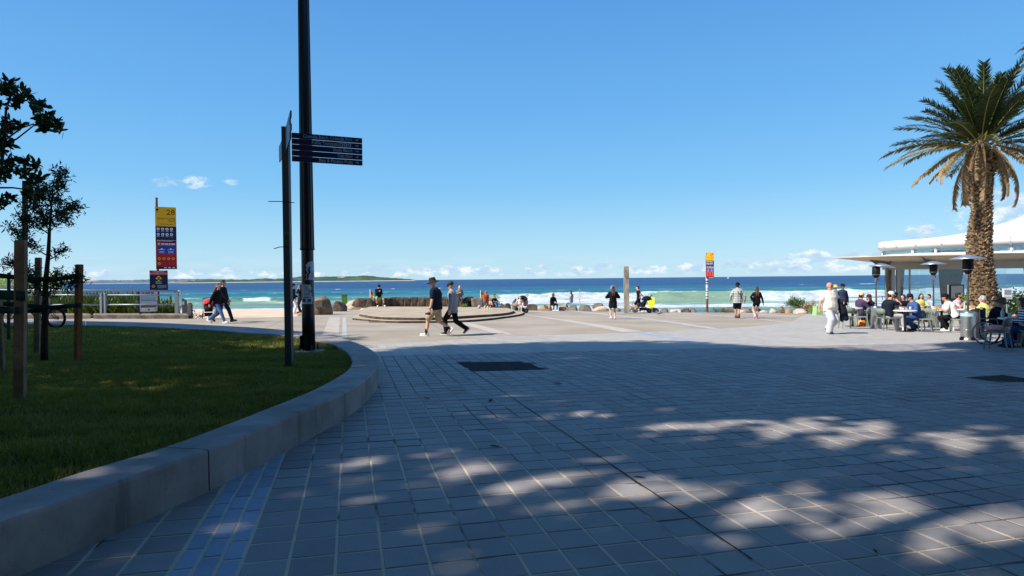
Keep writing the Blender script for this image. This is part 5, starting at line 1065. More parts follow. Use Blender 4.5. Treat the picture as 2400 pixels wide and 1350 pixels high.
# memorial boulder with plaque and its neighbours
m_rockbr = rock_mat('rock_warm', srgb(92, 76, 58), srgb(146, 122, 94), srgb(66, 54, 44))
b0 = rock(726, 775, 738, 684.5, m_rockbr, 'big rounded brown boulder carrying a square plaque', 3, .75, name='boulder')
q = G(750, 737); d = q[1] - .02; k = d / FPX; e = link('plaque', None, b0); c = P(748, 713, b0.location.y - .50)
mp = M(); mp.box((0, 0, 0), (13.5 * k, .05, 15 * k)); o = mp.build('plaque', mat('plaque_stone', srgb(150, 140, 124), .8, .2, .12, 12.), None)
bpy.data.objects.remove(e); inv = (Matrix.Translation(b0.location) @ Euler(b0.rotation_euler).to_matrix().to_4x4()).inverted(); o.parent = b0; o.location = inv @ Vector(c); o.name = 'plaque'
mp = M(); mp.box((0, .008, 0), (15.5 * k, .05, 17 * k)); o2 = mp.build('plaque_frame', mat('plaque_edge', srgb(84, 72, 60), .8), b0); o2.location = o.location
rock(689, 716, 739, 732, m_rockt, 'low orange rock at the foot of the lamp post view', 5, .3); rock(703, 716, 736, 715, m_rockb, 'narrow brown rock left of the plaque boulder', 6, .4)
rock(772, 810, 730, 700, m_rockb, 'dark flat topped rock right of the plaque boulder', 8, .8)
rock(804, 846, 722, 702, m_rockp, 'pale grey slanted rock with a bright top, right of the green bin', 9, .35); rock(845, 870, 720, 707.5, m_rockg, 'rounded grey rock before the low wall', 10, .3)
rock(838, 852, 721, 714, m_rockb, 'small reddish brown stone between the pale rocks', 11, .2); rock(820, 868, 716, 699, m_rockb, 'long dark rock behind the pale slanted rock', 12, .5, d=44.)
rock(856, 878, 719, 697, m_rockb, 'brown rock beside the legs of the person in green shorts', 13, .6, d=42.)
xs_ = [874, 893, 912, 928, 946, 962, 978, 996, 1012, 1028, 1046, 1062, 1080]
for i in range(12):
    top = 696.5 + .8 * math.sin(i * 2.1); rock(xs_[i] - .2, xs_[i+1] + .2, 719, top, (m_rockb, m_rockb, m_rockg)[i % 3] if i % 3 < 2 else m_rockb, f'brown block in the low sea wall, {ordinal(i)} right of the green shorts', 20 + i, 2.6, d=42.5, group='blocks of the low sea wall', cat='stone block', name='sea_wall_block', dfac=1.5)
rock(1076, 1101, 719, 695.5, m_rockb, 'leaning brown block under the seated person with blond hair', 41, .8, d=42.); rock(1095, 1109, 718.5, 694, m_rockb, 'upright brown block right of the seated person with blond hair', 42, .85, d=42.5)
rock(1104, 1134, 719, 697, m_rockg, 'big upright grey block left of the boy in the rust shirt', 43, .85, d=42.)
rock(1150, 1172, 722, 704, m_rockb, 'dark rock right behind the seated child', 44, .6, d=44.); rock(1168, 1184, 723, 709, m_rockb, 'dark sloping rock above the blue jeans', 45, .5, d=44.); rock(1180, 1199, 725, 710.5, m_rockb, 'dark low block left of the loaded pram', 46, .8, d=43.)
rock(1200, 1214, 720, 697.5, m_rockg, 'pale upright rock behind the loaded pram', 47, .6, d=43.)
rock(1228, 1261, 727.5, 712, m_rockb, 'squarish brown rock right of the toddler', 48, .8); rock(1262, 1300, 727.5, 714.5, m_rockt, 'flat tan rock in the gap before the two seated women', 49, .3, d=43.)
rock(1284, 1292, 721, 710, m_rockt, 'small upright tan rock by the seated woman in black', 50, .4, d=42.); rock(1274, 1286, 722, 714.5, m_rockb, 'small dark rock left of the seated woman in black', 51, .4, d=43.)
rock(1306, 1329, 727.5, 718.5, m_rockg, 'small grey rock between the two seated women', 52, .5); rock(1312, 1334, 721, 712, m_rockt, 'tan rock behind, between the two seated women', 53, .3, d=43.)
rock(1328, 1358, 728, 714, m_rockg, 'rough grey rock under the second seated woman', 54, .7); rock(1357, 1391, 728.5, 711, m_rockg, 'large lumpy grey rock right of the seated women', 55, .5)
rock(1388, 1419, 722, 710, m_rockg, 'rounded grey rock above the pale slab', 56, .3, d=43.); rock(1388, 1430, 729, 716.5, m_rockp, 'long pale flat slab left of the woman in black', 57, .8); rock(1440, 1456, 729.5, 719, m_rockg, 'grey rock between the woman in black and the totem', 58, .5)
rock(1473, 1486, 730, 713, m_rockt, 'reddish rock behind the blue scooter', 59, .4, d=42.); rock(1474, 1500, 731, 720, m_rockb, 'dark rock at the foot of the pram pusher', 60, .5, d=41.)
rock(1485, 1500, 722, 712, m_rockt, 'reddish rock just left of the pram wheels', 61, .3, d=43.)
rock(1526, 1546, 731, 719.5, m_rockb, 'pointed brown rock under the yellow notice', 62, .4); rock(1546, 1571, 731.5, 721.5, m_rockg, 'grey rock right of the yellow notice', 63, .5); rock(1569, 1592, 731.5, 724, m_rockp, 'low pale rock between the grey rock and the dark pointed rock', 64, .3)
rock(1590, 1602, 732, 726, m_rockp, 'small pale flat stone left of the dark pointed rock', 65, .3); rock(1600, 1622, 732, 721, m_rockb, 'dark pointed rock left of the numbered sign pole', 66, .4); rock(1617, 1636, 732, 720.5, m_rockg, 'tan grey pointed rock nearest the numbered sign pole', 67, .4)
rock(1695, 1732, 731, 719, m_rockg, 'long ribbed grey log like rock behind the man in the checked shirt', 68, .5); rock(1736, 1768, 731, 719, m_rockg, 'ribbed grey rock between the walking couple', 69, .6); rock(1731, 1756, 732.5, 726, m_rockp, 'low white rock at the feet of the man in the checked shirt', 70, .5)
rock(1782, 1806, 733, 726.5, m_rockp, 'low white flat rock right of the woman in black shorts', 71, .6); rock(1805, 1825, 733, 722, m_rockp, 'pale jagged rock before the dry tuft', 72, .3); rock(1828, 1842, 727, 716, m_rockg, 'grey pointed rock behind the dry tuft', 73, .4, d=42.)
rock(1843, 1863, 734, 722, m_rockt, 'tan rock in front of the dark green bush', 74, .4); rock(1862, 1896, 734, 723, m_rockp, 'broad pale rock in front of the dry shrub', 75, .5); rock(1894, 1908, 723, 713, m_rockb, 'small dark rock behind the dry shrub', 76, .4, d=43.)
rock(1772, 1786, 729, 721, m_rockb, 'dark rock partly hidden by the woman in black shorts', 77, .5, d=42.)
# ------------------------------------------------------------------ people
SKIN = {'l': mat('skin_light', srgb(214, 166, 142), .6, .3, .06, 20.), 'm': mat('skin_mid', srgb(190, 138, 108), .6, .3, .06, 20.), 'd': mat('skin_brown', srgb(132, 90, 66), .6, .3, .06, 20.), 'r': mat('skin_ruddy', srgb(212, 146, 126), .6, .3, .06, 20.)}
m_eye = mat('eye_dark', srgb(40, 30, 26), .3); m_eyew = mat('eye_white', srgb(220, 216, 210), .4); m_lip = mat('lip', srgb(160, 96, 86), .5); m_glass = mat('sunglasses', srgb(14, 14, 16), .2, .5)
HAIR = {k: mat('hair_' + k, srgb(*c), .6, .3, .25, 30., .6, 60.) for k, c in dict(dark=(38, 30, 26), brown=(84, 56, 40), light=(150, 110, 74), blond=(196, 160, 112), grey=(170, 164, 160), auburn=(110, 66, 44)).items()}
PEND = []           # meshes to be fused once everything is placed
def hand_mesh(s):
    """palm with four fingers and a thumb, wrist at origin, fingers along -Z, palm facing +Y side (thumb towards +X)"""
    mm = M(); mm.capsule((0,0,.01), .024*s, (0,.0,-.03), .027*s, 8); mm.ell((0,.002,-.045), (.038*s,.016*s,.042*s), n=8, m=6)
    for i, (x, L) in enumerate(((.028,.068),(.010,.078),(-.009,.073),(-.027,.056))):
        a_ = np.array((x*s, 0, -.075)); b_ = a_ + (x*.1, .012, -L*.55); c_ = b_ + (0, .026, -L*.42); mm.tube([a_ + (0,0,.03), a_, b_, c_], [.010*s,.0098*s,.009*s,.007*s], 5)
    mm.tube([(.026*s,.004,-.02),(.05*s,.014,-.045),(.052*s,.026,-.078)], [.013*s,.0115*s,.008*s], 5)
    return mm
def ik(a_, t_, l1, l2, hint):
    a_, t_ = np.asarray(a_, float), np.asarray(t_, float); d_ = t_ - a_; L = np.linalg.norm(d_); L2 = min(max(L, abs(l1 - l2) + .02), (l1 + l2) * .995); d_ = d_ / (L + 1e-9); t_ = a_ + d_ * L2
    x = (l1*l1 - l2*l2 + L2*L2) / (2*L2); h = math.sqrt(max(0, l1*l1 - x*x)); hv = np.asarray(hint, float); hv = hv - d_ * (hv @ d_); hv /= np.linalg.norm(hv) + 1e-9
    return a_ + d_ * x + hv * h, t_
POSES = {
 'stand': dict(hz=.915, feet=[(.0,.10,0,0),(.02,-.10,0,0)]),
 'walk': dict(hz=.885, feet=[(.30,.08,.015,-14),(-.34,-.08,.075,42)], hands=[(-.22,.25,.80),(.27,-.25,.86)], lean=4),
 'walk2': dict(hz=.885, feet=[(-.34,.08,.075,42),(.30,-.08,.015,-14)], hands=[(.27,.25,.86),(-.22,-.25,.80)], lean=4),
 'step': dict(hz=.90, feet=[(.16,.09,.0,-6),(-.20,-.09,.04,24)], lean=2, hands=[(-.08,.27,.78),(.12,-.27,.80)]),
 'sit': dict(hz=.52, feet=[(.40,.13,0,0),(.44,-.12,0,0)], lean=8, hands=[(.40,.16,.74),(.42,-.14,.74)]),
 'sitlow': dict(hz=.16, feet=[(.52,.12,0,0),(.60,-.12,0,0)], lean=14, hands=[(.36,.18,.40),(.36,-.16,.40)]),
}
def person(pos, head, H, pose, label, skin='l', hair=('short','dark'), hat=None, top=('tee', None), bottom=('trousers', None), shoe=None, sock=None, w=1., glasses=False, beard=False, group=None, vox=None, loose=1., hem=0., **pk_):
    p = dict(POSES[pose]); p.update(pk_); s = H / 1.75
    e = empty('person', pos, label, 'person', math.radians(head), group)
    lean = math.radians(p.get('lean', 0)); side = p.get('side', 0.); hz = p['hz']
    u = np.array([math.sin(lean), side, math.cos(lean)]); u /= np.linalg.norm(u); f_ = np.array([math.cos(lean), 0, -math.sin(lean)]); tw = math.radians(p.get('twist', 0)); l_ = np.cross(u, f_)
    f2 = f_ * math.cos(tw) + l_ * math.sin(tw); l2 = -f_ * math.sin(tw) + l_ * math.cos(tw); hip = np.array([0, 0, hz])
    def T(h, fw=0., lf=0.):                                     # torso frame, twist grows with height
        k = min(1, max(0, h / .45)); a_ = tw * k; ff = f_ * math.cos(a_) + l_ * math.sin(a_); ll = -f_ * math.sin(a_) + l_ * math.cos(a_)
        return hip + u * h + ff * (fw - .03 * math.sin(min(1, max(0, h/.5)) * 3.0)) + ll * lf
    def torso(mm, off=0., h0=-.09, h1=.56, n=16):
        prof = [(-.30,.125,.19),(-.16,.125,.185),(-.09,.112,.165),(0,.118,.175),(.10,.108,.156),(.22,.108,.152),(.34,.122,.166),(.42,.116,.168),(.47,.098,.146),(.51,.074,.100),(.535,.06,.075),(.56,.055,.066)]
        hs = sorted({h0, h1} | {q[0] for q in prof if h0 < q[0] < h1}); rings = []
        for h in hs:
            rx = np.interp(h, [q[0] for q in prof], [q[1] for q in prof]) * (1 + (w - 1) * (1.25 if -.05 < h < .36 else .6)) + off; ry = np.interp(h, [q[0] for q in prof], [q[2] for q in prof]) * (1 + (w - 1) * .8) + off
            if hz < .7 and h < 0: rx *= .9
            bel = max(0, w - 1) * .12 * math.exp(-((h - .14) / .13) ** 2)
            rings.append([T(h, math.cos(a_) * rx + bel, math.copysign(abs(math.sin(a_)) ** .85, math.sin(a_)) * ry) for a_ in np.linspace(0, 2*math.pi, n, endpoint=False)])
        mm.loft(rings)
    sw = .166 * (1 + (w - 1) * .6); limbs = {}
    hd = p.get('hands') or [None, None]
    for i, sg in enumerate((1, -1)):
        sh = T(.445, 0., sg * sw); t_ = hd[i] if hd[i] is not None else sh + np.array([.03, sg * .085, -.53]); el_, wr = ik(sh, t_, .285, .255, p.get('elbow', (-.5, sg * .6, -.45)) if not isinstance(p.get('elbow'), list) else p['elbow'][i])
        fx, fy, fz, fp = p['feet'][i]; hp = hip + l_ * sg * .09 - u * .03; fa = math.radians(fp); ank = np.array([fx - .0 - .085 * (1 - math.cos(fa)), fy, fz + .085 + .10 * max(0, math.sin(fa))]); kn, ank = ik(hp, ank, .43, .42, (1, sg * p.get('splay', .12), .25)); limbs[i] = (sh, el_, wr, hp, kn, ank, fa)
    nb = T(.53); hp_, hy_ = p.get('look', (0, 0)); Hm = np.stack([f2, l2, u], 1) if False else None
    yaw = math.radians(hy_) + tw; pit = math.radians(hp_); hf0 = np.array([math.cos(yaw), math.sin(yaw), 0]); hf = hf0 * math.cos(pit) - np.array([0, 0, math.sin(pit)]); hu = hf0 * math.sin(pit) + np.array([0, 0, math.cos(pit)]); hl = np.cross(hu, hf)
    hu_m = (hu * .55 + u * .45); hu_m /= np.linalg.norm(hu_m); hc = T(.535) + hu_m * .165 + hf * .02
    HS = p.get('headscale', 1.); A = np.stack([hf, hl, hu], 1)
    hd_ = lambda x, y, z_: hc + A @ (np.array([x, y, z_]) * HS)
    vx = vox or .017 * s
    def finish(name, mm, mats, v, sm=4, extra=None):
        mm.v = [q * s for q in mm.v]; o = mm.build(name, mats, e); r = o.modifiers.new('fuse', 'REMESH'); r.mode = 'VOXEL'; r.voxel_size = v; r.use_smooth_shade = True
        if sm: q = o.modifiers.new('smooth', 'SMOOTH'); q.iterations = sm; q.factor = .5
        PEND.append((o, extra)); return o
    # --- body: one fused surface, hands and features grafted on
    b = M(); torso(b)
    for i, sg in enumerate((1, -1)):
        sh, el_, wr, hp, kn, ank, fa = limbs[i]
        b.capsule(T(.50, 0, sg*.05), .045, sh, .052); b.capsule(sh, .053, el_, .041); b.capsule(el_, .041, wr, .028); b.capsule(hp, .082, kn, .056); b.capsule(kn, .053, kn*.55 + ank*.45 - (.018,0,0), .051); b.capsule(kn*.55 + ank*.45 - (.018,0,0), .051, ank, .036)
        toe = ank + np.array([math.cos(fa)*.13, sg*.02, -.05 - math.sin(fa)*.10]); b.capsule(ank - (0,0,.02), .036, toe, .03); b.capsule(ank + np.array([-.03,0,-.045]), .032, toe, .03)
    b.capsule(nb - u*.05, .062, hc - hu*.05, .056)
    b.ell(hd_(-.012, 0, .022), np.array((.097, .077, .098)) * HS, A); b.ell(hd_(.014, 0, -.028), np.array((.078, .064, .090)) * HS, A); b.capsule(hd_(.045, 0, -.085), .030*HS, hd_(.062, 0, -.088), .026*HS)
    b.capsule(hd_(.090, 0, .012), .011*HS, hd_(.108, 0, -.022), .017*HS); b.capsule(hd_(.086, -.02, .024), .014*HS, hd_(.086, .02, .024), .014*HS)
    for sg in (1, -1): b.ell(hd_(-.006, sg*.078, -.008), np.array((.026, .012, .034)) * HS, A)
    ex = M()
    for i, sg in enumerate((1, -1)):
        sh, el_, wr, hp, kn, ank, fa = limbs[i]; dz = wr - el_; dz /= np.linalg.norm(dz); hx = np.cross(dz, np.array([0, sg*1., 0]) if abs(dz[1]) < .9 else np.array([1., 0, 0])); hx /= np.linalg.norm(hx); hx = hx if hx[0] > -.3 else -hx; hy = np.cross(-dz, hx)
        if hy[1] * sg > 0: hy = -hy
        hm = hand_mesh(1.); vv = np.concatenate(hm.v) @ np.stack([hx, hy, -dz], 1).T + wr; ex.cur = 0; ex.add(vv, hm.f)
        ex.cur = 1; ex.ell(hd_(.078, sg*.030, .012), np.array((.010, .016, .009)) * HS, A, 8, 5); ex.cur = 2; ex.ell(hd_(.0855, sg*.030, .012), np.array((.006, .008, .008)) * HS, A, 6, 4)
    ex.cur = 3; ex.ell(hd_(.090, 0, -.058), np.array((.010, .026, .007)) * HS, A, 8, 5)
    ex.v = [q * s for q in ex.v]
    finish('body', b, [SKIN[skin], m_eyew, m_eye, m_lip], vx * .8, 3, ex)
    # --- hair
    st, hc_ = hair; hm = HAIR[hc_] if st else None
    if st:
        h = M()
        if st != 'stubble':
            h.ell(hd_(-.022, 0, .038), np.array((.100, .084, .094)) * HS, A)
            h.ell(hd_(-.045, 0, -.005), np.array((.074, .082, .085)) * HS, A)
        else: h.ell(hd_(-.022, 0, .032), np.array((.096, .081, .092)) * HS, A); h.ell(hd_(-.045, 0, .0), np.array((.068, .079, .075)) * HS, A)
        if st in ('long', 'longback'):
            bk = [hd_(-.06, 0, .0), hd_(-.085, 0, -.10), T(.44, -.135, 0), T(.30, -.135, 0)]
            for (c0, r0), (c1, r1) in zip(list(zip(bk, (.075,.08,.075,.035)))[:-1], list(zip(bk, (.075,.08,.075,.035)))[1:]):
                for yy in (-.035, .035): h.capsule(c0 + l2*yy, r0*.75, c1 + l2*yy*1.4, r1*.75)
            if st == 'long':
                for sg in (1, -1): h.capsule(hd_(-.01, sg*.072, .01), .032, T(.42, .03, sg*.09), .030)
        if st == 'bob':
            for sg in (1, -1): h.capsule(hd_(-.01, sg*.07, .02), .040, hd_(-.02, sg*.075, -.10), .036)
            h.capsule(hd_(-.07, 0, .0), .075, hd_(-.07, 0, -.09), .066)
        if st == 'curly':
            rr_ = np.random.default_rng(3)
            for _ in range(34): q = rr_.normal(size=3); q[0] = -abs(q[0]) if rr_.random() < .75 else q[0]*.4; q /= np.linalg.norm(q); h.ell(hd_(-.02 + q[0]*.095, q[1]*.095, .02 + q[2]*.095), np.array((.034,)*3) * HS, n=8, m=6)
        if st == 'bun': h.ell(hd_(-.09, 0, .085), np.array((.045,)*3) * HS)
        if st == 'pony': h.capsule(hd_(-.10, 0, .04), .034, hd_(-.15, 0, -.05), .03); h.capsule(hd_(-.15, 0, -.05), .03, hd_(-.13, 0, -.16), .012)
        finish('hair', h, hm, vx * .9, 2)
    if beard: h = M(); h.ell(hd_(.038, 0, -.075), np.array((.054, .056, .044)) * HS, A); h.ell(hd_(.02, 0, -.05), np.array((.052, .069, .04)) * HS, A); finish('beard', h, HAIR['dark'], vx * .8, 1)
    if glasses:
        g_ = M()
        for sg in (1, -1): g_.ell(hd_(.092, sg*.032, .012), np.array((.012, .029, .021)) * HS, A, 10, 6); g_.bar(hd_(.085, sg*.066, .02), hd_(-.01, sg*.084, .018), .008, .010, hu)
        g_.bar(hd_(.100, -.02, .018), hd_(.100, .02, .018), .008, .008, hu); g_.v = [q * s for q in g_.v]; g_.build('sunglasses', m_glass, e, True)
    # --- hat
    if hat:
        kind, hm_ = hat; h = M()
        if kind == 'cap':
            h.lathe([(.094*HS, -.03), (.102*HS, .0), (.100*HS, .04), (.080*HS, .078), (.045*HS, .096), (.006, .100)], hd_(-.015, 0, .045), 18, A=A)
            br_ = [[hd_(.070 + .085*math.cos(t)*k, .076*math.sin(t)*(1 if k < 1 else 1), .042 - .022*math.cos(t)*k + dz_) for t in np.linspace(-1.45, 1.45, 9)] for k, dz_ in ((.05, .012), (1., .004), (1., -.006), (.05, .0))]; h.loft(br_ + [br_[0]], cap=False, closed=False)
        elif kind in ('brim', 'straw', 'wide'):
            br = {'brim': .185, 'straw': .175, 'wide': .21}[kind] * HS; dr_ = -.022 if kind != 'wide' else -.05; base = .035; ch = .115 if kind == 'brim' else .10
            h.lathe([(br, base + dr_ - .006), (br + .003, base + dr_), (br*.75, base + dr_*.35), (.108*HS, base + .004), (.104*HS, base + .05), (.094*HS, base + ch - .015), (.07*HS, base + ch + .004), (.03, base + ch - (.012 if kind == 'brim' else -.006)), (.004, base + ch - (.014 if kind == 'brim' else -.006))], hd_(-.01, 0, 0), 26, A=A); h.lathe([(br*.98, base + dr_ - .012), (.096*HS, base - .006)], hd_(-.01, 0, 0), 26, False, A=A)
        elif kind == 'beanie': h.lathe([(.096*HS, .0), (.106*HS, .004), (.104*HS, .05), (.082*HS, .10), (.03*HS, .125), (.004, .128)], hd_(-.018, 0, .02), 16, A=A)
        elif kind == 'headphones':
            h.tube([hd_(-.01, .098*math.cos(t), -.01 + .135*math.sin(t)) for t in np.linspace(0, math.pi, 12)], .014, 6)
            for sg in (1, -1): h.ell(hd_(-.01, sg*.092, -.01), (.035, .022, .042), A)
        elif kind == 'hood':
            h.ell(hd_(-.045, 0, .015), np.array((.108, .108, .118)) * HS, A)
        h.v = [q * s for q in h.v]; h.build({'headphones': 'headphones', 'hood': 'hood'}.get(kind, 'hat'), hm_, e, True)
    # --- clothes
    lo = (loose - 1) * .018
    tk, tm = top
    if tk:
        t = M(); torso(t, .019 + lo, -.075 - hem if hz > .7 else -.05, .545)
        for i, sg in enumerate((1, -1)):
            sh, el_, wr = limbs[i][:3]; t.capsule(T(.50, -.01, sg*.045), .048, sh - u*.004, .060 + lo*.8)
            if tk == 'tee': t.capsule(sh, .062 + lo, sh*.35 + el_*.65, .061 + lo)
            elif tk in ('long', 'jacket', 'hoodie'):
                x = .008 if tk != 'long' else 0.; t.capsule(sh, .060 + lo + x, el_, .054 + lo + x); t.capsule(el_, .056 + lo + x, wr - (wr - el_) * .04, .042 + lo*.7 + x)
        if tk in ('hoodie', 'jacket') : t.capsule(T(.50, -.07, -.07), .045 if tk == 'hoodie' else .025, T(.50, -.07, .07), .045 if tk == 'hoodie' else .025); t.ell(T(.53, -.02, 0), (.085, .088, .04))
        if hem > .1 and hz > .7:
            for i in (0, 1): hp, kn = limbs[i][3:5]; t.capsule(hp, .115 + lo, hp + (kn - hp) * min(.8, (hem - .02) / .43), .105 + lo)
        finish({'tee': 'shirt', 'long': 'shirt', 'jacket': 'jacket', 'hoodie': 'hoodie'}[tk], t, tm, vx, 3)
    bk_, bm = bottom
    if bk_:
        t = M(); torso(t, .012 + lo * .5, -.10 if hz > .7 else -.09, .10)
        for i in (0, 1):
            hp, kn, ank = limbs[i][3:6]; x = lo * 1.6
            if bk_ in ('trousers', 'jeans'): t.capsule(hp, .094 + x, kn, .068 + x); t.capsule(kn, .068 + x, ank + (kn - ank) * .05, .052 + x*1.15)
            elif bk_ == 'leggings': t.capsule(hp, .088, kn, .061); t.capsule(kn, .058, kn*.55 + ank*.45 - (.016,0,0), .055); t.capsule(kn*.55 + ank*.45 - (.016,0,0), .055, ank, .041)
            else:
                q = {'shorts': .86, 'short_shorts': .42}[bk_]; t.capsule(hp, .096 + x, hp + (kn - hp) * q, .084 + x)
        finish('shorts' if 'short' in bk_ else bk_, t, bm, vx, 3)
    for i, sg in enumerate((1, -1)):
        hp, kn, ank, fa = limbs[i][3:]
        ca, sa = math.cos(fa), math.sin(fa); fw = np.array([ca, sg*.10, -sa]); up = np.array([sa, 0, ca])
        heel = ank - up * .085 * .0
        base = ank - up * .078
        if sock: t = M(); t.capsule(ank - up*.03, .043, ank + (kn - ank) * .30, .046); finish('sock', t, sock, vx * .9, 1)
        if shoe is not None:
            sm_, so_ = shoe if isinstance(shoe, tuple) else (shoe, shoe)
            o_ = [(-.085,.0,.0),(-.075,.032,.0),(0,.040,0),(.10,.048,0),(.155,.040,0),(.185,0,0)]; prof = [(x, y) for x, y, _ in o_] + [(x, -y) for x, y, _ in o_[::-1][1:-1]]
            def rg(k, z_, dx=0.): return [base + fw*(x*k + dx) + np.array([0,1,0])*y*k + up*z_ for x, y in prof]
            S_ = M(); S_.cur = 1; S_.loft([rg(1.0, -.005), rg(1.03, .008), rg(1.03, .026)]); S_.cur = 0
            S_.loft([rg(1.0, .026), rg(.99, .045), [base + fw*(x*.93 if x > 0 else x*.98) + np.array([0,1,0])*y*.92 + up*(.065 if x > .05 else .088) for x, y in prof], [base + fw*(min(x, .055)*.8) + np.array([0,1,0])*y*.72 + up*(.088 if x > .03 else .118) for x, y in prof]])
            S_.v = [q * s for q in S_.v]; S_.build('shoe', [sm_, so_], e, True)
    e['_l'] = 0; del e['_l']
    return e, dict(T=lambda *a: T(*a) * s, limbs={k: tuple(x * s if hasattr(x, 'shape') else x for x in v) for k, v in limbs.items()}, hd=lambda *a: hd_(*a) * s, s=s, l=l2, f=f2, u=u)
def fuse_all():
    dg = bpy.context.evaluated_depsgraph_get(); dg.update(); new = []
    for o, ex in PEND: new.append(bpy.data.meshes.new_from_object(o.evaluated_get(dg), depsgraph=dg))
    for (o, ex), me in zip(PEND, new):
        mats = list(o.data.materials); old = o.data; o.modifiers.clear()
        if ex is not None:
            n0 = len(me.vertices); v = np.empty(n0 * 3, np.float32); me.vertices.foreach_get('co', v); f = [tuple(p.vertices) for p in me.polygons]
            v = np.concatenate([v.reshape(-1, 3), np.concatenate(ex.v)]); f2_ = f + [tuple(i + n0 for i in q) for q in ex.f]; m2 = bpy.data.meshes.new('body'); m2.from_pydata(v.tolist(), [], f2_)
            for m_ in mats: m2.materials.append(m_)
            m2.polygons.foreach_set('material_index', [0] * len(f) + ex.mi); m2.polygons.foreach_set('use_smooth', [True] * len(f2_)); m2.update(); bpy.data.meshes.remove(me); me = m2
        else:
            me.materials.clear()
            for m_ in mats: me.materials.append(m_)
        me.name = o.name; o.data = me; bpy.data.meshes.remove(old)
def pattern(name, kind):
    def f(nt, b, o):
        x, y, z_ = nt.sep(o); b.inputs['Roughness'].default_value = .9; b.inputs['Specular IOR Level'].default_value = .1
        fr = lambda q, per, w_: nt.ss(nt.m('ABSOLUTE', nt.m('SUBTRACT', nt.m('FRACT', nt.m('DIVIDE', q, per)), .5)), w_ - .03, w_ + .03)
        if kind == 'plaid': k = nt.m('ADD', nt.m('MULTIPLY', fr(z_, .085, .28), .5), nt.m('MULTIPLY', fr(nt.m('ADD', x, y), .085, .28), .5)); c = nt.mix(k, srgb(214, 214, 208), srgb(34, 36, 42))
        elif kind == 'darkplaid': k = nt.m('ADD', nt.m('MULTIPLY', fr(z_, .11, .25), .5), nt.m('MULTIPLY', fr(nt.m('ADD', x, y), .11, .25), .5)); c = nt.mix(k, srgb(66, 78, 104), srgb(24, 30, 44))
        elif kind == 'stripe': c = nt.mix(fr(z_, .062, .24), srgb(214, 216, 220), srgb(34, 44, 84))
        elif kind == 'floral':
            vo = nt.n('ShaderNodeTexVoronoi'); nt.put(vo.inputs['Vector'], o); vo.inputs['Scale'].default_value = 22.; hs = nt.n('ShaderNodeHueSaturation'); nt.put(hs.inputs['Color'], vo.outputs['Color']); hs.inputs['Saturation'].default_value = .8; hs.inputs['Value'].default_value = .9; c = nt.mix(nt.ss(vo.outputs['Distance'], .30, .36), hs.outputs[0], srgb(226, 150, 130))
        nt.put(b.inputs['Base Color'], c)
    return ground_mat(name, f)
blk = cloth('black', 26, 26, 30, .25); nvy = cloth('navy', 28, 34, 48, .2); gry = cloth('grey_jacket', 138, 142, 150); wht = cloth('white', 226, 222, 216, .05); crm = cloth('cream', 236, 224, 208, .05); khk = cloth('khaki', 170, 152, 128); chr_ = cloth('charcoal', 74, 76, 82); jean = cloth('jeans', 84, 116, 158); jeand = cloth('jeans_dark', 52, 78, 124)
lgp = cloth('pale_grey', 200, 200, 206, .06); blu = cloth('blue', 66, 88, 134); pur = cloth('purple', 74, 58, 90); ylw = cloth('pale_yellow', 214, 208, 128, .08); pnk = cloth('pink', 226, 176, 190); gsh = cloth('green_shorts', 78, 196, 132, .08); rst = cloth('rust', 148, 66, 46); olv = cloth('olive', 92, 106, 84); org = cloth('peach', 226, 158, 122); gcap = cloth('green_cap', 58, 66, 54); hatb = cloth('hat_brown', 62, 48, 42); strw = cloth('straw', 226, 182, 92); dgn = cloth('dark_green', 44, 58, 56)
sw_ = mat('shoe_white', srgb(226, 222, 216), .6); sb_ = mat('shoe_black', srgb(28, 28, 30), .6); sg_ = mat('shoe_grey', srgb(110, 110, 114), .7); spk = mat('shoe_pink', srgb(232, 150, 170), .6); sbr = mat('shoe_brown', srgb(74, 60, 44), .7); sol = mat('shoe_sole', srgb(206, 198, 184), .7)
def at(px, py, h=0.): return G(px, py, h)
# couple walking past the stage
e, D = person(at(1024, 788), 168, 1.80, 'walk', 'person in navy tee, beige shorts and brown brimmed hat walking past the stage', 'l', ('short','grey'), ('brim', hatb), ('tee', nvy), ('shorts', khk), (sw_, sw_), blk, 1.16, loose=1.7, hem=.04, hands=[(.10,.29,.80),(.05,-.30,.80)], feet=[(.30,.09,.0,-4),(-.36,-.08,.06,48)], look=(14, 6), lean=7, vox=.013)
wr = D['limbs'][0][2]; M().lathe([(.037,-.014),(.041,0),(.037,.014)], tuple(wr + (0,0,.015)), 14).build('wrist_watch', blk, e, True)
M().box(tuple(wr + (.03,.01,-.13)), (.09,.05,.075)).tube([tuple(wr + (.08,.01,-.13)), tuple(wr + (.14,.01,-.14))], .026, 10).build('hand_camera', m_tyre, e)
e, D = person(at(1062, 785), 172, 1.70, 'walk2', 'person in grey jacket, black trousers and green cap walking at the stage', 'l', ('short','grey'), ('cap', gcap), ('jacket', gry), ('trousers', blk), (sb_, sw_), None, 1.05, True, hem=.10, loose=1.6, hands=[(.03,.30,.80),(-.02,-.30,.78)], feet=[(.20,.08,0,-4),(-.40,-.08,.05,40)], look=(8, 12), vox=.013)
e['group'] = 'x'; del e['group']
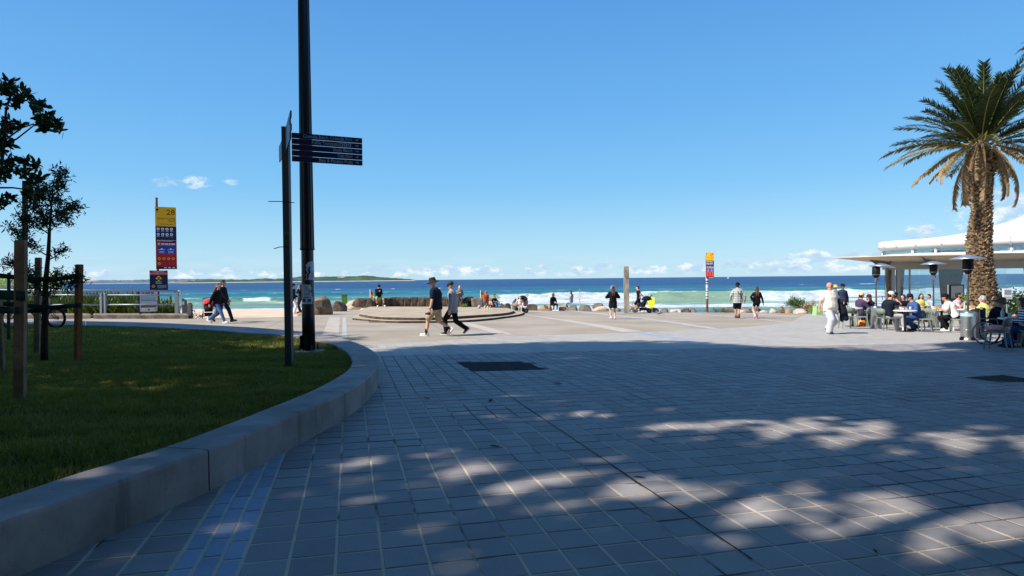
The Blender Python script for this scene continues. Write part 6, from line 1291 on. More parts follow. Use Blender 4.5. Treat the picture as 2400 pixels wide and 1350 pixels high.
# pair with a pram on the left
person(at(522, 755), -4, 1.82, 'walk', 'tall person in black jacket and dark trousers walking on the left', 'm', ('short','dark'), None, ('jacket', blk), ('trousers', nvy), sb_, None, 1.08, loose=1.4, hands=[(.10,.28,.80),(.34,-.22,.92)], feet=[(.36,.08,0,-8),(-.36,-.08,.05,36)], hem=.06, vox=.015)
person(at(510, 758), -6, 1.66, 'walk2', 'person with long auburn hair, black jacket and blue jeans beside the red pram', 'l', ('longback','auburn'), None, ('jacket', blk), ('jeans', jean), (sw_, sw_), None, 1.0, loose=1.35, hem=.10, hands=[(.1,.26,.86),(-.20,-.22,.84)], feet=[(-.42,.08,.03,30),(.36,-.08,0,-6)], look=(0,-14), vox=.015)
# behind the lamp post
person(GD(703.5, 36.), 215, 1.68, 'stand', 'person in black with a hand at the mouth, half hidden by the lamp post', 'l', ('long','dark'), None, ('long', blk), ('leggings', blk), sb_, None, hands=[(.13,.03,1.44),(.05,-.27,.84)], glasses=True)
person(GD(687.5, 34.5), 20, 1.70, 'stand', 'person in dark jacket and white trousers half hidden by the signpost', 'm', ('short','dark'), ('beanie', blk), ('jacket', blk), ('trousers', cloth('lilac_white', 222, 216, 228, .05)), sw_, None, loose=1.5, hem=.06, hands=[(.2,.15,1.0),(.2,-.15,1.0)])
# seated on the sea wall
def seat(px, y, d): q = P(px, y, d); return np.array([q[0], q[1], q[2]])
WALLH = P(890, 697, 42.2)[2]
def sitter(px, d, zseat, zfoot, *a, **k):
    q = GD(px, d); H = a[1]; s = H / 1.75; return person((q[0], q[1], zfoot), *a, hz=(zseat - zfoot) / s + .09, **k)
fz = gz(*GD(890, 41.6)[:2]) + .225
sitter(886.5, 42.1, WALLH, fz, -62, 1.72, 'sit', 'person in black top and bright green shorts sitting on the wall with a phone', 'm', ('bun','dark'), ('beanie', blk), ('long', blk), ('short_shorts', gsh), (sw_, sw_), blk, 1.25, loose=1.5, feet=[(.40,.30,0,0),(.30,-.16,0,0)], hands=[(.30,.05,1.02),(.30,-.06,1.04)], lean=12, look=(38,0), splay=.5)
sitter(1077, 42.0, P(1077,699,42)[2], gz(*GD(1077,41.6)[:2]) + .225, -78, 1.66, 'sit', 'person with long blond hair and grey hooded jacket sitting on the sea wall', 'l', ('long','blond'), None, ('hoodie', cloth('grey_hoodie', 120, 116, 116)), ('trousers', chr_), sb_, None, loose=1.4, feet=[(.30,.12,.1,0),(.52,-.2,0,0)], hands=[(.22,.05,.98),(.24,-.06,1.0)])
# children by the stage
e, D = person(at(1140, 728.5, .225), 100, 1.10, 'stand', 'small boy in rust tee and green shorts standing barefoot on the stage', 'l', ('short','light'), None, ('tee', rst), ('shorts', olv), None, None, 1.08, headscale=1.35, feet=[(.03,.13,0,0),(-.03,-.15,0,0)], hands=[(.06,.24,.82),(.06,-.24,.82)], loose=1.3)
q = GD(1151, 40.5); person((q[0], q[1], q[2] + .2), -140, 1.2, 'sitlow', 'small child in a peach top sitting low beside the boy in rust', 'l', ('short','light'), None, ('long', org), ('trousers', chr_), None, None, 1., headscale=1.25, hz=.14)
q = GD(1156, 41.5); person((q[0], q[1], q[2] + .2), -45, 1.7, 'sitlow', 'person in dark top and blue jeans sitting low behind the small child', 'm', ('short','dark'), None, ('long', blk), ('jeans', jean), sb_, None, 1., hz=.14, feet=[(.62,.1,0,0),(.50,-.12,0,0)])
e, D = person(at(1219, 731, .09), -75, .92, 'step', 'toddler in pale pink clothes walking by the loaded pram', 'l', ('short','light'), None, ('long', cloth('baby_pink', 226, 208, 204, .05)), ('trousers', cloth('baby_print', 214, 206, 200, .1)), None, None, 1.25, headscale=1.5, hands=[(.10,.30,1.05),(.16,-.52,1.02)], loose=1.6)
wr = D['limbs'][0][2]; M().ell(tuple(wr + (.02,.0,-.11)), (.07,.05,.12)).build('carried_cloth', wht, e, True)
# two seated women by the surf
q = G(1296, 728); person((q[0], q[1] + .5, q[2] - .05), -60, 1.66, 'sit', 'person in black sitting on the rocks looking out to sea, white sneakers', 'l', ('bob','brown'), None, ('jacket', blk), ('leggings', blk), (sw_, sw_), None, 1., hz=.50, feet=[(.46,.10,0,0),(.30,-.10,0,0)], hands=[(.34,.10,.62),(.34,-.10,.62)], look=(0, 30), loose=1.2, lean=14)
q = G(1342, 728); person((q[0], q[1] + .8, q[2] + .10), 175, 1.64, 'sit', 'person with long dark hair, blue jeans and light sleeves sitting on the grey rock', 'l', ('longback','dark'), None, ('long', cloth('sleeve_grey', 150, 154, 162)), ('jeans', cloth('pale_jeans', 168, 190, 214)), (sw_, sw_), None, 1., hz=.52, feet=[(.42,.10,-.1,0),(.34,-.10,-.1,0)], hands=[(.36,.16,.72),(.40,-.12,.72)], lean=6)
# plaza walkers
e, D = person(at(1437, 748), 92, 1.64, 'stand', 'person in long black top with white headphones seen from behind on the plaza', 'l', ('longback','brown'), ('headphones', wht), ('hoodie', blk), ('short_shorts', blk), (sw_, sbr), wht, 1.0, loose=1.6, hem=.26, feet=[(.05,.10,0,0),(-.03,-.09,0,0)], hands=[(.20,.12,1.14),(.20,-.12,1.14)], elbow=[(-.3,1.,-.5),(-.3,-1.,-.5)])
e, D = person(at(1497, 731.5), 168, 1.72, 'walk', 'person in black tee and shorts pushing a black pram past the totem', 'l', ('short','dark'), None, ('tee', blk), ('shorts', blk), (sw_, mat('sole_red', srgb(190, 50, 60), .6)), wht, 1.0, loose=1.3, hands=[(-.10,.2,.95),(-.30,-.1,1.0)], feet=[(.18,.08,0,0),(-.40,-.08,.05,40)])
e, D = person(at(1729.5, 746), 84, 1.86, 'walk', 'tall person in a black and white checked shirt, dark shorts and black cap from behind', 'm', ('short','dark'), ('cap', blk), ('long', pattern('shirt_check', 'plaid')), ('shorts', nvy), sbr, blk, 1.12, loose=1.8, hem=.08, feet=[(.14,.03,0,0),(-.10,-.03,.03,22)], hands=[(.08,.33,.86),(.0,-.33,.84)], look=(0,-45))
T = D['T']; M().tube([tuple(T(.50,-.10,.12)), tuple(T(.35,-.165,.02)), tuple(T(.15,-.16,-.12)), tuple(T(.05,-.10,-.20))], .012, 6).build('bag_strap', blk, e)
e, D = person(at(1774, 747), 86, 1.66, 'step', 'person with long brown hair in black top and shorts from behind, pink shoe', 'l', ('longback','brown'), None, ('long', blk), ('short_shorts', blk), (spk, spk), wht, 1.06, feet=[(-.12,.13,.04,30),(.16,-.05,0,0)], hands=[(.03,.24,.98),(.05,-.38,.72)])
b_ = M(); b_.loft([[tuple(D['T'](.18 + z_, -.02 + a_*.10, .22 + b2*.05)) for a_, b2 in ((-1,-1),(1,-1),(1,1),(-1,1))] for z_ in (-.10, .02, .06)]); b_.build('shoulder_bag', blk, e)
# the walking man near the cafe
e, D = person(at(1944, 782.5), -72, 1.72, 'step', 'bald person in cream tee and pale trousers walking with a dark jacket on the arm', 'r', (None,'grey'), None, ('tee', crm), ('trousers', lgp), sb_, None, 1.42, True, loose=2.6, hem=.05, lean=0, feet=[(-.16,.12,.05,28),(.10,-.10,.0,0)], hands=[(.26,.30,1.06),(-.02,-.42,.82)], look=(0, 62), vox=.014)
T = D['T']; jk = M(); wr = D['limbs'][0][2]; el_ = D['limbs'][0][1]
mid = (wr + el_) / 2; 
jk.capsule(tuple(el_ + (0,.0,.02)), .075, tuple(wr + (0,0,.02)), .075); jk.capsule(tuple(mid + (.0,.02,.0)), .10, tuple(mid + (.04,.06,-.34)), .13); jk.capsule(tuple(mid + (.02,.05,-.1)), .09, tuple(mid + (.06,.16,-.56)), .09); jk.capsule(tuple(mid + (.02,.02,-.1)), .08, tuple(mid + (.0,.05,-.62)), .06)
o = jk.build('carried_jacket', nvy, e); r = o.modifiers.new('fuse', 'REMESH'); r.mode = 'VOXEL'; r.voxel_size = .016; r.use_smooth_shade = True; PEND.append((o, None))
person(GD(1958, 33.), 70, 1.74, 'stand', 'person in straw hat and grey top standing behind the bald walker', 'm', ('short','grey'), ('straw', strw), ('tee', cloth('slate', 108, 112, 122)), ('trousers', chr_), sb_)
person(GD(1975, 31.5), -85, 1.78, 'stand', 'person in dark checked shirt, black cap and sunglasses standing by the first table', 'd', ('short','dark'), ('cap', blk), ('long', pattern('shirt_dark_check', 'darkplaid')), ('trousers', blk), sb_, None, 1.1, True, loose=1.4, hem=.06, hands=[(.06,.24,.86),(.18,-.20,1.0)])
# ------------------------------------------------------------------ prams
m_pblk = cloth('pram_black', 30, 30, 34, .2); m_pred = cloth('pram_red', 226, 62, 68, .1); m_ptan = cloth('pram_tan', 150, 130, 120)
def pram(pos, rz, label, hood, body, s=1., extra=None):
    e = empty('pram', pos, label, 'pram', rz); f = M()
    for sg in (-1, 1):
        f.tube([(.45*s, sg*.22*s, .12*s), (.05*s, sg*.24*s, .50*s), (-.42*s, sg*.24*s, .92*s), (-.50*s, sg*.22*s, 1.0*s)], .014*s, 6); f.tube([(-.34*s, sg*.25*s, .14*s), (.05*s, sg*.24*s, .50*s)], .014*s, 6)
    f.tube([(-.50*s,-.22*s,1.0*s),(-.54*s,0,1.02*s),(-.50*s,.22*s,1.0*s)], .02*s, 6).tube([(-.34*s,-.25*s,.14*s),(-.34*s,.25*s,.14*s)], .014*s, 6); f.build('frame', m_post, e)
    st = M(); st.loft([[(x*s, y*s, z_*s) for x, y, z_ in q] for q in ([(.30,-.17,.36),(-.10,-.17,.34),(-.10,.17,.34),(.30,.17,.36)], [(.34,-.20,.50),(-.18,-.20,.56),(-.18,.20,.56),(.34,.20,.50)], [(.10,-.19,.60),(-.32,-.2,.86),(-.32,.2,.86),(.10,.19,.60)])]); st.build('seat', body, e, True)
    hm_ = M(); hm_.loft([[(-.22*s + .34*s*math.cos(a_)*math.cos(b_)*1.0, .225*s*math.sin(b_), .62*s + .36*s*math.sin(a_)*math.cos(b_)**.5 if abs(b_) < 1.5 else .62*s) for b_ in np.linspace(-1.35, 1.35, 9)] for a_ in np.linspace(.35, 2.7, 9)], cap=False, closed=False)
    o = hm_.build('hood', hood, e, True); sd_ = o.modifiers.new('thick', 'SOLIDIFY'); sd_.thickness = .02 * s
    M().box((-.02*s, 0, .22*s), (.44*s, .36*s, .16*s)).build('basket', m_pblk, e)
    for x, y, r in ((.45, 0, .10), (-.34, -.26, .13), (-.34, .26, .13)):
        wh = M().lathe([(r*s*.75, -.022*s), (r*s, -.018*s), (r*s, .018*s), (r*s*.75, .022*s)], (x*s, y*s, r*s), 18, A=AX).build('wheel', m_tyre, e); M().lathe([(r*s*.55, -.024*s), (r*s*.55, .024*s)], (x*s, y*s, r*s), 14, A=AX).build('hub', m_rim, wh)
    return e
q = at(489, 747.5); pram(q, math.radians(-62), 'black pram with a bright red hood beside the walking pair', m_pred, m_pblk, .95)
q = GD(1506.5, 38.6); pram(q, math.radians(172), 'black pram with a big black hood at the totem', m_pblk, m_pblk, 1.08)
q = GD(1216, 37.5); pe = pram(q, math.radians(196), 'loaded dark pram hung with bags beside the toddler', m_pblk, m_ptan, 1.08)
bg = M(); bg.ell((0, 0, .22), (.17, .20, .24)); bg.ell((0, .16, .14), (.12, .06, .13)); qb = GD(1231, 37.6, 0); bp_ = bg.build('backpack', cloth('dusty_pink', 190, 126, 110), None, True, loc=(qb[0], qb[1], qb[2] + .42), label='dusty pink backpack slung on the loaded pram', cat='backpack')
# ------------------------------------------------------------------ cafe furniture
m_chair = mat('chair_sage', srgb(122, 130, 116), .55, .35); m_top = mat('table_white', srgb(222, 220, 214), .4, .4); m_ped = mat('pedestal_black', srgb(26, 26, 28), .5, .4); m_steel = mat('brushed_steel', srgb(170, 168, 164), .3, .5, .08, 30., metal=.85); m_hblk = mat('heater_black', srgb(22, 22, 24), .6)
def chair_meshes():
    seat_ = M(); seat_.loft([[(x*k, y*k, z_) for x, y in ((-.20,-.20),(.0,-.22),(.21,-.19),(.23,0),(.21,.19),(.0,.22),(-.20,.20),(-.21,0))] for z_, k in ((.435,.96),(.45,1.),(.465,.97))])
    bk = M(); rings = []
    for t in np.linspace(-1.05, 1.05, 11):
        x, y = -.06 - .185*math.cos(t*1.05), .225*math.sin(t*1.3)/math.sin(1.05*1.3); rings.append([(x, y, .585 + .03*abs(t)**3), (x - .022, y*1.03, .585 + .03*abs(t)**3), (x - .045, y*1.05, .80 - .05*abs(t)**4), (x - .022, y*1.02, .80 - .05*abs(t)**4)])
    bk.loft(rings)
    legs = []
    for sx_, sy_ in ((1,1),(1,-1),(-1,1),(-1,-1)):
        l_ = M(); tp = (.17*sx_, .175*sy_, .45); bt = (.215*sx_ + (-.03 if sx_ < 0 else 0), .215*sy_, 0); l_.loft([[(bt[0]+a_*.011, bt[1]+b_*.011, 0) for a_, b_ in ((-1,-1),(1,-1),(1,1),(-1,1))], [(tp[0]+a_*.02, tp[1]+b_*.02, .45) for a_, b_ in ((-1,-1),(1,-1),(1,1),(-1,1))]])
        if sx_ < 0: l_.bar((tp[0]-.005, tp[1], .44), (-.185, .20*sy_, .70), .03, .036, (1,0,0))
        legs.append(l_.mesh('leg', m_chair))
    return seat_.mesh('seat', m_chair, False), bk.mesh('backrest', m_chair, True), legs
CH = chair_meshes()
def chair(pos, rz, label):
    e = empty('cafe_chair', pos, label, 'chair', math.radians(rz), 'sage green cafe chairs'); link('seat', CH[0], e); link('backrest', CH[1], e)
    for l_ in CH[2]: link('leg', l_, e)
    return e
def table(pos, label, r=.36, square=False):
    e = empty('cafe_table', pos, label, 'table', .25, 'cafe tables on the plaza')
    M().lathe([(r-.02,.715),(r,.722),(r,.742),(r-.01,.747),(.01,.747)], n=28).build('table_top', m_top, e); M().lathe([(.045,.02),(.04,.12),(.04,.66),(.10,.714)], n=14).build('pedestal', m_ped, e, True); M().lathe([(.29,-.02),(.30,.0),(.28,.018),(.05,.035)], n=24).build('base', m_ped, e); return e
def on_table(t, dx, dy, kind, label):
    p = np.array(t.location) + (dx, dy, .747)
    if kind == 'glass': m_ = mat('clear_glass', srgb(190, 206, 204), .15, .5); M().lathe([(.028,0),(.036,.12),(.033,.12),(.026,.01),(.004,.01)], n=14).build('drinking_glass', m_, None, True, loc=p, label=label, cat='glass')
    elif kind == 'bottle': M().lathe([(.036,0),(.038,.01),(.038,.15),(.015,.20),(.014,.26),(.002,.26)], n=14).build('water_bottle', mat('bottle_glass', srgb(170, 186, 176), .15, .5), None, True, loc=p, label=label, cat='bottle')
    elif kind == 'cup': M().lathe([(.026,0),(.042,.075),(.038,.075),(.022,.01),(.003,.01)], n=14).tube([(.038,0,.06),(.062,0,.052),(.058,0,.028),(.034,0,.02)], .006, 5).build('cup', m_top, None, True, loc=p, label=label, cat='cup')
    elif kind == 'plate': M().lathe([(.05,0),(.12,.016),(.115,.018),(.05,.006),(.003,.006)], n=18).build('plate', m_top, None, True, loc=p, label=label, cat='plate')
    elif kind == 'box': M().box((0,0,.06), (.17,.09,.12)).box((0,0,.125), (.10,.05,.012)).build('napkin_box', mat('box_tan', srgb(206, 160, 116), .7), None, loc=p, label=label, cat='napkin box')
    elif kind == 'menu': mm = M(); mm.loft([[(-.09,-.03,0),(.09,-.03,0),(.09,.03,0),(-.09,.03,0)],[(-.09,-.004,.2),(.09,-.004,.2),(.09,.004,.2),(-.09,.004,.2)]]); mm.build('menu_stand', m_top, None, loc=p, label=label, cat='menu stand')
def heater(px, d, ytop, label, wheels=False):
    b_ = GD(px, d); H = P(px, ytop, d)[2] - b_[2]; e = empty('patio_heater', b_, label, 'patio heater', 0, 'steel patio heaters among the tables')
    M().lathe([(.21,0),(.21,.02),(.19,.06),(.175,.10)], n=24).build('base', m_steel, e, True); M().lathe([(.175,.08),(.18,.1),(.18,.80),(.165,.84),(.06,.85)], n=24).build('tank_housing', m_steel, e, True)
    M().lathe([(.182,.3),(.186,.31),(.182,.32)], n=24).build('band', m_steel, e, True)
    M().lathe([(.028,.84),(.028,H-.72),(.045,H-.72),(.045,H-.56),(.05,H-.52)], n=14).build('pole', m_steel, e, True); M().box((.05,0,H-.62), (.05,.05,.07)).build('valve', m_hblk, e)
    M().lathe([(.06,H-.56),(.115,H-.47),(.14,H-.44),(.135,H-.16),(.10,H-.12)], n=20).build('burner', m_hblk, e, True); M().lathe([(.142,H-.44),(.142,H-.42)], n=20, cap=False).build('burner_ring', m_steel, e)
    tl = np.array(Euler((0, .10 if not wheels else .0, 0)).to_matrix()) if 'first' in label or 'leftmost' in label else None
    M().lathe([(.43,H-.13),(.44,H-.115),(.33,H-.08),(.16,H-.03),(.14,H-.01),(.004,H)], n=32, cap=False, A=tl).lathe([(.43,H-.13),(.15,H-.05),(.004,H-.03)], n=32, cap=False, A=tl).build('reflector_hood', mat('hood_alu', srgb(176, 186, 204), .35, .5, metal=.7), e, True)
    if wheels:
        for x, y in ((-.22,-.06), (.0,-.2), (.06,.1)): w_ = M().lathe([(.03,-.02),(.06,-.016),(.06,.016),(.03,.02)], (x, y, .06), 16, A=AX).build('wheel', m_tyre, e)
        M().bar((-.22,-.06,.06), (.05,-.06,.05), .02, .02).build('axle', m_hblk, e); M().lathe([(.183,.70),(.183,.79)], n=24, cap=False).build('label_band', mat('label_pale', srgb(176, 200, 204), .5), e)
    return e
h1 = heater(2053.5, 23.4, 617, 'leftmost patio heater with a tilted hood between the first two tables'); h2 = heater(2188, 24.2, 612, 'middle patio heater behind the person in the navy cap'); h3 = heater(2268.5, 17.9, 597, 'nearest patio heater on wheels beside the wheelchair', True)
def tseat(px, d, rz, H, label, pre='', **k):
    q = GD(px, d); return person(q, rz, H, 'sit', label, **k)
# table 1, left
t1 = table(GD(1998, 24.6), 'white cafe table behind the bald walker'); on_table(t1, -.12, -.1, 'glass', 'glass on the table behind the bald walker'); on_table(t1, .05, .08, 'menu', 'white menu stand on the table behind the bald walker'); on_table(t1, -.2, .12, 'cup', 'cup on the table behind the bald walker')
c_ = GD(2019, 23.1); chair(c_, 150, 'empty sage chair with an orange bag, left of the first heater')
c_ = GD(1984, 23.3); chair(c_, 80, 'sage chair partly hidden behind the bald walker')
mb = M(); mb.loft([[(x*k, y*k, z_) for x, y in ((-.13,-.07),(.13,-.07),(.14,0),(.13,.07),(-.13,.07),(-.14,0))] for z_, k in ((0,.8),(.06,1.),(.17,.95),(.24,.6))]); q = GD(2020, 23.5); mb.build('shopping_bag', mat('bag_orange', srgb(222, 98, 48), .7, c2=srgb(244, 190, 60), vscale=7.), None, True, loc=q + (0,0,.06), label='orange and yellow bag under the empty chair', cat='bag')
tseat(2014, 25.4, 10, 1.76, 'person in purple jacket and peach cap seated left of the first heater', skin='m', hair=('short','dark'), hat=('cap', cloth('peach_cap', 240, 196, 140, .05)), top=('hoodie', pur), bottom=('trousers', chr_), shoe=sb_, loose=1.5, w=1.1)
chair(GD(2012, 25.5), 10, 'sage chair under the person in the purple jacket')
tseat(2039, 25.8, 215, 1.66, 'person in black jacket and brown cap seated facing the purple jacket', skin='l', hair=('long','dark'), hat=('cap', hatb), top=('jacket', blk), bottom=('jeans', chr_), shoe=sw_, hands=[(.20,.02,.98),(.2,-.02,.95)], loose=1.2, look=(0,20))
chair(GD(2041, 25.9), 215, 'sage chair under the person in black jacket and brown cap')
# table 2
t2 = table(GD(2121, 21.6), 'white cafe table on a black pedestal before the person in the navy cap'); on_table(t2, -.18, -.05, 'glass', 'glass before the person in the white cap'); on_table(t2, .12, .02, 'plate', 'plate on the table of the navy cap'); on_table(t2, .02, .15, 'cup', 'cup at the middle of the pedestal table'); on_table(t2, .25, .1, 'glass', 'glass before the person in the navy cap')
tseat(2078, 22.3, 5, 1.84, 'person in white cap and navy tee, hand at the mouth, seated at the pedestal table', skin='r', hair=('short','dark'), hat=('cap', cloth('white_cap', 220, 218, 206, .05)), top=('tee', nvy), bottom=('trousers', cloth('light_grey', 186, 188, 190, .06)), shoe=(sw_, sw_), sock=None, glasses=True, beard=False, w=1.22, loose=1.5, hands=[(.42,.12,.76),(.30,-.03,1.08)], elbow=[(-.5,.6,-.4),(.5,-.7,-.8)], feet=[(.46,.10,0,0),(.54,-.16,0,0)], lean=12, vox=.014, look=(14,-12))
chair(GD(2075, 22.35), 5, 'sage chair under the person in white cap and navy tee')
tseat(2151, 22.2, 172, 1.78, 'person in navy cap and blue shirt leaning over the pedestal table', skin='r', hair=('short','dark'), hat=('cap', nvy), top=('jacket', blu), bottom=('jeans', jeand), shoe=sb_, w=1.15, loose=1.4, hands=[(.38,.14,.76),(.40,-.10,.78)], feet=[(.20,.13,0,0),(-.02,-.12,.03,20)], lean=22, vox=.014, look=(10, 0))
chair(GD(2172, 21.3), 160, 'sage chair behind the person in navy cap, in full sun'); chair(GD(2159, 22.3), 175, 'sage chair under the person in navy cap')
tseat(2101, 25.6, 100, 1.78, 'person in dark grey top and black cap seen from behind past the white cap', skin='m', hair=('short','dark'), hat=('beanie', blk), top=('long', chr_), bottom=('trousers', blk), shoe=sb_, loose=1.3, w=1.1)
chair(GD(2102, 25.3), 100, 'sage chair behind the person in dark grey top')
tseat(2117, 27.2, -120, 1.66, 'person with dark hair and black coat facing left behind the pedestal table', skin='l', hair=('bob','dark'), top=('jacket', blk), bottom=('trousers', blk), shoe=sb_, look=(0,-40))
tseat(2136, 29.2, 175, 1.74, 'person with auburn hair in a black top by the cafe window', skin='m', hair=('bob','auburn'), top=('long', blk), bottom=('trousers', blk), shoe=sb_)
tseat(2157, 28.6, -100, 1.72, 'person with long dark hair and pale yellow top by the cafe window', skin='m', hair=('long','dark'), top=('long', ylw), bottom=('trousers', chr_), shoe=sb_)
tseat(2181, 29.4, 185, 1.68, 'person in pale blue top behind the middle heater', skin='m', hair=('short','dark'), top=('long', cloth('pale_blue', 150, 168, 190)), bottom=('trousers', chr_), shoe=sb_)
table(GD(2112, 27.6), 'cafe table behind the person in dark grey top'); table(GD(2168, 29.0), 'cafe table by the window left of the dark curtain')
# table 3
t3 = table(GD(2207, 22.6), 'cafe table with a napkin box beside the middle heater'); on_table(t3, -.18, -.02, 'box', 'tan napkin box beside the middle heater'); on_table(t3, -.02, -.18, 'menu', 'white menu stand right of the napkin box'); on_table(t3, -.28, .05, 'cup', 'cup left of the napkin box'); on_table(t3, .15, -.12, 'cup', 'cup before the person in the printed white tee')
tseat(2238, 22.0, 140, 1.80, 'person in white tee with a round back print leaning over the table', skin='m', hair=('short','dark'), hat=('cap', blk), top=('tee', wht), bottom=('trousers', blk), shoe=(sw_, sw_), w=1.12, loose=1.5, hands=[(.42,.20,.77),(.44,-.10,.77)], feet=[(.22,.12,0,0),(.10,-.12,0,0)], lean=26, vox=.014)
pe_, PD = [o for o in bpy.data.objects if o.get('label', '').startswith('person in white tee with a round back')][0], None
chair(GD(2247, 21.2), 150, 'sage chair behind the person in the printed white tee'); chair(GD(2243, 22.1), 140, 'sage chair under the person in the printed white tee')
tseat(2240, 24.2, -55, 1.80, 'bearded person in a pink shirt facing the printed white tee', skin='m', hair=('short','dark'), top=('tee', pnk), bottom=('trousers', chr_), shoe=sb_, beard=True, hands=[(.38,.10,.78),(.3,-.1,.95)], look=(0,30), w=1.1)
chair(GD(2239, 24.4), -55, 'sage chair under the bearded person in pink')
t4 = table(GD(2268, 23.4), 'cafe table with a water bottle in front of the palm', .42); on_table(t4, -.12, 0, 'bottle', 'water bottle on the table by the palm'); on_table(t4, .05, .1, 'glass', 'glass right of the water bottle'); on_table(t4, .2, -.1, 'plate', 'plate on the table by the palm'); on_table(t4, .26, .12, 'box', 'napkin box on the table by the palm')
tseat(2308, 21.0, 112, 1.66, 'person with curly grey hair and pale yellow top seen from behind by the palm', skin='l', hair=('curly','grey'), top=('long', ylw), bottom=('trousers', chr_), shoe=sb_, w=1.1, loose=1.4, vox=.014)
chair(GD(2311, 20.7), 112, 'sage chair under the person in pale yellow by the palm')
# wheelchair group in the shade
wq = GD(2322, 16.0); 
tseat(2334, 16.6, -60, 1.66, 'person in wide brimmed hat and dark cardigan seated in the wheelchair', skin='l', hair=('bob','grey'), hat=('wide', cloth('hat_tan', 112, 84, 66)), top=('jacket', cloth('cardigan', 30, 32, 44)), bottom=('trousers', nvy), shoe=sg_, w=1.15, loose=1.4, hands=[(.40,.14,.72),(.44,-.02,.76)], feet=[(.50,.12,.10,0),(.52,-.10,.10,0)], look=(14, 18), vox=.013)
wc = empty('wheelchair', GD(2330, 16.55), 'steel wheelchair with a big spoked wheel at the shaded table', 'wheelchair', math.radians(-52)); m_wcs = mat('wheelchair_steel', srgb(150, 160, 178), .35, .5, metal=.6)
mw_t = ring(.30, .016, 40).mesh('tyre', m_tyre, True); mw_r = ring(.28, .010, 40).mesh('push_rim', m_wcs, True); sp_ = M()
for j in range(20): a_ = j*math.pi/10; sp_.tube([(math.cos(a_+.4)*.03, .015*(-1)**j, math.sin(a_+.4)*.03), (math.cos(a_)*.29, 0, math.sin(a_)*.29)], .0026, 3)
sp_.lathe([(.035,-.03),(.035,.03)], n=12, A=AX); mw_s = sp_.mesh('spokes', m_wcs)
for sg in (1, -1):
    wh = link('drive_wheel', mw_t, wc, (-.10, sg*.29, .315)); link('spokes', mw_s, wh); link('push_rim', mw_r, wh, (0, sg*.035, 0))
    cw = M().lathe([(.05,-.018),(.09,-.014),(.09,.014),(.05,.018)], (.32, sg*.24, .09), 18, A=AX).build('caster', m_tyre, wc); M().lathe([(.045,-.02),(.045,.02)], (.32, sg*.24, .09), 12, A=AX).build('hub', m_wcs, cw)
    f = M(); f.tube([(-.26, sg*.23, .95), (-.24, sg*.23, .48), (-.22, sg*.23, .30)], .012, 8).tube([(-.24, sg*.23, .48), (.22, sg*.23, .48), (.34, sg*.23, .40), (.36, sg*.23, .18)], .012, 8).tube([(-.22, sg*.23, .30), (.30, sg*.23, .28), (.32, sg*.24, .12)], .012, 8).tube([(-.23, sg*.25, .70), (.12, sg*.25, .70), (.16, sg*.25, .48)], .012, 8).tube([(.34, sg*.2, .40), (.46, sg*.16, .14), (.56, sg*.12, .12)], .012, 8); f.build('side_frame', m_wcs, wc, True)
    M().box((-.05, sg*.25, .715), (.3, .05, .03)).build('armrest', m_tyre, wc); M().box((.52, sg*.11, .09), (.16, .12, .015)).build('footrest', m_tyre, wc); M().tube([(-.26, sg*.23, .95), (-.36, sg*.23, .96)], .017, 8).build('push_handle', m_tyre, wc)
M().box((0, 0, .46), (.42, .42, .04)).build('seat', m_tyre, wc); M().box((-.25, 0, .74), (.03, .42, .40)).build('backrest', m_tyre, wc)
chair(GD(2338, 14.9), 128, 'shaded sage chair holding a floral cushion in front of the wheelchair')
cu = M(); cu.loft([[(x*k, y*k, z_) for x, y in ((-.19,-.19),(.19,-.19),(.2,0),(.19,.19),(-.19,.19),(-.2,0))] for z_, k in ((0,.9),(.05,1.05),(.10,1.),(.13,.8))]); cu.build('cushion', pattern('floral_print', 'floral'), None, True, loc=GD(2338, 14.9) + (0,0,.47), rot=(0,0,2.2), label='pink floral cushion bag on the shaded chair', cat='cushion')
t5 = table(GD(2396, 15.7), 'cafe table in the shade at the right edge', .5); on_table(t5, -.30, .0, 'plate', 'plate on the shaded table'); on_table(t5, -.2, .15, 'glass', 'glass on the shaded table'); on_table(t5, -.12, -.15, 'cup', 'cup on the shaded table'); on_table(t5, -.36, .18, 'bottle', 'bottle on the shaded table')
tseat(2412, 15.4, 150, 1.68, 'person in a navy and white striped top at the right edge', skin='l', hair=('bob','brown'), top=('long', pattern('stripes', 'stripe')), bottom=('jeans', jeand), shoe=sb_, loose=1.3, lean=14, vox=.014, w=1.1)
chair(GD(2414, 15.3), 150, 'sage chair under the person in the striped top')
tseat(2409, 18.2, 170, 1.70, 'person with long brown hair behind the striped top', skin='m', hair=('long','brown'), top=('long', cloth('rust_brown', 120, 70, 52)), bottom=('trousers', chr_), shoe=sb_)
bn = empty('dark_bin', GD(2290, 18.6), 'dark cylindrical bin beside the nearest heater', 'bin'); M().lathe([(.17,0),(.19,.03),(.19,.80),(.17,.84)], n=22).build('body', mat('bin_dark', srgb(40, 42, 46), .5, .4), bn, True); M().lathe([(.19,.80),(.195,.83),(.12,.88),(.01,.89)], n=22).build('lid', m_tyre, bn, True)
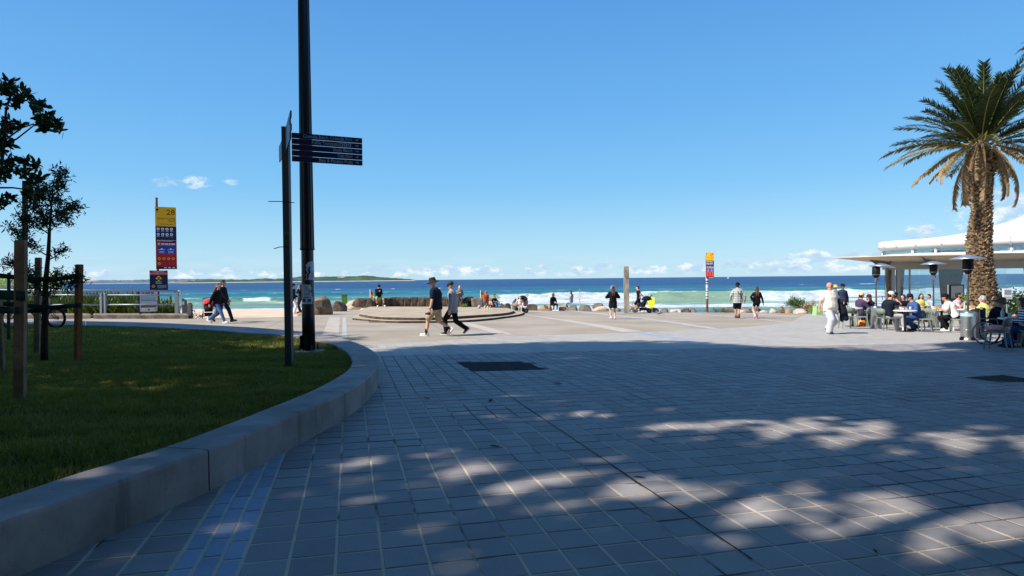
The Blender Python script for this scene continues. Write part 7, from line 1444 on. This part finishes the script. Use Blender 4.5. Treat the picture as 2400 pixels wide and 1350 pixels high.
# ------------------------------------------------------------------ cafe pavilion
m_can = mat('canopy_tan', srgb(206, 190, 168), .8, .15, .05, 2.); m_fin = mat('canopy_fin', srgb(124, 106, 90), .8); m_cw = mat('cafe_white', srgb(232, 232, 228), .55, .3); m_cg = mat('cafe_grey', srgb(176, 172, 164), .7); m_cur = mat('curtain_grey', srgb(150, 146, 138), .9, .1, .2, 3.); m_curd = mat('curtain_dark', srgb(66, 62, 58), .9, .1, .25, 3.)
def glass_mat(name, tint, refl=.12):
    m = bpy.data.materials.new(name); m.use_nodes = True; nt = NT(m.node_tree); N_ = m.node_tree.nodes; t = nt.n('ShaderNodeBsdfTransparent'); t.inputs[0].default_value = (*tint, 1); g = nt.n('ShaderNodeBsdfGlossy'); g.inputs['Roughness'].default_value = .03; g.inputs[0].default_value = (.9, .95, 1, 1)
    mx = nt.n('ShaderNodeMixShader'); mx.inputs[0].default_value = refl; m.node_tree.links.new(t.outputs[0], mx.inputs[1]); m.node_tree.links.new(g.outputs[0], mx.inputs[2]); m.node_tree.links.new(mx.outputs[0], N_['Material Output'].inputs[0]); return m
m_gl = glass_mat('window_glass', (.86, .93, .95), .07); m_gl2 = glass_mat('clerestory_glass', (.55, .68, .72), .2)
DC = 31.; cq = GD(2080, DC); cf = empty('cafe_pavilion', cq, 'round white roofed glass cafe pavilion with a tan canopy behind the tables', 'building', 0); co = np.array(cf.location)
ang_c = math.radians(-6)             # the front runs right and slightly nearer
fx = np.array([math.cos(ang_c), math.sin(ang_c), 0]); fy = np.array([-math.sin(ang_c), math.cos(ang_c), 0])
def cz_(y, d=DC): return P(2080, y, d)[2] - co[2]
def loc(u, v_, z_): return fx * u + fy * v_ + np.array([0, 0, z_])
kC = DC / FPX
zE = CZ - co[2]; zbeam0, zbeam1, zcl0, zcl1, zroof = zE + .27, zE + .60, zE + 1.16, zE + 1.42, zE + 1.92
A_c = np.stack([fx, fy, np.array([0, 0, 1.])], 1)
def cbox(name, u0, u1, v0, v1, z0, z1, m): return M().box((0,0,0), (u1-u0, v1-v0, z1-z0)).build(name, m, cf, loc=loc((u0+u1)/2, (v0+v1)/2, (z0+z1)/2), rot=(0, 0, ang_c))
WID = 10.5
cbox('floor', -.3, WID, .1, 8, -.4, .012, m_cg)
cbox('fascia', -.15, WID, -.08, .22, zbeam0, zbeam1 + .12, m_cg)
for u, w2, mt in ((.02, .10, m_fin), (.30, .13, m_cg), (.55, .16, m_cg)): cbox('column', u - w2/2, u + w2/2, .02, .16, 0, zbeam0 + .01, mt)
cbox('column', 1.06, 1.12, .04, .12, 0, zbeam0 + .01, m_cg)
for u in (4.6, 7.2): cbox('column', u, u + .08, .04, .14, 0, zbeam0 + .01, m_cg)
for u0, u1 in ((.66, 1.05), (1.14, 2.1), (2.12, 4.58), (4.70, 7.18), (7.3, 9.8)): cbox('window_pane', u0, u1, .075, .087, .1, zbeam0, m_gl)
for u0, u1 in ((3.4, 5.4), (5.45, 7.8), (7.85, 10.4)): cbox('window_pane', u0, u1, 7.6, 7.612, .1, zbeam0 + .2, m_gl)
cbox('sill_rail', .6, WID, .02, .14, .06, .12, m_cg)
def curtain(u0, u1, ub0, ub1, m, n=34, amp=.05, v0=.30):
    mm = M(); rings = []
    for t in np.linspace(0, 1, 9):
        k = t ** .8; a_ = u0 + (ub0 - u0) * (1 - k); b_ = u1 + (ub1 - u1) * (1 - k); z_ = .35 + (zbeam0 - .35) * t
        fr = [loc(a_ + (b_ - a_) * i / n, v0 + amp * math.sin(i * 1.25) * (.6 + .4*t), z_) for i in range(n + 1)]; rings.append(fr + [q + fy * .015 for q in fr[::-1]])
    mm.loft(rings); return mm.build('curtain', m, cf, True)
curtain(.66, .98, .66, .80, m_cur, 12); curtain(.12, .42, .12, .42, m_cur, 10, .03, .22); curtain(2.55, 3.75, 2.75, 3.2, m_curd, 34); curtain(6.5, 7.3, 6.95, 7.35, m_cur, 20, .05)
# canopy: a stretched tan awning with a pointed tip and folded fins
tipP = P(1953, 603, 28.5) - co
mm = M(); top = []; bot = []; n = 24
for i in range(n + 1):
    t = i / n; u = -.3 + (WID + .3) * t; ov = 1.55 + .35 * math.sin(t * 3.1)
    fr = loc(u, -ov, zE + .93); bk_ = loc(u, .2, zE + .66); md = loc(u, -ov * .45, zE + .80 - .02*math.sin(t*20)); top.append((fr, md, bk_))
front = [tipP] + [q[0] for q in top]; rings = []
rings.append([tipP, tipP + (0,0,.002), tipP + (.01,.02,.004), tipP + (.01,.02,-.03), tipP + (0,.01,-.05), tipP + (0,0,-.045)])
for fr, md, bk_ in top: rings.append([fr, md, bk_, bk_ - (0,0,.05), md - (0,0,.06), fr - (0,0,.045)])
mm.loft(rings); mm.build('canopy', m_can, cf, True)
for u, L_, dz in ((-.55, 1.0, .0), (1.65, 1.7, .0)):
    p0 = loc(u - .9 if u > 0 else u - 1.2, -1.6, zE + .86); p1 = loc(u + .35, -.2, zE + (.50 if u > 0 else .54)); pm_ = (p0 + p1) / 2 - (0, 0, .06)
    mm = M(); mm.loft([[p0, p0 + (0,0,.03), p0 + (.03,.03,.03), p0 + (.03,.03,0)], [pm_ - (0,0,.10), pm_ + (.1,.1,.12), pm_ + (.18,.2,.12), pm_ + (.05,.08,-.12)], [p1 - (0,0,.12), p1 + (.18,.1,.20), p1 + (.3,.2,.2), p1 + (.15,.1,-.12)], [p1 + (.30,.1,.06), p1 + (.36,.1,.18), p1 + (.38,.16,.18), p1 + (.33,.16,.06)]]); mm.build('canopy_fin', m_fin, cf, True)
cbox('canopy_trim', -.3, WID, -1.92, -1.86, zE + .93, zE + .97, m_cw)
M().tube([loc(-.02, -.05, zbeam0 - .35), loc(-.02, -.12, zbeam0 + .05), loc(-.02, -.4, zbeam1 + .1)], .035, 8).build('downpipe', m_fin, cf, True)
# curved clerestory drum and tent roof
Rd, cu_, cv_ = 8.6, 11.0, 5.0
def drum(r, a_, z_): return loc(cu_ - r * math.cos(a_), cv_ - r * math.sin(a_) * .55, z_)
an = np.linspace(-.25, 2.6, 44)
def band(name, r, z0, z1, m, th=.12, a0=0, a1=43, bulge=0.): 
    mm = M(); mm.loft([[drum(r, a_, z0), drum(r + bulge, a_, (z0 + z1) / 2), drum(r + bulge * .6, a_, z1), drum(r - th, a_, z1), drum(r - th, a_, z0)] for a_ in an[a0:a1+1]]); return mm.build(name, m, cf, True)
band('drum_sill', Rd + .02, zcl0 - .30, zcl0, m_cw); band('roof_fascia', Rd + .12, zcl1, zroof, m_cw, .5, bulge=.16)
cs = [0, 9, 12, 19, 26, 33, 43]
for a_, b_ in zip(cs[:-1], cs[1:]): band('clerestory_pane', Rd - .04, zcl0, zcl1, m_gl2, .02, a_, b_)
for a_ in cs: 
    p0 = drum(Rd, an[a_], zcl0); M().bar(p0, p0 + (0,0,zcl1 - zcl0), .09, .09, fx).build('mullion', m_cw, cf)
for a_ in an[1::3]:
    p0 = drum(Rd + .26, a_, zcl1 + .06); p1 = drum(Rd + .22, a_, zroof - .04); M().bar(p0, p1, .02, .10, fx).build('roof_seam', m_cg, cf)
mm = M(); rings = []
for t, hgt in ((1., 0), (.8, .18), (.6, .42), (.4, .82), (.22, 1.5), (.12, 2.0), (.03, 2.35)): rings.append([drum((Rd + .2) * t, a_, zroof - .03 + hgt * .75) for a_ in np.linspace(0, 2*math.pi, 56, endpoint=False)])
mm.loft(rings); mm.build('tent_roof', mat('tent_white', srgb(236, 236, 234), .6), cf, True)
cbox('inner_core', 5.5, 9.0, 6.0, 6.4, zcl0 - .2, zcl1 - .02, mat('core_dark', srgb(70, 82, 86), .8))
# ------------------------------------------------------------------ hedge, signs and railing round the terrace
m_hedge = leafmat('hedge_leaf', srgb(70, 98, 34), srgb(134, 160, 62), .25, .4, 1.5)
hc = [(P(x + random.gauss(0, 4), y + random.gauss(0, 4), 26.6 + random.uniform(-.4, .4)), 1.) for x in range(2252, 2440, 5) for y in (702, 716, 728) if not (2285 < x < 2322 and y < 705)]
hc += [(P(x, 694 + random.gauss(0, 4), 26.6), 1.) for x in range(2345, 2440, 6)] + [(P(x, 696, 26.), 1.) for x in (2322, 2330)]
bush('terrace_hedge', hc, 24, .12, .055, .16, m_hedge, 'glossy yellow green hedge at the foot of the palm', 31, 'hedge')
q = GD(2242, 27.5); sgn = empty('screen_board', q, 'dark framed board behind the bearded person', 'board', .12); zt, zb = P(2242, 667, 27.5)[2] - q[2], P(2242, 702, 27.5)[2] - q[2]; W = 37 * 27.5 / FPX
M().box((0, 0, (zt+zb)/2), (W, .06, zt-zb)).build('frame', m_hblk, sgn); M().box((0, -.036, (zt+zb)/2), (W-.12, .006, zt-zb-.1)).build('panel', mat('board_grey', srgb(128, 132, 136), .5), sgn); M().tube([(-W/2-.06,0,0), (-W/2-.06,0,zt)], .03, 8).build('post', m_galv, sgn); M().tube([(W/2-.1,.03,0), (W/2-.1,.03,zb+.1)], .03, 8).build('post', m_galv, sgn)
q = GD(2361, 25.2); sgn = empty('menu_board', q, 'white framed menu board standing in the hedge', 'menu board', .05); zt, zb = P(2361, 676, 25.2)[2] - q[2], P(2361, 701, 25.2)[2] - q[2]; W = 22 * 25.2 / FPX
M().box((0, 0, (zt+zb)/2), (W, .04, zt-zb)).build('frame', m_cw, sgn); M().box((0, -.024, (zt+zb)/2 + .06), (W-.10, .006, (zt-zb)*.45)).build('panel', mat('menu_grey', srgb(140, 150, 154), .5), sgn); M().box((0, -.024, zb + .07), (W-.10, .006, .07)).build('lower_panel', mat('menu_grey2', srgb(170, 176, 178), .5), sgn); M().tube([(0, .03, 0), (0, .03, zb + .05)], .025, 8).build('post', m_galv, sgn)
q = GD(2060, 36.); trl = empty('terrace_railing', q, 'pale steel railing at the sea edge behind the first table', 'railing'); zr = P(2030, 696.5, 36)[2] - q[2]
a_ = GD(1984, 35.5) - q; b_ = GD(2084, 36.5) - q; a_[2] = b_[2] = zr
M().tube([a_, b_], .03, 8).build('handrail', m_galv, trl, True); M().tube([a_ - (0,0,.4), b_ - (0,0,.4)], .02, 8).build('rail', m_galv, trl, True)
for t in (0.0, .28, .56, .84, 1.): p = a_ + (b_ - a_) * t; M().tube([p * (1,1,0), p], .025, 8).build('post', m_galv, trl, True)
# round print on the back of the white tee
s_ = 1.80 / 1.75
pr = M(); ln = math.radians(26)
for rr_, hw in ((.125, .007), (.112, .003)):
    rg = [[(-.0, (rr_ + k) * math.cos(a_), (rr_ + k) * math.sin(a_)) for k in (-hw, hw)] for a_ in np.linspace(0, 2*math.pi, 26)]
    for i in range(25): pr.add([rg[i][0], rg[i][1], rg[i+1][1], rg[i+1][0]], [(0,1,2,3)])
for yy, zz_, sz in ((-.05, .03, .035), (.05, .035, .03), (0, -.05, .035), (.06, -.03, .022), (-.06, -.04, .022)): pr.add([(0, yy + sz*math.cos(a_)*(.6 + .4*((k % 2))), zz_ + sz*math.sin(a_)*(.6 + .4*(k % 2))) for k, a_ in enumerate(np.linspace(0, 2*math.pi, 10, endpoint=False))], [tuple(range(10))])
o = pr.build('back_print', mat('print_ink', srgb(60, 66, 84), .8), pe_, kind='stuff'); Tt = np.array((0., 0, .52)) + np.array([math.sin(ln), 0, math.cos(ln)]) * .34 - np.array([math.cos(ln), 0, -math.sin(ln)]) * .212
o.location = Tt * s_; o.rotation_euler = (0, ln, 0)
fuse_all()
# flat lettering becomes mesh; print made of many marks is one part
dg = bpy.context.evaluated_depsgraph_get(); fonts = [o for o in bpy.data.objects if o.type == 'FONT']; got = [bpy.data.meshes.new_from_object(o.evaluated_get(dg)) for o in fonts]
for o, me in zip(fonts, got):
    n = link('lettering', me, o.parent, o.location, o.rotation_euler, scale=o.scale); n['kind'] = 'stuff'; bpy.data.objects.remove(o)
for o in bpy.data.objects:
    if o.parent and o.name.split('.')[0] in ('pictogram', 'pictogram_print', 'warning_diamond', 'warning_print', 'lettering', 'spokes', 'poster_print', 'crest', 'arrow', 'print', 'rib', 'emblem', 'slot', 'branch', 'stem', 'sticker', 'trunk_boots', 'handlebar'): o['kind'] = 'stuff'
